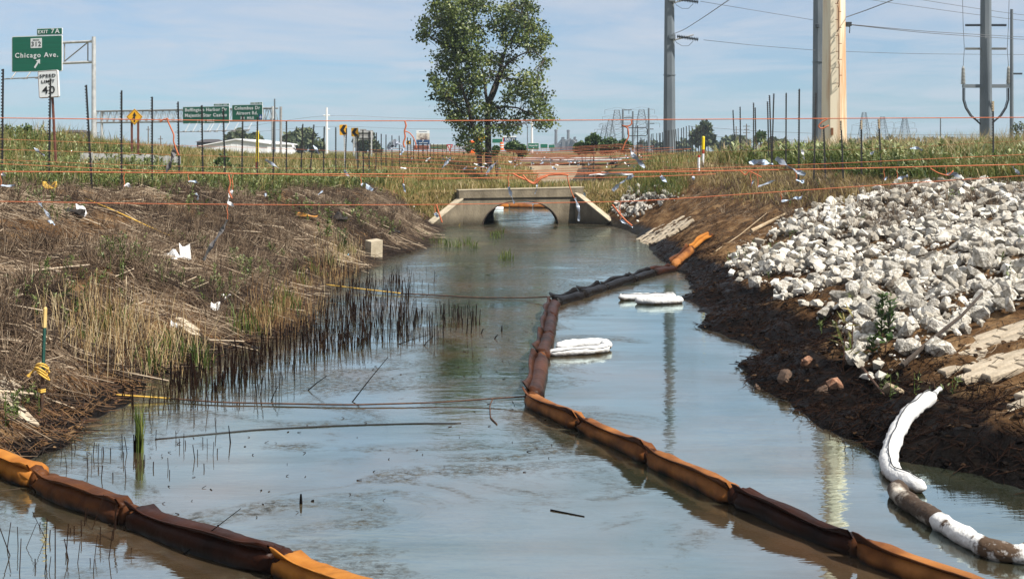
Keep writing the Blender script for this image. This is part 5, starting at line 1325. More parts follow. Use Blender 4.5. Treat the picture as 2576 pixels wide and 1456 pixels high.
# ---- shrubs and far trees
m_shrub = mat("shrub_leaf", (0.05, 0.09, 0.02), 0.5, attr=[(0.0, (0.014, 0.035, 0.008)), (0.5, (0.045, 0.085, 0.018)), (0.85, (0.10, 0.16, 0.04)), (1.0, (0.22, 0.28, 0.12))], transl=0.2)
m_farleaf = mat("far_leaf", (0.05, 0.07, 0.03), 0.7, attr=[(0.0, (0.030, 0.046, 0.020)), (0.5, (0.070, 0.092, 0.036)), (1.0, (0.15, 0.16, 0.07))])
def bush(label, x0, x1, ytop, ybase, Y, n, leaf, mtl=m_shrub, name="shrub", cat="shrub", lumps=7, trunk=False, group=None, up=0.0):
    xm = (x0+x1)/2; X = (xm-CX)*Y/F; k = Y/F; z0 = float(T(X, Y)); hw = (x1-x0)/2*k; zt = D(0, ytop, Y).z; zb = max(z0, D(0, ybase, Y).z)
    t = thing(name, label, cat, (X, Y, z0), group)
    H_ = zt-zb; cs = []
    for i in range(lumps):
        a = rng.uniform(-1, 1); hh = math.sqrt(max(0.05, 1-a*a))
        cs.append((a*hw*0.72, rng.uniform(-0.5, 0.5)*hw, rng.uniform(0.35, 0.85)*H_*hh, rng.uniform(0.30, 0.48)))
    pts, tt = [], []
    for (ax, ay, az, s) in cs:
        q = unit(n//lumps)*(rng.random((n//lumps, 1))**0.35); q *= np.array([[hw*s, hw*s, min(H_*0.36, hw*s*1.1)]])
        pts.append(q+np.array([[ax, ay, max(az-0.1*H_, 0.05)]])); tt.append(np.clip(0.5+0.25*rng.normal(size=n//lumps)+rng.normal(0, 0.10), 0, 1))
    pts = np.concatenate(pts); tt = np.concatenate(tt); pts[:, 2] += zb-z0; pts[:, 2] = np.maximum(pts[:, 2], 0.03)
    m_ = len(pts); d = unit(m_); d[:, 2] += up; d /= np.linalg.norm(d, axis=1, keepdims=True); nr = unit(m_)+np.array([[0, 0, 0.8]]); nr /= np.linalg.norm(nr, axis=1, keepdims=True)
    L = rng.uniform(0.6, 1.3, m_)*leaf
    V, f, ti = leaves(pts, L, L*0.36, d, nr, tt)
    c = link("crown" if trunk else "foliage", fast_mesh("foliage", V, [f], mtl, ti), t); c["kind"] = "stuff"
    mb = MB()
    if trunk:
        mb.tube([(0, 0, -0.3), (0.05*hw, 0, (zb-z0)+0.25*H_), (0, 0, (zb-z0)+0.6*H_)], [0.12*hw, 0.08*hw, 0.03*hw], 7)
    else:
        for i in range(5): mb.tube([(0.1*hw*(i-2), 0, -0.2), (cs[i % lumps][0], cs[i % lumps][1], max(cs[i % lumps][2], 0.2)+zb-z0)], [0.035, 0.012], 4)
    part("trunk" if trunk else "stems", mb, m_bark, t, local=True)
    return t
bush("dark green shrub mass with pale flowers at the far road right of tree", 1436, 1512, 352, 384, 112, 3600, 0.26)
bush("broad green shrub between the sapling and the grey pole", 1500, 1600, 346, 384, 116, 4200, 0.26)
bush("slender dark sapling rising out of the far shrubs", 1474, 1512, 317, 368, 111, 900, 0.30, name="sapling", cat="tree", lumps=5, trunk=True, up=0.5)
bush("bushy green shrub right of the tree trunk by the road", 1262, 1325, 356, 386, 104, 2600, 0.24)
bush("small leafy shrub at the foot of the tree", 1236, 1268, 366, 388, 84, 900, 0.16)
bush("round grey-green tree behind the dense post row at right", 1737, 1806, 312, 366, 240, 2600, 0.9, m_farleaf, "far_tree", "tree", 8, True)
bush("low hazy hedge of trees right of the round far tree", 1800, 1900, 346, 372, 300, 2400, 1.0, m_farleaf, "far_tree", "tree", 12, True)
bush("small green tree among the tall thin posts at right", 1896, 1930, 322, 366, 150, 1100, 0.4, m_shrub, "far_tree", "tree", 7, True)
bush("low far bush left of the beige pole", 1926, 1985, 347, 368, 260, 1200, 0.8, m_farleaf)
bush("hazy rounded tree behind the white warehouse", 560, 665, 330, 372, 230, 2800, 0.85, m_farleaf, "far_tree", "tree", 9, True)
bush("hazy domed tree left of the white pole", 700, 818, 325, 378, 240, 3000, 0.9, m_farleaf, "far_tree", "tree", 10, True)
bush("hazy tree behind the two chevron signs", 880, 958, 338, 382, 240, 2200, 0.9, m_farleaf, "far_tree", "tree", 8, True)
bush("small upright green bush on the left crest beside the speed sign", 52, 82, 305, 352, 58, 1100, 0.16)
bush("dark leafy bush in the weeds left of the yellow marker post", 540, 590, 392, 428, 56, 1300, 0.15)
bush("thin straggly bush on the skyline right of the slim pole", 2545, 2600, 290, 335, 60, 260, 0.10, m_farleaf)
for i in range(9):
    x = 2150 + i*48
    bush("distant low bush on the right skyline, %s from the beige pole" % ordinal(i), x-30, x+34, 352-3*(i % 3), 374, 420, 500, 1.6, m_farleaf, group="distant bushes on the right skyline")
for i in range(5):
    x = 1620 + i*26
    bush("distant low bush behind the dense posts, %s from the left" % ordinal(i), x-18, x+18, 354+3*(i % 2), 376, 420, 400, 1.4, m_farleaf, group="distant bushes behind the posts")

# ================================================================== RIPRAP STONES
m_rock = mat("white_limestone", (0.27, 0.24, 0.19), 0.9, (0.62, 0.585, 0.515), scale=3.0, bump=0.05, bscale=9, lo=0.36, hi=0.60, rand=0.62, detail=8)
m_rockm = mat("limestone_rubble", (0.5, 0.48, 0.42), 0.9, attr=[(0.0, (0.15, 0.125, 0.095)), (0.35, (0.36, 0.325, 0.265)), (0.7, (0.60, 0.57, 0.50)), (1.0, (0.78, 0.75, 0.68))], bump=0.05, bscale=9)
m_rockd = mat("oil_stained_stone", (0.05, 0.032, 0.022), 0.6, (0.17, 0.10, 0.06), scale=6, bump=0.02, rand=0.4)
def rock_mesh(seed, m):
    r = random.Random(seed); bm = bmesh.new()
    sx, sy, sz = r.uniform(0.8, 1.25), r.uniform(0.7, 1.1), r.uniform(0.5, 0.85)
    for i in range(r.randint(13, 20)):
        v = Vector((r.gauss(0, 1), r.gauss(0, 1), r.gauss(0, 1))).normalized()*r.uniform(0.82, 1.0)
        v = Vector([max(-0.72, min(0.72, c)) for c in v])
        bm.verts.new((v.x*sx, v.y*sy, v.z*sz))
    res = bmesh.ops.convex_hull(bm, input=bm.verts)
    bmesh.ops.delete(bm, geom=[g for g in set(res["geom_interior"]+res["geom_unused"]) if isinstance(g, bmesh.types.BMVert)], context='VERTS')
    bmesh.ops.recalc_face_normals(bm, faces=bm.faces)
    me = bpy.data.meshes.new("stone"); bm.to_mesh(me); bm.free(); me.materials.append(m); return me
ROCKS = [rock_mesh(100+i, m_rock) for i in range(22)]
ROCKV = []
for me in ROCKS:
    v = np.empty(len(me.vertices)*3); me.vertices.foreach_get("co", v); ROCKV.append((v.reshape(-1, 3), [tuple(p.vertices) for p in me.polygons]))
def rot_mat(r): return Matrix.Rotation(r.uniform(0, 6.28), 3, 'Z') @ Matrix.Rotation(r.uniform(-0.7, 0.7), 3, 'X') @ Matrix.Rotation(r.uniform(-0.7, 0.7), 3, 'Y')
def rock_pile(name, label, cat, polys, count, smin, smax, keep, seed, rise=0.5, layer=0.0, gaps=False):
    """stones over the slope inside the outline; the `keep` that show largest are parts, the rest one mass"""
    r = random.Random(seed); pts = []
    corners = [G(x, y) for x, y in polys]
    x0, x1 = min(c.x for c in corners)-1.2, max(c.x for c in corners)+1.2; y0, y1 = min(c.y for c in corners)-2, max(c.y for c in corners)+2
    tries = 0
    while len(pts) < count and tries < 40:
        tries += 1
        XX = np.array([r.uniform(x0, x1) for _ in range(4000)]); YY = np.array([r.uniform(y0, y1) for _ in range(4000)]); ZZ = T(XX, YY)
        U = CX+F*XX/YY; V_ = HY-F*(ZZ-H)/YY
        gap = vnoise(XX*0.8, YY*0.6, 505)+0.6*vnoise(XX*2.1, YY*1.7, 506) - 0.5*(1-sstep(0.5, 1.3, ZZ))
        for a, b, c, u, v, gp in zip(XX, YY, ZZ, U, V_, gap):
            if gaps and gp < -0.62: continue
            if in_poly(u+r.gauss(0, 14), v+r.gauss(0, 7), polys):
                s = smin+(smax-smin)*r.random()**3.0; pts.append((float(a), float(b), float(c), s))
                if len(pts) >= count: break
    pts.sort(key=lambda p: -p[3]/p[1])
    # centre of the pile
    c = Vector((sum(p[0] for p in pts)/len(pts), sum(p[1] for p in pts)/len(pts), 0)); c.z = float(T(c.x, c.y))
    root = thing(name, label, cat, tuple(c)); rest = MB(); tints = []
    for i, (a, b, z, s) in enumerate(pts):
        k = r.randrange(len(ROCKS)); R = rot_mat(r); sc = s*0.62
        pos = Vector((a, b, z + s*0.32*rise + r.random()*layer))
        if i < keep:
            o = link("stone", ROCKS[k], root); o.location = pos-c; o.rotation_euler = R.to_euler(); o.scale = (sc, sc, sc)
        else:
            v, f = ROCKV[k]; w = (v @ np.array(R).T)*sc + np.array(pos); rest.add([tuple(q) for q in w], f); tints += [min(1, max(0, r.gauss(0.48, 0.27)))]*len(v)
    if rest.v:
        o = part("small_stones", rest, m_rockm, root); o["kind"] = "stuff"
        at = o.data.attributes.new("tint", 'FLOAT', 'POINT'); at.data.foreach_set("value", np.array(tints, dtype=np.float32))
    return root
POLY_R = [(1842, 668), (1880, 628), (1935, 590), (2000, 552), (2090, 520), (2180, 498), (2260, 482), (2340, 462), (2430, 456), (2530, 458), (2640, 462), (2700, 640), (2640, 760), (2540, 790), (2470, 800), (2400, 860), (2350, 905), (2290, 955), (2200, 975), (2130, 900), (2130, 850), (2090, 800), (2010, 775), (1945, 735), (1870, 705)]
rock_pile("riprap_slope", "large heap of white limestone riprap on the right bank", "riprap", POLY_R, 8200, 0.035, 0.31, 300, 5, 0.7, 0.08, gaps=True)
POLY_C = [(1515, 500), (1560, 488), (1620, 490), (1700, 470), (1705, 482), (1650, 515), (1610, 540), (1580, 560), (1545, 535), (1520, 520)]
rock_pile("riprap_apron", "small apron of pale stones right of the culvert wing wall", "riprap", POLY_C, 460, 0.10, 0.30, 150, 6, 0.8, 0.08)
POLY_L = [(985, 492), (1040, 490), (1105, 520), (1080, 545), (1010, 520)]
rock_pile("stone_scatter", "scattered pale stones on the bank left of the culvert", "stones", POLY_L, 34, 0.08, 0.2, 34, 7, 0.8)
def lone_rock(x, y, s, label, m=m_rockd, seed=0, up=0.05):
    s *= 0.8
    p = G(x, y); me = rock_mesh(300+seed, m); o = link("stone", me); o.location = p+Vector((0, 0, s*up)); o.scale = (s*0.6,)*3; o.rotation_euler = (seed*0.3, seed*0.5, seed)
    return tag(o, label, "stone", "loose stones near the water")
m_rocktan = mat("tan_stone", (0.34, 0.25, 0.15), 0.9, (0.5, 0.4, 0.27), scale=6, bump=0.02)
m_rockred = mat("rusty_stone", (0.22, 0.085, 0.04), 0.85, (0.42, 0.24, 0.15), scale=7, bump=0.02)
lone_rock(1072, 590, 0.42, "round tan boulder at the waterline left of the culvert", m_rocktan, 1)
lone_rock(1058, 622, 0.34, "smaller tan boulder in the water near the culvert weeds", m_rocktan, 2)
lone_rock(2030, 915, 0.26, "reddish stone in the black mud below the riprap", m_rockred, 3)
lone_rock(1975, 955, 0.34, "dark brown slab in the oily mud near the water", m_rockd, 4)
lone_rock(1905, 978, 0.18, "black lump at the very edge of the right shore", m_rockd, 5)
lone_rock(2065, 985, 0.24, "brown stone half sunk in mud left of the leaning bar", m_rockd, 6)
lone_rock(2100, 975, 0.30, "tan-brown stone right above the leaning bar", m_rockred, 7)
lone_rock(2245, 990, 0.3, "pale tan stone just left of the white hose tip", m_rocktan, 8)
lone_rock(2540, 790, 0.36, "upright grey boulder beside the block paving", m_rock, 9, 0.4)
lone_rock(2470, 690, 0.5, "big rounded grey boulder near the right edge of riprap", m_rock, 10, 0.6)
lone_rock(1858, 668, 0.26, "single white stone at the leftmost tip of the riprap", m_rock, 11, 0.5)
lone_rock(1860, 715, 0.24, "pair-like white stone on brown soil under the riprap tip", m_rock, 12, 0.5)

# ---- clods: lumpy soil and oily mud along the right bank, crumbs on the left
m_clodm = mat("oily_mud_clod", (0.02, 0.014, 0.010), 0.6, spec=0.04, attr=[(0.0, (0.002, 0.0016, 0.0015)), (0.5, (0.007, 0.0048, 0.0036)), (0.8, (0.030, 0.017, 0.009)), (1.0, (0.13, 0.078, 0.04))])
m_clods = mat("soil_clod", (0.1, 0.06, 0.03), 0.95, spec=0.1, attr=[(0.0, (0.030, 0.017, 0.009)), (0.5, (0.105, 0.058, 0.027)), (1.0, (0.26, 0.165, 0.085))])
def clods(P, smin, smax, m, label, seed):
    r = random.Random(seed); vs, fs, tt, base = [], [], [], 0
    for p in P:
        k = r.randrange(len(ROCKV)); v, f = ROCKV[k]; s = smin+(smax-smin)*r.random()**3; R = np.array(rot_mat(r)); w = (v @ R.T)*s*np.array([1, 1, 0.6])+np.array(p)+np.array([0, 0, s*0.1])
        vs.append(w); fs += [tuple(i+base for i in q) for q in f]; base += len(v); tt += [min(1, max(0, r.gauss(0.45, 0.22)))]*len(v)
    me = bpy.data.meshes.new("clods"); me.from_pydata(np.concatenate(vs).tolist(), [], fs); me.materials.append(m)
    at = me.attributes.new("tint", 'FLOAT', 'POINT'); at.data.foreach_set("value", np.array(tt, dtype=np.float32)); me.update()
    return stuff("clods", me, label, "soil")
P = scatter(2600, 'R', 0.0, 2.6, 8.5, 34, patch=lambda X, Y, d: 1-sstep(0.25, 0.7, T(X, Y)), m=80)
clods(P, 0.008, 0.07, m_clodm, "black oily mud lumps along the right waterline", 1)
P = scatter(3600, 'R', 0.8, 8.0, 9, 40, patch=lambda X, Y, d: sstep(0.25, 0.6, T(X, Y))*(1-sstep(0.95, 1.1, d/wid_r(Y))), m=80)
clods(P, 0.010, 0.06, m_clods, "brown soil crumbs over the right slope", 2)
P = scatter(2200, 'L', 0.0, 5.5, 10, 40, patch=lambda X, Y, d: np.full(len(X), 1.0), m=80)
clods(P, 0.012, 0.07, m_clods, "brown soil crumbs among the left bank litter", 3)
# black oil-soaked roots and straws in the mud
for side, n, d1, lab in (('R', 5200, 2.2, "oil-soaked black roots and straws in the right mud"), ('L', 2600, 1.0, "dark wet straws along the left waterline")):
    P = scatter(n, side, 0.0, d1, 8.5, 40, patch=lambda X, Y, d: 1-sstep(0.25, 0.8, T(X, Y)), m=80); a = rng.uniform(0, 6.28, n); L = rng.uniform(0.06, 0.30, n)
    B = P.copy(); B[:, 0] += np.cos(a)*L; B[:, 1] += np.sin(a)*L; B[:, 2] = np.maximum(T(B[:, 0], B[:, 1]), 0.0)+rng.uniform(0.0, 0.09, n); P[:, 2] += 0.005
    V, q, t = sticks(P, B, rng.uniform(0.003, 0.007, n), np.clip(rng.normal(0.5, 0.3, n), 0, 1))
    stuff("black_straws", fast_mesh("black_straws", V, [q], m_oilstem if side == 'R' else m_reed, t*0.35 if side == 'L' else t), lab, "dead reeds")

# ================================================================== BLOCK REVETMENT
m_block = mat("tan_concrete_block", (0.33, 0.265, 0.185), 0.92, (0.50, 0.42, 0.31), scale=7, bump=0.012, rand=0.3)
def smooth_T(x, y): 
    o = [(-.15, -.15), (.15, -.15), (.15, .15), (-.15, .15), (0, 0)]
    return max(float(T(x+a, y+b)) for a, b in o)
def block_mesh(l, w, h, name):
    mb = MB(); c = 0.012
    mb.add([(-l/2, -w/2, -h), (l/2, -w/2, -h), (l/2, w/2, -h), (-l/2, w/2, -h), (-l/2, -w/2, -c), (l/2, -w/2, -c), (l/2, w/2, -c), (-l/2, w/2, -c),
            (-l/2+c, -w/2+c, 0), (l/2-c, -w/2+c, 0), (l/2-c, w/2-c, 0), (-l/2+c, w/2-c, 0)],
           [(0, 3, 2, 1), (0, 1, 5, 4), (1, 2, 6, 5), (2, 3, 7, 6), (3, 0, 4, 7), (4, 5, 9, 8), (5, 6, 10, 9), (6, 7, 11, 10), (7, 4, 8, 11), (8, 9, 10, 11)])
    return mesh_from(name, mb, m_block)
BLK = block_mesh(0.40, 0.20, 0.10, "block")
def revetment(name, label, polys, ang, seed, gap=0.005, keepf=1.0, lift=-0.035):
    r = random.Random(seed); cs = [G(x, y) for x, y in polys]; c = sum(cs, Vector())/len(cs); root = None
    e1 = Vector((math.cos(ang), math.sin(ang), 0)); e2 = Vector((-e1.y, e1.x, 0)); L, W = 0.40+gap, 0.20+gap
    # one even slope under all the blocks
    A = np.array([[q.x-c.x, q.y-c.y, 1] for q in cs]); sol = np.linalg.lstsq(A, np.array([smooth_T(q.x, q.y) for q in cs]), rcond=None)[0]
    root = thing(name, label, "block paving", (c.x, c.y, float(sol[2])))
    R = max((q-c).length for q in cs)+0.5
    for i in range(-int(R/L)-1, int(R/L)+2):
        for j in range(-int(R/W)-1, int(R/W)+2):
            p = c+e1*(i*L+(0.5*L if j % 2 else 0))+e2*(j*W)
            z = sol[0]*(p.x-c.x)+sol[1]*(p.y-c.y)+sol[2]+lift
            u, v = px((p.x, p.y, z))
            if p.y < 7 or not in_poly(u, v, polys) or r.random() > keepf: continue
            o = link("block", BLK, root); o.location = (p.x-c.x+r.gauss(0, .006), p.y-c.y+r.gauss(0, .006), z-float(sol[2])+r.gauss(0, .002))
            nrm = Vector((-sol[0], -sol[1], 1)).normalized(); x_ = (e1-nrm*e1.dot(nrm)).normalized(); M = Matrix((x_, nrm.cross(x_), nrm)).transposed()
            o.rotation_euler = (M @ Matrix.Rotation(r.gauss(0, .02), 3, 'Z') @ Matrix.Rotation(r.gauss(0, .012), 3, 'X')).to_euler()
revetment("block_revetment", "tan interlocking concrete blocks paving the slope below the riprap", [(2352, 930), (2440, 862), (2520, 812), (2640, 780), (2640, 905), (2530, 930), (2440, 955)], 0.12, 1)
revetment("block_revetment", "patch of tan blocks low on the right edge above the white hose", [(2530, 1010), (2640, 965), (2640, 1020), (2545, 1035)], 0.12, 2)
revetment("block_revetment", "row of bleached blocks on the bank right of the culvert", [(1598, 603), (1650, 572), (1715, 545), (1735, 556), (1690, 585), (1640, 612)], 0.25, 3, keepf=0.85)
revetment("block_revetment", "cracked tan slab of blocks exposed low on the left bank", [(552, 700), (600, 700), (680, 742), (680, 756), (610, 745)], -0.5, 4, 0.006)
revetment("block_revetment", "broken blocks at the lower left edge beside the stake", [(-40, 925), (30, 940), (75, 1000), (60, 1045), (-40, 1030)], -0.6, 5, 0.02, 0.8)
revetment("block_revetment", "narrow strip of bare blocks halfway up the left bank", [(455, 600), (485, 605), (540, 640), (525, 645)], -0.5, 6, 0.006)
revetment("block_revetment", "small patch of blocks below the strip on the left bank", [(430, 800), (470, 805), (505, 835), (480, 842)], -0.5, 7, 0.01, 0.8)

# concrete block marker at the left shore
p = G(938, 655)
mb = MB(); w, d, h = 0.36, 0.42, 0.56
mb.add([(-w/2, -d/2, -0.3), (w/2, -d/2, -0.3), (w/2, d/2, -0.3), (-w/2, d/2, -0.3), (-w/2+.01, -d/2+.01, h-0.05), (w/2-.01, -d/2+.01, h), (w/2-.01, d/2, h+0.02), (-w/2+.01, d/2, h-0.03)],
       [(0,3,2,1),(4,5,6,7),(0,1,5,4),(1,2,6,5),(2,3,7,6),(3,0,4,7)])
o = link("concrete_block", mesh_from("concrete_block", mb, m_conc_lt)); o.location = (p.x, p.y+0.1, 0.0); o.rotation_euler = (0, 0.04, 0.55)
tag(o, "squared concrete block standing at the left waterline", "concrete block")

# ================================================================== FENCE POSTS AND STRINGS
m_post = mat("black_steel_post", (0.012, 0.013, 0.014), 0.55, (0.03, 0.028, 0.026), scale=8)
def tpost_mb(length, w=0.035):
    mb = MB()
    mb.box((-w/2, -0.004, -0.35), (w/2, 0.004, length)); mb.box((-0.004, 0.0045, -0.35), (0.004, 0.038, length))
    return mb
def studs_mb(length, w=0.035):
    mb = MB(); z = 0.15
    while z < length-0.02: mb.box((-w*0.9, -0.016, z), (-w*0.35, -0.0045, z+0.03)); z += 0.07
    return mb
def tpost(xt, yt, xb, Y, label, group, cap=None, w=0.035, studs=True):
    b = Vector(((xb-CX)*Y/F, Y, 0)); b.z = float(T(b.x, Y)); t = D(xt, yt, Y); Ln = max(0.6, (t-b).length)
    root = thing("fence_post", label, "post", tuple(b), group); root.rotation_euler = Vector((0, 0, 1)).rotation_difference((t-b).normalized()).to_euler()
    local_part("stake", tpost_mb(Ln, w), m_post, root)
    if studs: s = local_part("studs", studs_mb(Ln, w), m_post, root); s["kind"] = "stuff"
    if cap: mb = MB(); mb.box((-w*0.6, -0.01, Ln-cap), (w*0.6, 0.045, Ln+0.01)); local_part("cap", mb, m_tanrust, root)
    return (b, t)
PL = [(8,174,5,26),(127,198,123,27),(217,214,232,27.5),(306,228,306,28.5),(383,244,383,30),(448,256,452,31.5),(508,265,511,32.5),(562,274,567,34),(611,289,608,35.5),(648,295,647,36.5),(689,299,687,37.5),(721,305,721,38.5),
      (762,312,756,40),(790,314,777,41),(816,319,813,43),(845,321,845,44),(872,323,867,46),(899,338,902,50),(913,327,915,50),(929,330,929,53),(947,334,945,56),(959,337,959,58),(971,339,971,61),(986,341,986,64),(1004,342,1006,67),(1025,346,1026,70),(1033,348,1035,72),(1040,352,1041,75),
      (1053,356,1053,78),(1064,358,1065,80),(1075,360,1075,82),(1083,361,1083,84),(1091,362,1091,86),(1101,363,1102,88),(1113,363,1113,90),(1123,364,1123,92),(1133,364,1134,94),(1144,365,1144,96),(1155,366,1155,98),(1165,366,1165,100)]
posts_l = [tpost(a, b, c, Y, "black notched steel post, %s from the left edge in the left row" % ordinal(i), "posts along the left bank", w=0.04 if i < 17 else 0.05, studs=i < 20) for i, (a, b, c, Y) in enumerate(PL)]
PR = [(1844,277,1851,50),(1862,269,1864,48),(1896,259,1896,46),(1900,271,1903,46.5),(1931,256,1935,43),(1936,240,1942,41),(1947,236,1941,41.5),(1978,234,1977,40),(2011,224,2009,34),(2053,234,2047,34),(2072,315,2077,34),(2116,305,2122,33),(2167,303,2168,33),(2211,301,2218,32.5),(2498,256,2500,31)]
posts_r = [tpost(a, b, c, Y, "black steel post, %s from left among the tall posts on the right bank" % ordinal(i), "tall posts on the right bank", cap=0.25 if i in (11, 12, 13, 14) else None, w=0.042) for i, (a, b, c, Y) in enumerate(PR)]
DZ = [(1000,475),(1140,430),(1175,440),(1192,446),(1222,455),(1255,470),(1315,395),(1332,390),(1380,388),(1410,383),(1425,385),(1452,373),(1492,357),(1505,355),(1522,352),(1535,350),(1570,343),(1595,343),(1618,337),(1648,325),(1690,322),(1717,312),(1752,298),(1785,290),(1822,300),(1872,303),(1893,303),(1925,305),(1957,300),(1975,303),(2015,295)]
posts_d = []
for i, (zx, zy) in enumerate(DZ):
    x, y = 1375.7+zx*0.2003, 258+zy*0.2003; Y = min(118, 10.2*F/(x-CX))
    posts_d.append(tpost(x, y, x+random.uniform(-1, 5), Y, "thin black post, %s from left in the dense far row by the grey pole" % ordinal(i), "dense far post row", w=0.05, studs=False))
# posts with a blank frame above the string
m_yelplast = mat("yellow_plastic", (0.85, 0.62, 0.01), 0.45)
m_whplast = mat("white_plastic", (0.78, 0.79, 0.80), 0.45)
m_redplast = mat("dark_red_band", (0.40, 0.05, 0.025), 0.5)
def marker(x, yt, yb, Y, label, top=True, r=0.05, split=(0.42, 0.55)):
    b = Vector(((x-CX)*Y/F, Y, 0)); b.z = float(T(b.x, Y)); z1 = D(x, yt, Y).z; L = z1-b.z
    t = thing("marker_post", label, "marker post", tuple(b), "pipeline marker posts"); t.rotation_euler = (0, 0.02, 0)
    f0, f1 = split
    mb = MB(); mb.lathe([(r, -0.3), (r, L*f0)], (0, 0, 0), 12); local_part("tube", mb, m_whplast, t)
    mb = MB(); mb.lathe([(r*1.02, L*f0+0.002), (r*1.02, L*f1)], (0, 0, 0), 12); local_part("band", mb, m_redplast, t)
    if top: mb = MB(); mb.lathe([(r*1.15, L*f1+0.002), (r*1.15, L*0.97), (r*0.7, L)], (0, 0, 0), 12); local_part("cap", mb, m_yelplast, t)
marker(1768, 343, 440, 47.5, "yellow-topped white marker post, right one of the pair on the right", split=(0.45, 0.58))
marker(1757.5, 390, 445, 46.5, "white marker post with a red top left of the yellow-topped one", top=False, split=(0.84, 1.0))
marker(645, 328, 372, 48, "yellow marker post with red band standing in the left weeds", split=(0.30, 0.45))

m_string = mat("orange_twine", (0.56, 0.165, 0.07), 0.8, (0.42, 0.12, 0.055), scale=40)
m_string_far = mat("faded_orange_twine", (0.40, 0.13, 0.06), 0.85)
def curve_pts(P, k=6, sm=2):
    out = []
    for i in range(len(P)-1):
        for j in range(k): out.append(P[i].lerp(P[i+1], j/k))
    out.append(P[-1])
    for _ in range(sm): out = [out[0]]+[(out[i-1]+out[i]*2+out[i+1])/4 for i in range(1, len(out)-1)]+[out[-1]]
    return out
def string_(pts, r, label, m=m_string, group="orange strings across the ditch", k=6):
    mb = MB(); mb.tube(curve_pts([D(*p) for p in pts], k), r, 5); return solo("string", mb, m, label, "string", group, smooth=True)
string_([(-700, 293, 6.2), (0, 297, 6.2), (640, 305, 6.2), (1288, 304, 6.2), (2000, 299, 6.2), (2576, 296, 6.2), (3300, 291, 6.2)], 0.0027, "topmost orange string crossing the whole view against the sky")
string_([(-700, 428, 6.8), (0, 432, 6.8), (312, 434, 6.8), (739, 439, 6.8), (1288, 437, 6.8), (1590, 434, 6.8), (1720, 432, 6.8), (2150, 424, 6.8), (2576, 414, 6.8), (3300, 398, 6.8)], 0.0034, "thick orange string crossing the view just above the culvert")
string_([(-700, 390, 8), (0, 412, 8), (312, 427, 8), (739, 441, 8), (1288, 450, 8), (1590, 446, 8), (1800, 438, 8.5)], 0.0020, "thin orange string sagging beneath the thick one at left")
string_([(-700, 498, 7), (0, 507, 7), (400, 513, 7), (774, 516, 7), (1105, 515, 7), (1591, 507, 7), (1720, 499, 7), (2150, 470, 7), (2576, 442, 7), (3300, 396, 7)], 0.0024, "lowest orange string crossing in front of the culvert arch")
string_([(1050, 452, 9), (1400, 442, 9), (1720, 426, 9), (2135, 410, 9), (2576, 389, 9), (3200, 360, 9)], 0.0022, "thin orange string climbing to the right above the thick one")
string_([(-300, 345, 22), (0, 350, 22), (300, 362, 24), (650, 372, 28), (950, 384, 36), (1200, 392, 50)], 0.0038, "faint upper string strung along the left posts", m_string_far)
string_([(-300, 398, 22), (0, 402, 22), (330, 416, 24), (700, 424, 30), (1000, 424, 40), (1250, 420, 55)], 0.0038, "faint lower string strung along the left posts", m_string_far)
string_([(-300, 372, 22), (0, 376, 22), (320, 386, 24), (700, 398, 30), (1000, 404, 40), (1250, 405, 55)], 0.0038, "faint middle string strung along the left posts", m_string_far)
string_([(1500, 384, 60), (1760, 384, 46), (1960, 378, 38), (2200, 376, 33), (2500, 358, 31), (2800, 345, 30)], 0.0042, "faint upper string strung along the right posts", m_string_far)
string_([(1500, 408, 58), (1760, 410, 46), (1960, 420, 38), (2200, 418, 33), (2500, 398, 31), (2800, 385, 30)], 0.0042, "faint lower string strung along the right posts", m_string_far)
for i in range(19):
    Y = 60+2.9*i; a = -8.5+0.3*(i % 3); b = 10.0+0.2*(i % 2)
    z = 2.05 + 0.35*(i % 3) + 0.012*(Y-60)
    P = [Vector((a, Y, z+0.25)), Vector((a*0.4, Y+0.4, z+0.02)), Vector((1, Y+0.5, z-0.10-0.08*(i % 4))), Vector((b*0.55, Y+0.5, z+0.03)), Vector((b, Y+0.8, z+0.3))]
    mb = MB(); mb.tube(curve_pts(P), 0.014, 4); solo("string", mb, m_string_far, "far orange string beyond the culvert, %s counting from the camera" % ordinal(i), "string", "far strings beyond the culvert", smooth=True)
# tangles of orange twine tied to the strings
def twine(pts, r, label, Y):
    mb = MB(); mb.tube(curve_pts([D(x, y, Y) for x, y in pts], 5, 2), r, 5); return solo("twine", mb, m_string, label, "twine", "orange twine tied to the strings", smooth=True)
twine([(1290, 437), (1305, 446), (1330, 455), (1342, 462), (1350, 452), (1372, 442), (1405, 438), (1430, 441)], 0.006, "sagging knot of orange twine hanging over the culvert road", 6.8)
twine([(1315, 441), (1330, 458), (1345, 464), (1360, 450), (1378, 443)], 0.005, "smaller loop in the sagging twine over the culvert road", 6.75)
twine([(1018, 304), (1022, 316), (1017, 330), (1020, 345), (1014, 360), (1018, 372)], 0.0045, "twisted orange twine hanging left of the billboard", 6.2)
twine([(1018, 330), (1030, 334), (1040, 346), (1046, 362), (1047, 374)], 0.003, "curved orange tail beside the hanging twine by billboard", 6.2)
twine([(402, 308), (412, 300), (425, 303), (418, 296), (428, 318), (438, 340), (436, 355), (444, 378), (450, 392)], 0.0040, "orange twine dangling in front of the gantry truss", 6.2)
twine([(1588, 303), (1590, 312), (1578, 320), (1562, 315), (1580, 322), (1582, 345), (1572, 360), (1565, 380)], 0.0036, "orange twine looped below the top string left of the grey pole", 6.2)
twine([(2062, 300), (2085, 298), (2066, 308), (2058, 318), (2066, 325), (2085, 316)], 0.0036, "orange twine loop at the foot of the beige pole", 6.2)
twine([(1860, 428), (1875, 442), (1884, 430), (1900, 438), (1915, 446)], 0.0036, "orange twine wisp left of the big foil streamers", 6.8)
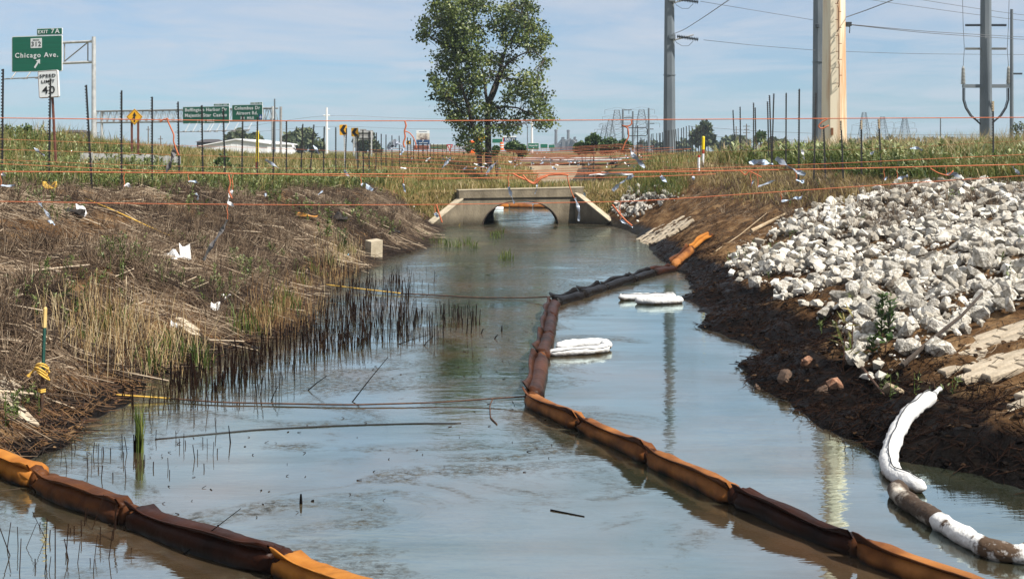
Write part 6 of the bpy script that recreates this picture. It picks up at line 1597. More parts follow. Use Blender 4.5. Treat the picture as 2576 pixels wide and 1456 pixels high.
twine([(2340, 424), (2360, 436), (2385, 443), (2398, 430)], 0.0036, "orange twine wisp above the top of the riprap", 6.8)
twine([(1098, 515), (1102, 530), (1108, 548), (1112, 560)], 0.005, "short orange twine hanging at the left wing wall", 7)
twine([(1540, 515), (1560, 540), (1575, 556), (1590, 568)], 0.005, "orange twine hanging at the right wing wall", 7)
twine([(1426, 440), (1433, 470), (1440, 490), (1446, 500)], 0.003, "thin twine holding the streamer over the right headwall", 6.8)
twine([(575, 440), (580, 462), (574, 480), (584, 500)], 0.0045, "orange twine above the white rag on the left bank", 6.8)

# ---- foil streamers
m_foil = mat("silver_foil", (0.42, 0.46, 0.52), 0.35, (0.20, 0.22, 0.26), scale=9, metal=0.4)
m_foilb = mat("pale_blue_film", (0.38, 0.47, 0.60), 0.4, (0.60, 0.66, 0.74), scale=9)
m_foild = mat("dark_plastic_film", (0.08, 0.07, 0.065), 0.35, (0.20, 0.19, 0.19), scale=7)
m_rag = mat("white_rag", (0.74, 0.74, 0.74), 0.8)
def streamer(pts, w, Y, label, m=m_foil, seed=0, name="foil_streamer", cat="streamer", twist=1.2, tie=False):
    """a crumpled ribbon hanging through photograph points at depth Y, w half width in pixels"""
    r = random.Random(seed+int(pts[0][0])); P = curve_pts([D(x, y, Y) for x, y in pts], 4, 1); k = Y/F; vs, fs = [], []
    n = len(P); ph = r.uniform(0, 6)
    for i, p in enumerate(P):
        t = (P[min(i+1, n-1)]-P[max(i-1, 0)]).normalized(); s = Vector((-t.z, 0, t.x)); dpt = Vector((0, 1, 0)); a = ph*0.15+twist*math.sin(ph+i*0.55)
        wd = w*k*(0.55+0.45*math.sin(math.pi*min(1, (i+0.6)/n))+r.uniform(-0.12, 0.12)); q = s*math.cos(a)+dpt*math.sin(a)
        fold = (s*-math.sin(a)+dpt*math.cos(a))*wd*r.uniform(-0.5, 0.5)
        vs += [p-q*wd, p+fold, p+q*wd]
    for i in range(n-1):
        for j in (0, 1): fs.append((i*3+j, i*3+j+1, i*3+j+4, i*3+j+3))
    mb = MB(); mb.add(vs, fs)
    o = solo(name, mb, m, label, cat, "foil streamers on the strings")
    if tie:
        x0, y0 = pts[0]; lines = [np.interp(x0, a, b) for a, b in STR_Y]; up = [q for q in lines if q < y0+4]; ys = max(up) if up else min(lines)
        if 3 < abs(y0-ys) < 46:
            mb = MB(); mb.tube([D(x0+2, ys, Y), D(x0-1.5, (ys*2+y0)/3, Y), D(x0+1, (ys+2*y0)/3, Y), D(x0, y0, Y)], 0.0022, 4); part("tie", mb, m_string, o)
    return o
STR_Y = [([-700, 0, 640, 1288, 2000, 2576], [293, 297, 305, 304, 299, 296]), ([0, 739, 1288, 1720, 2150, 2576], [432, 439, 437, 432, 424, 414]), ([0, 774, 1105, 1591, 1720, 2150, 2576], [507, 516, 515, 507, 499, 470, 442])]
ST = [  # pts, half width px, depth, label, material
 ([(1222,440),(1232,425),(1252,404)], 5, 7, "silver streamer flying up in front of the tree foot", m_foil),
 ([(1586,372),(1590,388),(1604,402),(1622,422)], 9, 6.6, "dull silver streamer flapping left of the dense posts", m_foil),
 ([(1482,440),(1515,436),(1555,437),(1592,438)], 5, 6.8, "long white streamer lying along the thick string over the culvert", m_rag),
 ([(1594,440),(1575,452),(1556,465),(1541,480)], 8, 6.8, "grey streamer drooping below the long white one", m_foil),
 ([(1662,443),(1668,450),(1680,460)], 7, 7, "pale blue streamer above the stone apron", m_foilb),
 ([(1742,444),(1746,452)], 5, 7, "little pale scrap beside the white marker post foot", m_foilb),
 ([(1884,410),(1905,407),(1930,409),(1945,413)], 10, 6.8, "broad pale foil streamer, left of two big ones on the right", m_foilb),
 ([(1952,398),(1968,408),(1990,424),(2026,440)], 11, 6.8, "big dark silver streamer, right of the two big ones", m_foil),
 ([(1906,470),(1928,462),(1950,453)], 4, 7, "slim silver streamer slanting under the big foil pair", m_foil),
 ([(2003,452),(2018,458),(2024,450)], 6, 7, "small folded foil under the big dark streamer", m_foilb),
 ([(1889,470),(1892,458),(1900,452)], 4, 7, "narrow upright foil left under the big pair", m_foil),
 ([(1965,506),(1985,503),(2002,497),(2012,500),(2018,492)], 5, 7.2, "white and blue scrap hooked under the lowest string", m_foilb),
 ([(2017,377),(2021,388),(2023,402)], 5, 8, "white foil strip hanging among the right bank grass", m_rag),
 ([(2257,450),(2270,447),(2284,442)], 6, 7, "small pale foil above the left end of the riprap crest", m_foilb),
 ([(2380,440),(2400,436),(2415,446),(2428,462)], 7, 7, "drooping blue-grey foil at the crest of the riprap", m_foil),
 ([(2290,374),(2305,372),(2320,378)], 5, 9, "pale foil scrap in the tall grass right of the beige pole", m_foilb),
 ([(2190,388),(2202,378)], 5, 9, "tiny foil scrap in the tall grass below the lattice mast", m_foil),
 ([(2548,418),(2556,430),(2566,440)], 6, 7, "crumpled foil near the right edge of the view", m_foil),
 ([(2224,452),(2232,446)], 5, 7, "foil fragment beside the short capped posts", m_foilb),
 ([(97,504),(104,518),(118,536),(128,552)], 6, 7, "grey-blue streamer hanging from the lowest string at far left", m_foil),
 ([(120,556),(132,560),(138,566)], 6, 7, "pale blue tip below the far left streamer", m_foilb),
 ([(585,478),(578,492),(572,508),(588,518)], 7, 6.8, "white rag tied on twine above the left bank", m_rag),
 ([(572,552),(560,576),(540,606),(522,634),(512,655)], 8, 7, "long dark film strip hanging over the middle of the left bank", m_foild),
 ([(440,364),(436,390),(428,412),(418,434)], 9, 6.2, "dark brown film strip hanging below the gantry twine", m_foild),
 ([(312,470),(318,462),(330,472)], 6, 7, "white scrap on the thick string beside the fourth left post", m_rag),
 ([(474,456),(490,456),(500,462)], 4, 7, "thin pale scrap between the sixth and seventh left posts", m_foilb),
 ([(492,486),(500,494),(496,502)], 5, 7.2, "hanging pale scrap above the left bank crest", m_foil),
 ([(666,494),(669,486)], 4, 7, "tiny upright scrap below the tenth left post", m_foilb),
 ([(800,490),(812,480)], 4, 7, "tiny slanting pale scrap left of the bank stones", m_foilb),
 ([(2,466),(20,468),(38,466)], 4, 7, "flat blue-grey scrap at the left edge", m_foilb),
 ([(4,436),(14,442)], 6, 6.8, "white knotted scrap on the thick string at the left edge", m_rag),
 ([(908,466),(918,460),(926,472),(938,478)], 8, 7, "pale blue double scrap left of the culvert", m_foilb),
 ([(1014,462),(1017,474),(1020,484)], 4, 7, "small hanging foil well left of the headwall", m_foil),
 ([(1279,470),(1284,484),(1288,498),(1294,512)], 6, 6.8, "silver streamer hanging in front of the culvert arch", m_foil),
 ([(1352,462),(1350,476),(1345,488)], 4, 6.8, "thin grey streamer against the culvert parapet", m_foil),
 ([(1446,498),(1452,512),(1457,535),(1456,556)], 6, 6.8, "long silver streamer hanging over the right of the headwall", m_foil),
 ([(1094,536),(1102,546)], 6, 7, "blue-white scrap at the end of the twine by left wing", m_foilb),
 ([(1560,552),(1575,562),(1592,572)], 5, 7, "pale scrap on the twine by the right wing wall", m_foilb),
 ([(668,402),(685,412),(702,424)], 5, 7, "pale slanting streamer right of the tenth left post", m_foil),
 ([(735,362),(740,374),(746,380)], 4, 8, "white curl in the grass left of the white pole", m_rag),
 ([(788,366),(796,376),(803,388)], 5, 8, "pale blue scrap under the white pole", m_foilb),
 ([(977,378),(985,362),(1000,360),(1014,366)], 13, 6.4, "big crumpled dark silver foil under the hanging twine", m_foil),
 ([(1016,372),(1012,382),(1008,390)], 5, 6.4, "blue-white scrap below the big crumpled foil", m_foilb),
 ([(1112,424),(1124,408),(1134,396)], 5, 7, "grey streamer flying up left of the tree foot", m_foil),
 ([(866,428),(872,438),(882,446)], 5, 7, "curled foil over the weeds right of the seventeenth left post", m_foil),
 ([(86,372),(98,382),(112,392)], 5, 8, "grey foil slanting over the weeds near the speed sign post", m_foil),
 ([(1008,422),(1022,424)], 3, 8, "white sliver over the weeds left of the tree", m_rag),
]
for i, (pts, w, Y, lab, m) in enumerate(ST): streamer(pts, w*0.8, Y, lab, m, i, tie=True)
# far clutter of scraps on the far strings
r = random.Random(4)
xs_far = sorted(r.uniform(1000, 1720) for _ in range(64))
for i, x in enumerate(xs_far):
    y = r.uniform(392, 424) if x < 1240 or x > 1520 else r.uniform(398, 424); a = r.uniform(-0.8, 0.8); L = r.uniform(3, 8)
    streamer([(x-L*math.cos(a), y-L*math.sin(a)), (x, y+r.uniform(-1, 2)), (x+L*math.cos(a), y+L*math.sin(a))], r.uniform(1.6, 3.0), r.uniform(60, 100),
             "tiny foil scrap on the far strings, %s from the left" % (ordinal(i) if i < 58 else "sixt" + ["ieth", "y-first", "y-second", "y-third", "y-fourth", "y-fifth"][i-59] if i > 58 else "fifty-ninth"), [m_foil, m_foilb, m_rag, m_foild][i % 4], i)

# blank sign frame on a post left of the pole
fr = thing("road_marker", "empty rectangular wire frame on a thin post left of the grey pole", "sign frame", tuple(Vector(((1603-CX)*70/F, 70, 2.2))))
mb = MB(); mb.tube([D(1604, 410, 70), D(1604, 316, 70)], 0.03, 6); part("post", mb, m_post, fr)
mb = MB(); mb.tube([D(x, y, 69.9) for x, y in ((1582, 322), (1579, 326), (1579, 338), (1582, 342), (1625, 342), (1628, 338), (1628, 326), (1625, 322), (1582, 322))], 0.025, 5); part("frame", mb, m_post, fr)

# ================================================================== CONTAINMENT BOOMS
def boom_mat(name, c1, c2, rough=0.45): return stain_low(mat(name, c1, rough, c2, scale=2.2, lo=0.35, hi=0.68, bump=0.016, bscale=7, spec=0.07, detail=9), 0.0, 0.09, (0.012, 0.008, 0.006))
mb_or = boom_mat("boom_orange", (0.26, 0.085, 0.016), (0.46, 0.19, 0.036), 0.55)
mb_br = boom_mat("boom_rust", (0.13, 0.045, 0.014), (0.38, 0.155, 0.045), 0.5)
mb_md = boom_mat("boom_brown", (0.040, 0.015, 0.008), (0.15, 0.055, 0.018), 0.45)
mb_md2 = boom_mat("boom_deep_brown", (0.012, 0.006, 0.004), (0.075, 0.025, 0.010), 0.4)
mb_dk = boom_mat("boom_dark_rust", (0.010, 0.005, 0.004), (0.045, 0.015, 0.008), 0.38)
mb_bk = boom_mat("boom_oil_black", (0.003, 0.0026, 0.0026), (0.008, 0.0065, 0.006), 0.32)
def lerp_path(P, s):
    """point at arc length s"""
    for a, b in zip(P[:-1], P[1:]):
        d = (b-a).length
        if s <= d: return a.lerp(b, s/d)
        s -= d
    return P[-1]
def boom(label, secs, fin_side, R=0.15, name="containment_boom"):
    """secs: list of (point list on the water in photograph coordinates, material)"""
    allp = [WA(x, y, 0.05) if z is None else G(x, y)+Vector((0, 0, z)) for pts, m in secs for (x, y, z) in pts]
    c = sum(allp, Vector())/len(allp); root = thing(name, label, "oil boom", (c.x, c.y, 0))
    rnd = random.Random(int(c.y*100))
    for pts, m in secs:
        rs = 0.52 if m is mb_or and pts[0][2] is not None else 1.0
        P = [WA(x, y, 0.05) if z is None else G(x, y)+Vector((0, 0, z)) for (x, y, z) in pts]
        P = curve_pts(P, 5, 1); L = sum((b-a).length for a, b in zip(P[:-1], P[1:])); n = max(12, int(L/0.07)); Q = [lerp_path(P, L*i/n) for i in range(n+1)]
        rad, path = [], []
        ph = rnd.uniform(0, 6)
        for i, q in enumerate(Q):
            f = i/n; e = min(f, 1-f)*L
            k = 0.72+0.28*min(1, (e/0.05))**0.5; rad.append(R*rs*k*(1+0.06*math.sin(ph+f*9)+rnd.uniform(-0.02, 0.02))); path.append(q+Vector((0, 0, 0.012*math.sin(ph+f*5))))
        mb = MB(); mb.tube(path, rad, 18, squash=0.92)
        for i in range(len(path)):       # fabric creases, strongest beside the joints
            e = min(i, n-i)*L/n; amp = R*(0.025+0.10*max(0, 1-e/0.35))
            for j in range(18):
                a = 2*math.pi*j/18; q = Vector(mb.v[i*18+j]); dlt = amp*(math.sin(3*a+ph+i*0.9)+0.8*math.sin(7*a-ph*2+i*0.35)); mb.v[i*18+j] = tuple(q+(q-path[i]).normalized()*dlt)
        fl = part("float_section", mb, m, root, smooth=True)
        # sleeve fin welded along the top edge
        mb = MB(); vs, fs = [], []
        for i, q in enumerate(path):
            t = (path[min(i+1, n)]-path[max(i-1, 0)]).normalized(); s = Vector((-t.y, t.x, 0)).normalized()*fin_side; f = i/n; e = min(f, 1-f)*L
            wav = 0.5+0.5*math.sin(ph+f*7.0); rr = rad[i]
            a = q+s*rr*0.55+Vector((0, 0, rr*0.70)); hgt = 0.035+0.030*wav+0.05*max(0, 1-e/0.25)
            b = a+s*(0.05+0.03*wav)+Vector((0, 0, hgt)); vs += [a-s*0.012, b-s*0.010, b+s*0.006, a+s*0.008]
        for i in range(n):
            for j in range(3): fs.append((i*4+j, i*4+j+1, i*4+j+5, i*4+j+4))
            fs.append((i*4+3, i*4, i*4+4, i*4+7))
        mb.add(vs, fs); part("seam_fin", mb, mb_md if m is mb_br else m, fl, smooth=True)
        # pinched collar at the far end of the section
        a = path[-1]; t = (path[-1]-path[-3]).normalized(); mb = MB(); pts2, rr2 = [], []
        for j in range(7):
            f = j/6; pts2.append(a+t*(f*0.16-0.06)+Vector((0, 0, 0.02*math.sin(f*9)))); rr2.append(R*rs*(0.50+0.20*abs(math.sin(f*6.0+ph))))
        mb.tube(pts2, rr2, 10, squash=1.15); part("collar", mb, m if m in (mb_dk, mb_bk) else mb_md, root, smooth=True)
    return root
N_ = None
boom("long rust-brown oil boom curving from the lower right to the far right bank", [
  ([(2700, 1590, N_), (2560, 1530, N_), (2420, 1470, N_), (2280, 1425, N_), (2172, 1385, N_)], mb_br), ([(2158, 1378, N_), (2050, 1335, N_), (1950, 1292, N_), (1862, 1258, N_)], mb_dk),
  ([(1850, 1252, N_), (1760, 1208, N_), (1645, 1154, N_)], mb_br), ([(1638, 1150, N_), (1560, 1110, N_), (1470, 1072, N_)], mb_br), ([(1460, 1068, N_), (1400, 1040, N_), (1350, 1016, N_), (1340, 1005, N_)], mb_br),
  ([(1341, 1000, N_), (1350, 970, N_), (1356, 930, N_), (1361, 905, N_)], mb_md2), ([(1362, 900, N_), (1370, 870, N_), (1377, 848, N_)], mb_md2), ([(1377, 845, N_), (1382, 820, N_), (1385, 803, N_)], mb_dk), ([(1385, 800, N_), (1390, 778, N_), (1394, 765, N_)], mb_dk),
  ([(1396, 762, N_), (1430, 752, N_), (1462, 744, N_)], mb_bk), ([(1464, 743, N_), (1500, 730, N_), (1518, 725, N_)], mb_bk), ([(1520, 724, N_), (1560, 712, N_), (1590, 704, N_)], mb_bk), ([(1592, 703, N_), (1620, 694, N_), (1642, 689, N_)], mb_bk), ([(1644, 688, N_), (1670, 682, N_), (1692, 678, N_)], mb_dk),
  ([(1694, 676, 0.06), (1715, 658, 0.10), (1738, 640, 0.12)], mb_br), ([(1738, 638, 0.12), (1755, 625, 0.14), (1772, 612, 0.13), (1786, 603, 0.08)], mb_or)], 1, 0.112)
boom("dark rusty oil boom crossing the lower left corner of the water", [
  ([(-260, 1075, N_), (-120, 1125, N_), (0, 1168, N_), (95, 1208, N_)], mb_or), ([(112, 1216, N_), (200, 1252, N_), (318, 1296, N_)], mb_md), ([(345, 1304, N_), (480, 1352, N_), (640, 1404, N_), (700, 1420, N_)], mb_dk), ([(712, 1424, N_), (830, 1468, N_), (1000, 1540, N_), (1150, 1610, N_)], mb_or)], -1, 0.138)
# straight boom beyond the culvert, seen through the arch
p0, p1 = Vector((-1.4, 63.4, 0.06)), Vector((3.6, 62.6, 0.05))
t = thing("containment_boom", "orange and brown boom floating in the pond beyond the culvert arch", "oil boom", (1.1, 63, 0))
for i in range(4):
    a, b = p0.lerp(p1, i/4+0.004), p0.lerp(p1, (i+1)/4-0.004); mb = MB(); mb.tube([a, a.lerp(b, 0.05), a.lerp(b, 0.5)+Vector((0, 0, 0.02)), a.lerp(b, 0.95), b], [0.09, 0.14, 0.15, 0.14, 0.09], 12)
    part("float_section", mb, mb_or if i == 0 else mb_br, t, smooth=True)
mb = MB(); mb.tube([Vector((-1.3, 61.6, 0.03)), Vector((-0.45, 61.5, 0.03))], 0.10, 10); solo("sorbent_boom", mb, m_whplast, "short white float seen at the left inside the culvert arch", "sorbent boom", smooth=True)

# ---- white sorbent booms
m_sorb = mat("white_sorbent_cloth", (0.68, 0.68, 0.665), 0.9, (0.56, 0.555, 0.54), scale=9, bump=0.02, bscale=20)
stain_low(m_sorb, 0.0, 0.05, (0.20, 0.13, 0.07))
m_sorbs = mat("stained_sorbent_cloth", (0.66, 0.65, 0.62), 0.9, (0.075, 0.045, 0.025), scale=5.0, lo=0.51, hi=0.58, bump=0.02, bscale=20)
m_sorbd = mat("heavily_stained_cloth", (0.050, 0.030, 0.017), 0.8, (0.60, 0.54, 0.45), scale=4.0, lo=0.55, hi=0.72, bump=0.02, bscale=20)
def sorbent(root, P, R, m, stitch=None, name="sock", puff=0.06, seed=0):
    P = curve_pts(P, 8, 3); L = sum((b-a).length for a, b in zip(P[:-1], P[1:])); n = max(16, int(L/0.05)); Q = [lerp_path(P, L*i/n) for i in range(n+1)]; r = random.Random(seed); rad = []
    for i in range(n+1):
        e = min(i, n-i)*L/n; rad.append(R*(0.25+0.75*min(1, e/(R*0.9))**0.5)*(1+puff*math.sin(i*0.9+seed)+r.uniform(-0.03, 0.03)))
    mb = MB(); mb.tube(Q, rad, 16, squash=0.86)
    for i in range(n+1):
        for j in range(16):
            a = 2*math.pi*j/16; q = Vector(mb.v[i*16+j]); mb.v[i*16+j] = tuple(q+(q-Q[i])*(0.05*math.sin(4*a+i*1.7+seed)+0.05*math.sin(i*2.3+a)+r.uniform(-0.04, 0.04)))
    s = part(name, mb, m, root, smooth=True)
    if stitch is not None:
        pts = []
        for i in range(1, n):
            t = (Q[i+1]-Q[i-1]).normalized(); sd = Vector((t.y, -t.x, 0)).normalized(); a = stitch+0.13*math.sin(i*0.45+seed)
            pts.append(Q[i]+(sd*math.cos(a)+Vector((0, 0, 1))*math.sin(a))*(rad[i]*1.015))
        mb = MB(); mb.tube(pts, 0.006, 4); part("stitching", mb, m_black, s)
    return s
t = thing("sorbent_boom", "white sorbent loop floating farther off beside the muddy spit", "sorbent boom", tuple(WA(1637, 750)))
sorbent(t, [WA(1556, 748, .06), WA(1620, 746, .06), WA(1700, 744, .07)], 0.085, m_sorb, 0.9, seed=1)
sorbent(t, [WA(1598, 756, .06), WA(1650, 757, .07), WA(1718, 754, .06)], 0.095, m_sorb, None, seed=2)
t = thing("sorbent_boom", "white sorbent loop floating nearer, touching the brown boom", "sorbent boom", tuple(WA(1455, 870)))
sorbent(t, [WA(1400, 872, .07), WA(1450, 864, .08), WA(1520, 862, .08), WA(1530, 870, .07)], 0.085, m_sorb, None, seed=3)
sorbent(t, [WA(1378, 888, .05), WA(1440, 884, .06), WA(1500, 880, .06), WA(1530, 874, .06)], 0.075, m_sorb, 0.55, seed=4)
t = thing("sorbent_boom", "white sorbent hose bending from the right mud into the water", "sorbent boom", tuple(G(2235, 1160)))
sorbent(t, [G(2352, 1012)+Vector((0, 0, .08)), G(2320, 1035)+Vector((0, 0, .09)), G(2285, 1065)+Vector((0, 0, .09)), G(2255, 1110)+Vector((0, 0, .09)), WA(2232, 1160, .07), WA(2250, 1195, .06), WA(2300, 1218, .06), WA(2328, 1228, .05)], 0.085, m_sorb, 1.5, seed=5)
mb = MB(); a = G(2352, 1012)+Vector((0, 0, .09)); mb.tube([a, a+Vector((0.05, .06, .02)), a+Vector((.09, .10, .03))], [0.03, 0.018, 0.028], 8); part("knot", mb, m_sorb, t)
t = thing("sorbent_boom", "oil-stained sorbent hose trailing to the lower right corner", "sorbent boom", tuple(WA(2400, 1330)))
sorbent(t, [WA(2262, 1222, .06), WA(2256, 1240, .06), WA(2300, 1272, .06), WA(2372, 1316, .06)], 0.085, m_sorbd, None, seed=6)
sorbent(t, [WA(2352, 1304, .06), WA(2410, 1340, .06), WA(2490, 1382, .06), WA(2570, 1395, .06), WA(2680, 1380, .06)], 0.085, m_sorbs, None, seed=7)

# ================================================================== ROPES, STAKE, DEBRIS
m_rope = mat("oil_dark_rope", (0.035, 0.020, 0.013), 0.8, (0.11, 0.055, 0.03), scale=14)
m_yrope = mat("yellow_rope", (0.62, 0.36, 0.05), 0.7, (0.72, 0.46, 0.10), scale=20)
def rope(P, r, m, label, k=8):
    mb = MB(); Q = curve_pts(P, k, 2); mb.tube(Q, r, 6); return solo("rope", mb, m, label, "rope", "ropes across the water", smooth=True)
rope([WA(130, 985, .10), WA(300, 993, .06), WA(430, 1002, .03)], 0.010, m_yrope, "yellowish rope running from the stake into the water")
rope([WA(430, 1002, .03), WA(560, 1012, .02), WA(880, 1018, .02), WA(1100, 1012, .03), WA(1240, 1002, .06), WA(1335, 996, .10)], 0.010, m_rope, "dark rope crossing the water to the corner of the boom")
rope([WA(1240, 1002, .06), WA(1232, 1020, .02), WA(1234, 1050, .008), WA(1250, 1066, .006)], 0.008, m_rope, "loose rope end hanging from the dark rope near the boom")
rope([WA(820, 716, .10), WA(920, 728, .06), WA(1010, 738, .03)], 0.013, m_yrope, "yellow rope leaving the left shore above the stubble")
rope([WA(1010, 738, .03), WA(1200, 748, .015), WA(1320, 749, .03), WA(1392, 746, .12)], 0.013, m_rope, "dark far rope reaching the bend of the boom")
rope([WA(390, 1104, .004), WA(640, 1080, .006), WA(860, 1069, .006), WA(1050, 1064, .006), WA(1160, 1064, .004)], 0.0065, m_black, "dark half-sunken line floating on the near water")
rope([G(215, 512)+Vector((0, 0, .10)), G(300, 548)+Vector((0, 0, .10)), G(380, 583)+Vector((0, 0, .08)), G(470, 622)+Vector((0, 0, .08)), G(541, 651)+Vector((0, 0, .06))], 0.013, m_yrope, "yellow rope lying down the slope of the left bank", 3)
m_woody = mat("yellow_stake_wood", (0.62, 0.40, 0.12), 0.8, (0.70, 0.5, 0.2), scale=9)
m_dkgreen = mat("dark_green_paint", (0.01, 0.06, 0.045), 0.5)
b = G(106, 1038)
st = thing("wooden_stake", "thin stake with yellow top and green shaft on the left shore", "stake", tuple(b)); Yk = b.y
def SK(x, y): return D(x, y, Yk)
mb = MB(); mb.tube([SK(104, 1050), SK(108, 935)], 0.018, 6); part("base", mb, m_rope, st)
mb = MB(); mb.tube([SK(108, 934.5), SK(112, 824)], 0.018, 6); part("shaft", mb, m_dkgreen, st)
mb = MB(); mb.tube([SK(112, 823.5), SK(114, 776), SK(114.4, 772)], [0.021, 0.02, 0.008], 6); part("tip", mb, m_woody, st)
kn = thing("rope_coil", "yellow rope coiled and knotted around the left stake", "rope", tuple(SK(106, 930)))
for i in range(5):
    a = i*1.1; pts = [SK(106+15*math.cos(w_)+3*math.sin(a+i), 924+5*i+12*math.sin(w_+a*0.3)) + Vector((0, 0.05*math.sin(w_*1.0), 0)) for w_ in np.linspace(0, 6.0, 14)]
    mb = MB(); mb.tube(pts, 0.0095, 6); part("loop", mb, m_yrope, kn, smooth=True)
mb = MB(); mb.tube([SK(98, 925), SK(86, 930), SK(76, 940), SK(71, 946)], [0.011, 0.010, 0.012, 0.02], 6); part("tail", mb, m_yrope, kn)
for i in range(4):
    mb = MB(); yy = 968+5*i; mb.tube([SK(97, yy), SK(106, yy+2)+Vector((0, -0.03, 0)), SK(115, yy+1)], 0.010, 6); part("wrap", mb, m_rope if i < 2 else m_yrope, kn)
def stick(P, r, label, m=m_oilstem, name="stick"):
    mb = MB(); mb.tube(P, [r*(1-0.5*i/(len(P)-1)) for i in range(len(P))], 6); return solo(name, mb, m, label, "stick", "sticks in and beside the water")
def wstick(x, y, x1, y1, Y1f, r, label):
    """a stalk rising from the water at (x, y) towards (x1, y1)"""
    a = WA(x, y, -0.02); b = D(x1, y1, a.y*Y1f); stick([a, a.lerp(b, 0.5)+Vector((0, 0, 0.01)), b], r, label)
wstick(882, 1016, 976, 898, 1.05, 0.008, "long dark stalk slanting out of the water by the rope")
wstick(986, 872, 1076, 842, 1.03, 0.008, "dark stalk lying low over the water right of the stubble")
wstick(1064, 872, 1090, 845, 1.0, 0.008, "short dark stalk leaning right near the stubble tip")
wstick(770, 986, 822, 945, 1.0, 0.008, "dark bent stalk at the near edge of the stubble")
wstick(680, 1012, 700, 970, 1.0, 0.007, "short stalk crossing the dark rope")
wstick(757, 1272, 757, 1242, 1.0, 0.016, "thick black stub standing alone in the near water")
wstick(782, 1266, 790, 1258, 1.0, 0.014, "small black hook-like stub beside the thick stub")
wstick(455, 1400, 606, 1278, 1.0, 0.005, "thin dry stalk crossing the left boom")
wstick(1185, 842, 1190, 770, 1.0, 0.010, "tall black stalk at the outer end of the stubble")
wstick(1174, 842, 1178, 785, 1.0, 0.010, "second tall black stalk at the outer end of the stubble")
wstick(580, 1118, 575, 1070, 1.0, 0.008, "thin black stalk alone below the floating line")
wstick(1210, 842, 1216, 826, 1.0, 0.013, "black leaning stub right of the stubble tip")
wstick(1243, 855, 1252, 842, 1.0, 0.013, "black stub close left of the boom")
wstick(1262, 836, 1263, 818, 1.0, 0.016, "upright black stub nearest the boom")
stick([WA(1385, 1282, .004), WA(1470, 1298, .004)], 0.008, "thin dark twig floating right of the near rope")
stick([G(2168, 945)+Vector((0, 0, .10)), G(2224, 1006)+Vector((0, 0, .06))], 0.020, "dark iron bar leaning on the muddy right slope", m_rope, "iron_bar")
a = G(2356, 1005); stick([a, D(2349, 962, a.y)], 0.012, "short dark rod upright behind the white hose tip", m_rope, "iron_rod")
stick([G(2270, 945)+Vector((0, 0, .12)), G(2340, 890)+Vector((0, 0, .16)), G(2420, 830)+Vector((0, 0, .18)), G(2480, 770)+Vector((0, 0, .22))], 0.030, "long weathered branch lying along the lower edge of riprap", m_bark, "branch")
stick([G(1800, 640)+Vector((0, 0, .08)), G(1860, 600)+Vector((0, 0, .08)), G(1930, 545)+Vector((0, 0, .10))], 0.014, "pale reed pole lying on the brown right slope", m_rocktan, "pole")
stick([G(1890, 585)+Vector((0, 0, .04)), G(1980, 540)+Vector((0, 0, .04))], 0.05, "pale broken timber on the slope left of the riprap", m_rocktan, "timber")
for i, (x, y, x2, y2) in enumerate(((2330, 560, 2322, 530), (2262, 605, 2270, 570), (2420, 600, 2452, 566), (2190, 640, 2184, 600), (2500, 560, 2490, 525), (2238, 850, 2232, 800), (2300, 820, 2292, 775))):
    a = G(x, y)+Vector((0, 0, 0.1)); stick([a, D(x2, y2, a.y)], 0.014, "dead twig poking up between the riprap stones, %s of seven" % ordinal(i), m_bark, "twig")
# floating bits on the water
n = 420; Pw = on_water([(160, 1130), (600, 1080), (1320, 1000), (1500, 1120), (1150, 1260), (520, 1330), (250, 1260)], 70); Pw2 = on_water([(960, 640), (1640, 610), (1600, 700), (1360, 760), (1330, 960), (900, 960), (1000, 760)], 90)
Pw = np.concatenate([Pw, Pw2]); Pw[:, 2] = 0.003; n = len(Pw); aa = rng.uniform(0, 6.28, n); LL = rng.uniform(0.01, 0.05, n)
Bw = Pw + np.stack([np.cos(aa)*LL, np.sin(aa)*LL, rng.uniform(0, 0.012, n)], -1)
V, q, t_ = sticks(Pw, Bw, rng.uniform(0.003, 0.006, n), rng.random(n)); stuff("floating_bits", fast_mesh("floating_bits", V, [q], m_oilstem, t_), "small dark bits of plant matter floating on the water", "debris")
# litter
def crumple(x, y, w, h, label, m, name="litter", cat="litter", seed=0, up=0.02):
    p = G(x, y); k = p.y/F; r = random.Random(seed+int(x)); bm = bmesh.new()
    bmesh.ops.create_icosphere(bm, subdivisions=2, radius=1.0)
    for v in bm.verts:
        f = 1+0.35*math.sin(v.co.x*5+seed)+r.uniform(-0.25, 0.25); v.co = Vector((v.co.x*w*k*f, v.co.y*w*k*0.6*f, max(-0.3, v.co.z)*h*k*f))
    me = bpy.data.meshes.new(name); bm.to_mesh(me); bm.free(); me.materials.append(m); o = link(name, me); o.location = p+Vector((0, 0, up+h*k*0.25)); return tag(o, label, cat, "litter on the banks")
def sheet_(x, y, w, h, ang, tilt, label, m, name="litter", seed=0, curl=0.2):
    p = G(x, y); k = p.y/F; mb = MB(); n = 6; vs, fs = [], []
    for i in range(n+1):
        for j in range(3):
            u, v = (i/n-0.5)*2, (j/2-0.5)*2; vs.append((u*w*k, v*h*k, 0.02+curl*w*k*u*u+0.03*math.sin(3*u+seed+j)))
    for i in range(n):
        for j in range(2): fs.append((i*3+j, i*3+j+1, i*3+j+4, i*3+j+3))
    m0 = len(vs); vs += [(a, b, c-0.008) for a, b, c in vs]; fs += [tuple(reversed([q+m0 for q in f])) for f in fs]
    mb.add(vs, fs); o = link(name, mesh_from(name, mb, m)); o.location = p+Vector((0, 0, 0.08)); o.rotation_euler = (tilt, 0.1, ang); return tag(o, label, "litter", "litter on the banks")
m_bluelit = mat("blue_plastic", (0.03, 0.30, 0.55), 0.4, (0.10, 0.45, 0.70), scale=20)
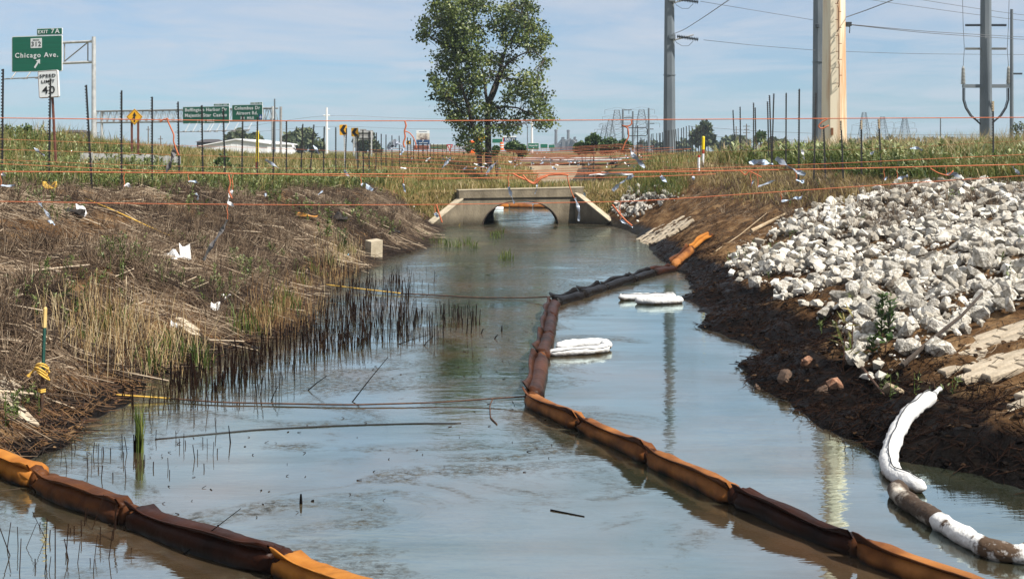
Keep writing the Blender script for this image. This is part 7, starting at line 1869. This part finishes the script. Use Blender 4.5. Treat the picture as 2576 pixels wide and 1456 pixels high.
m_ocher = mat("ochre_plastic", (0.50, 0.22, 0.04), 0.6)
m_char = mat("charred_black", (0.012, 0.010, 0.009), 0.8, (0.03, 0.024, 0.02), scale=9, bump=0.02)
m_foam = mat("white_foam", (0.78, 0.77, 0.74), 0.8)
crumple(434, 655, 22, 16, "torn white foam bowl lying on the left bank", m_foam, "foam_bowl", "litter", 1)
sheet_(462, 650, 14, 22, 0.6, 0.9, "curved pale shell of foam beside the torn bowl", m_foam, seed=2, curl=0.7)
crumple(434, 826, 9, 12, "rounded white plastic bag at the reed edge", m_whplast, "plastic_bag", "litter", 3)
sheet_(541, 787, 11, 12, 0.2, 0.7, "small white paper sheet on the left bank", m_foam, seed=4)
sheet_(572, 762, 10, 7, -0.4, 0.5, "crooked pale scrap just above the white paper", m_foam, seed=5, curl=0.8)
crumple(873, 648, 6, 6, "bright blue litter at the left shore by the concrete block", m_bluelit, seed=6)
sheet_(772, 552, 30, 5, -0.35, 0.5, "ochre strip of plastic on the upper left bank", m_ocher, seed=7, curl=0.15)
crumple(850, 556, 26, 14, "charred black log on the upper left bank", m_char, "burnt_log", "log", 8)
crumple(990, 588, 16, 8, "black lump on the bank left of the tan boulder", m_char, "burnt_lump", "log", 9)
crumple(200, 545, 13, 20, "white rag heap high on the left bank", m_rag, "rag", "litter", 10)
crumple(185, 545, 26, 14, "dark hollow log behind the white rag heap", m_char, "burnt_log", "log", 11)
crumple(214, 900, 6, 8, "small tan cup among the shore reeds", m_ocher, "cup", "litter", 12)
crumple(280, 905, 6, 7, "small white scrap among the shore reeds", m_foam, "litter", "litter", 13)
crumple(590, 488, 9, 5, "flat pale stone at the crest of the left bank", m_rocktan, "stone", "stone", 14)
crumple(640, 880, 12, 6, "dark pipe end at the left waterline", m_char, "pipe_end", "pipe", 15)
yt = thing("rope_tangle", "tangle of yellow rope on the left bank crest by the weeds", "rope", tuple(G(125, 470)))
for i in range(3):
    pts = [D(125+20*math.cos(w_*1.3+i)*0.9, 466+9*math.sin(w_*2.0+i*2), 24.0+0.05*i) for w_ in np.linspace(0, 5, 14)]
    mb = MB(); mb.tube(pts, 0.008, 5); part("loop", mb, m_yrope, yt, smooth=True)
# leafy plants standing in the riprap
def plant(x, y, h, label, n=40, leaf=0.1, seed=0, m=m_shrub, wide=0.14):
    b = G(x, y); r = np.random.default_rng(seed); hh = h*b.y/F; t = thing("weed_plant", label, "plant", tuple(b), "single plants on the right bank")
    mb = MB(); mb.tube([(0, 0, -0.1), (0.02, 0, hh*0.5), (0.04, 0.02, hh)], [0.012, 0.009, 0.004], 5); local_part("stem", mb, m_reed if leaf > 0.15 else m_bark, t)
    f = r.random(n)*0.95; C = np.stack([0.04*f+r.normal(0, 0.01, n), r.normal(0, 0.01, n), 0.05+f*hh], -1); a = r.uniform(0, 6.28, n); e = r.uniform(0.0, 0.9, n)
    d = np.stack([np.cos(a)*np.cos(e), np.sin(a)*np.cos(e), np.sin(e)], -1); nr = np.stack([r.normal(0, .4, n), r.normal(0, .4, n), np.ones(n)], -1); nr /= np.linalg.norm(nr, axis=1, keepdims=True)
    L = r.uniform(0.6, 1.2, n)*leaf; V, q, ti = leaves(C, L, L*wide, d, nr, np.clip(r.normal(0.5, 0.2, n), 0, 1)); ti = np.asarray(ti)
    c = link("foliage", fast_mesh("foliage", V, [q], m, ti), t); c["kind"] = "stuff"
plant(2215, 862, 120, "tall leafy green weed growing out of the lower riprap", 120, 0.13, 1)
plant(2235, 850, 85, "second leafy weed close right of the tall one", 70, 0.12, 2)
plant(2192, 900, 50, "low leafy weed in the riprap below the tall one", 60, 0.11, 3)
plant(2120, 925, 115, "thin leaning reed left of the lower riprap", 14, 0.26, 4, m_grass, 0.08)
plant(2140, 915, 130, "upright pale reed left of the tall leafy weed", 12, 0.24, 5, m_grass, 0.08)
plant(2225, 885, 28, "broad-leaved seedling among the lowest white stones", 6, 0.16, 6, m_shrub, 0.3)
plant(822, 610, 85, "silvery bush-like weed under the charred log", 90, 0.16, 7, m_weed)
plant(866, 640, 60, "green leafy weed left of the concrete block", 90, 0.14, 8, m_shrub)

# ================================================================== HAZE
m_haze = bpy.data.materials.new("summer_haze"); m_haze.use_nodes = True
hn = m_haze.node_tree.nodes
for q in list(hn):
    if q.type == 'BSDF_PRINCIPLED': hn.remove(q)
pv_ = hn.new("ShaderNodeVolumePrincipled"); pv_.inputs["Color"].default_value = (0.66, 0.83, 1.0, 1); pv_.inputs["Density"].default_value = 0.00030; pv_.inputs["Anisotropy"].default_value = 0.2
m_haze.node_tree.links.new(pv_.outputs[0], hn["Material Output"].inputs["Volume"])
mb = MB(); mb.box((-1160, -30, -2.2), (1160, 1960, 48)); tag(link("haze", mesh_from("haze", mb, m_haze)), kind="stuff")
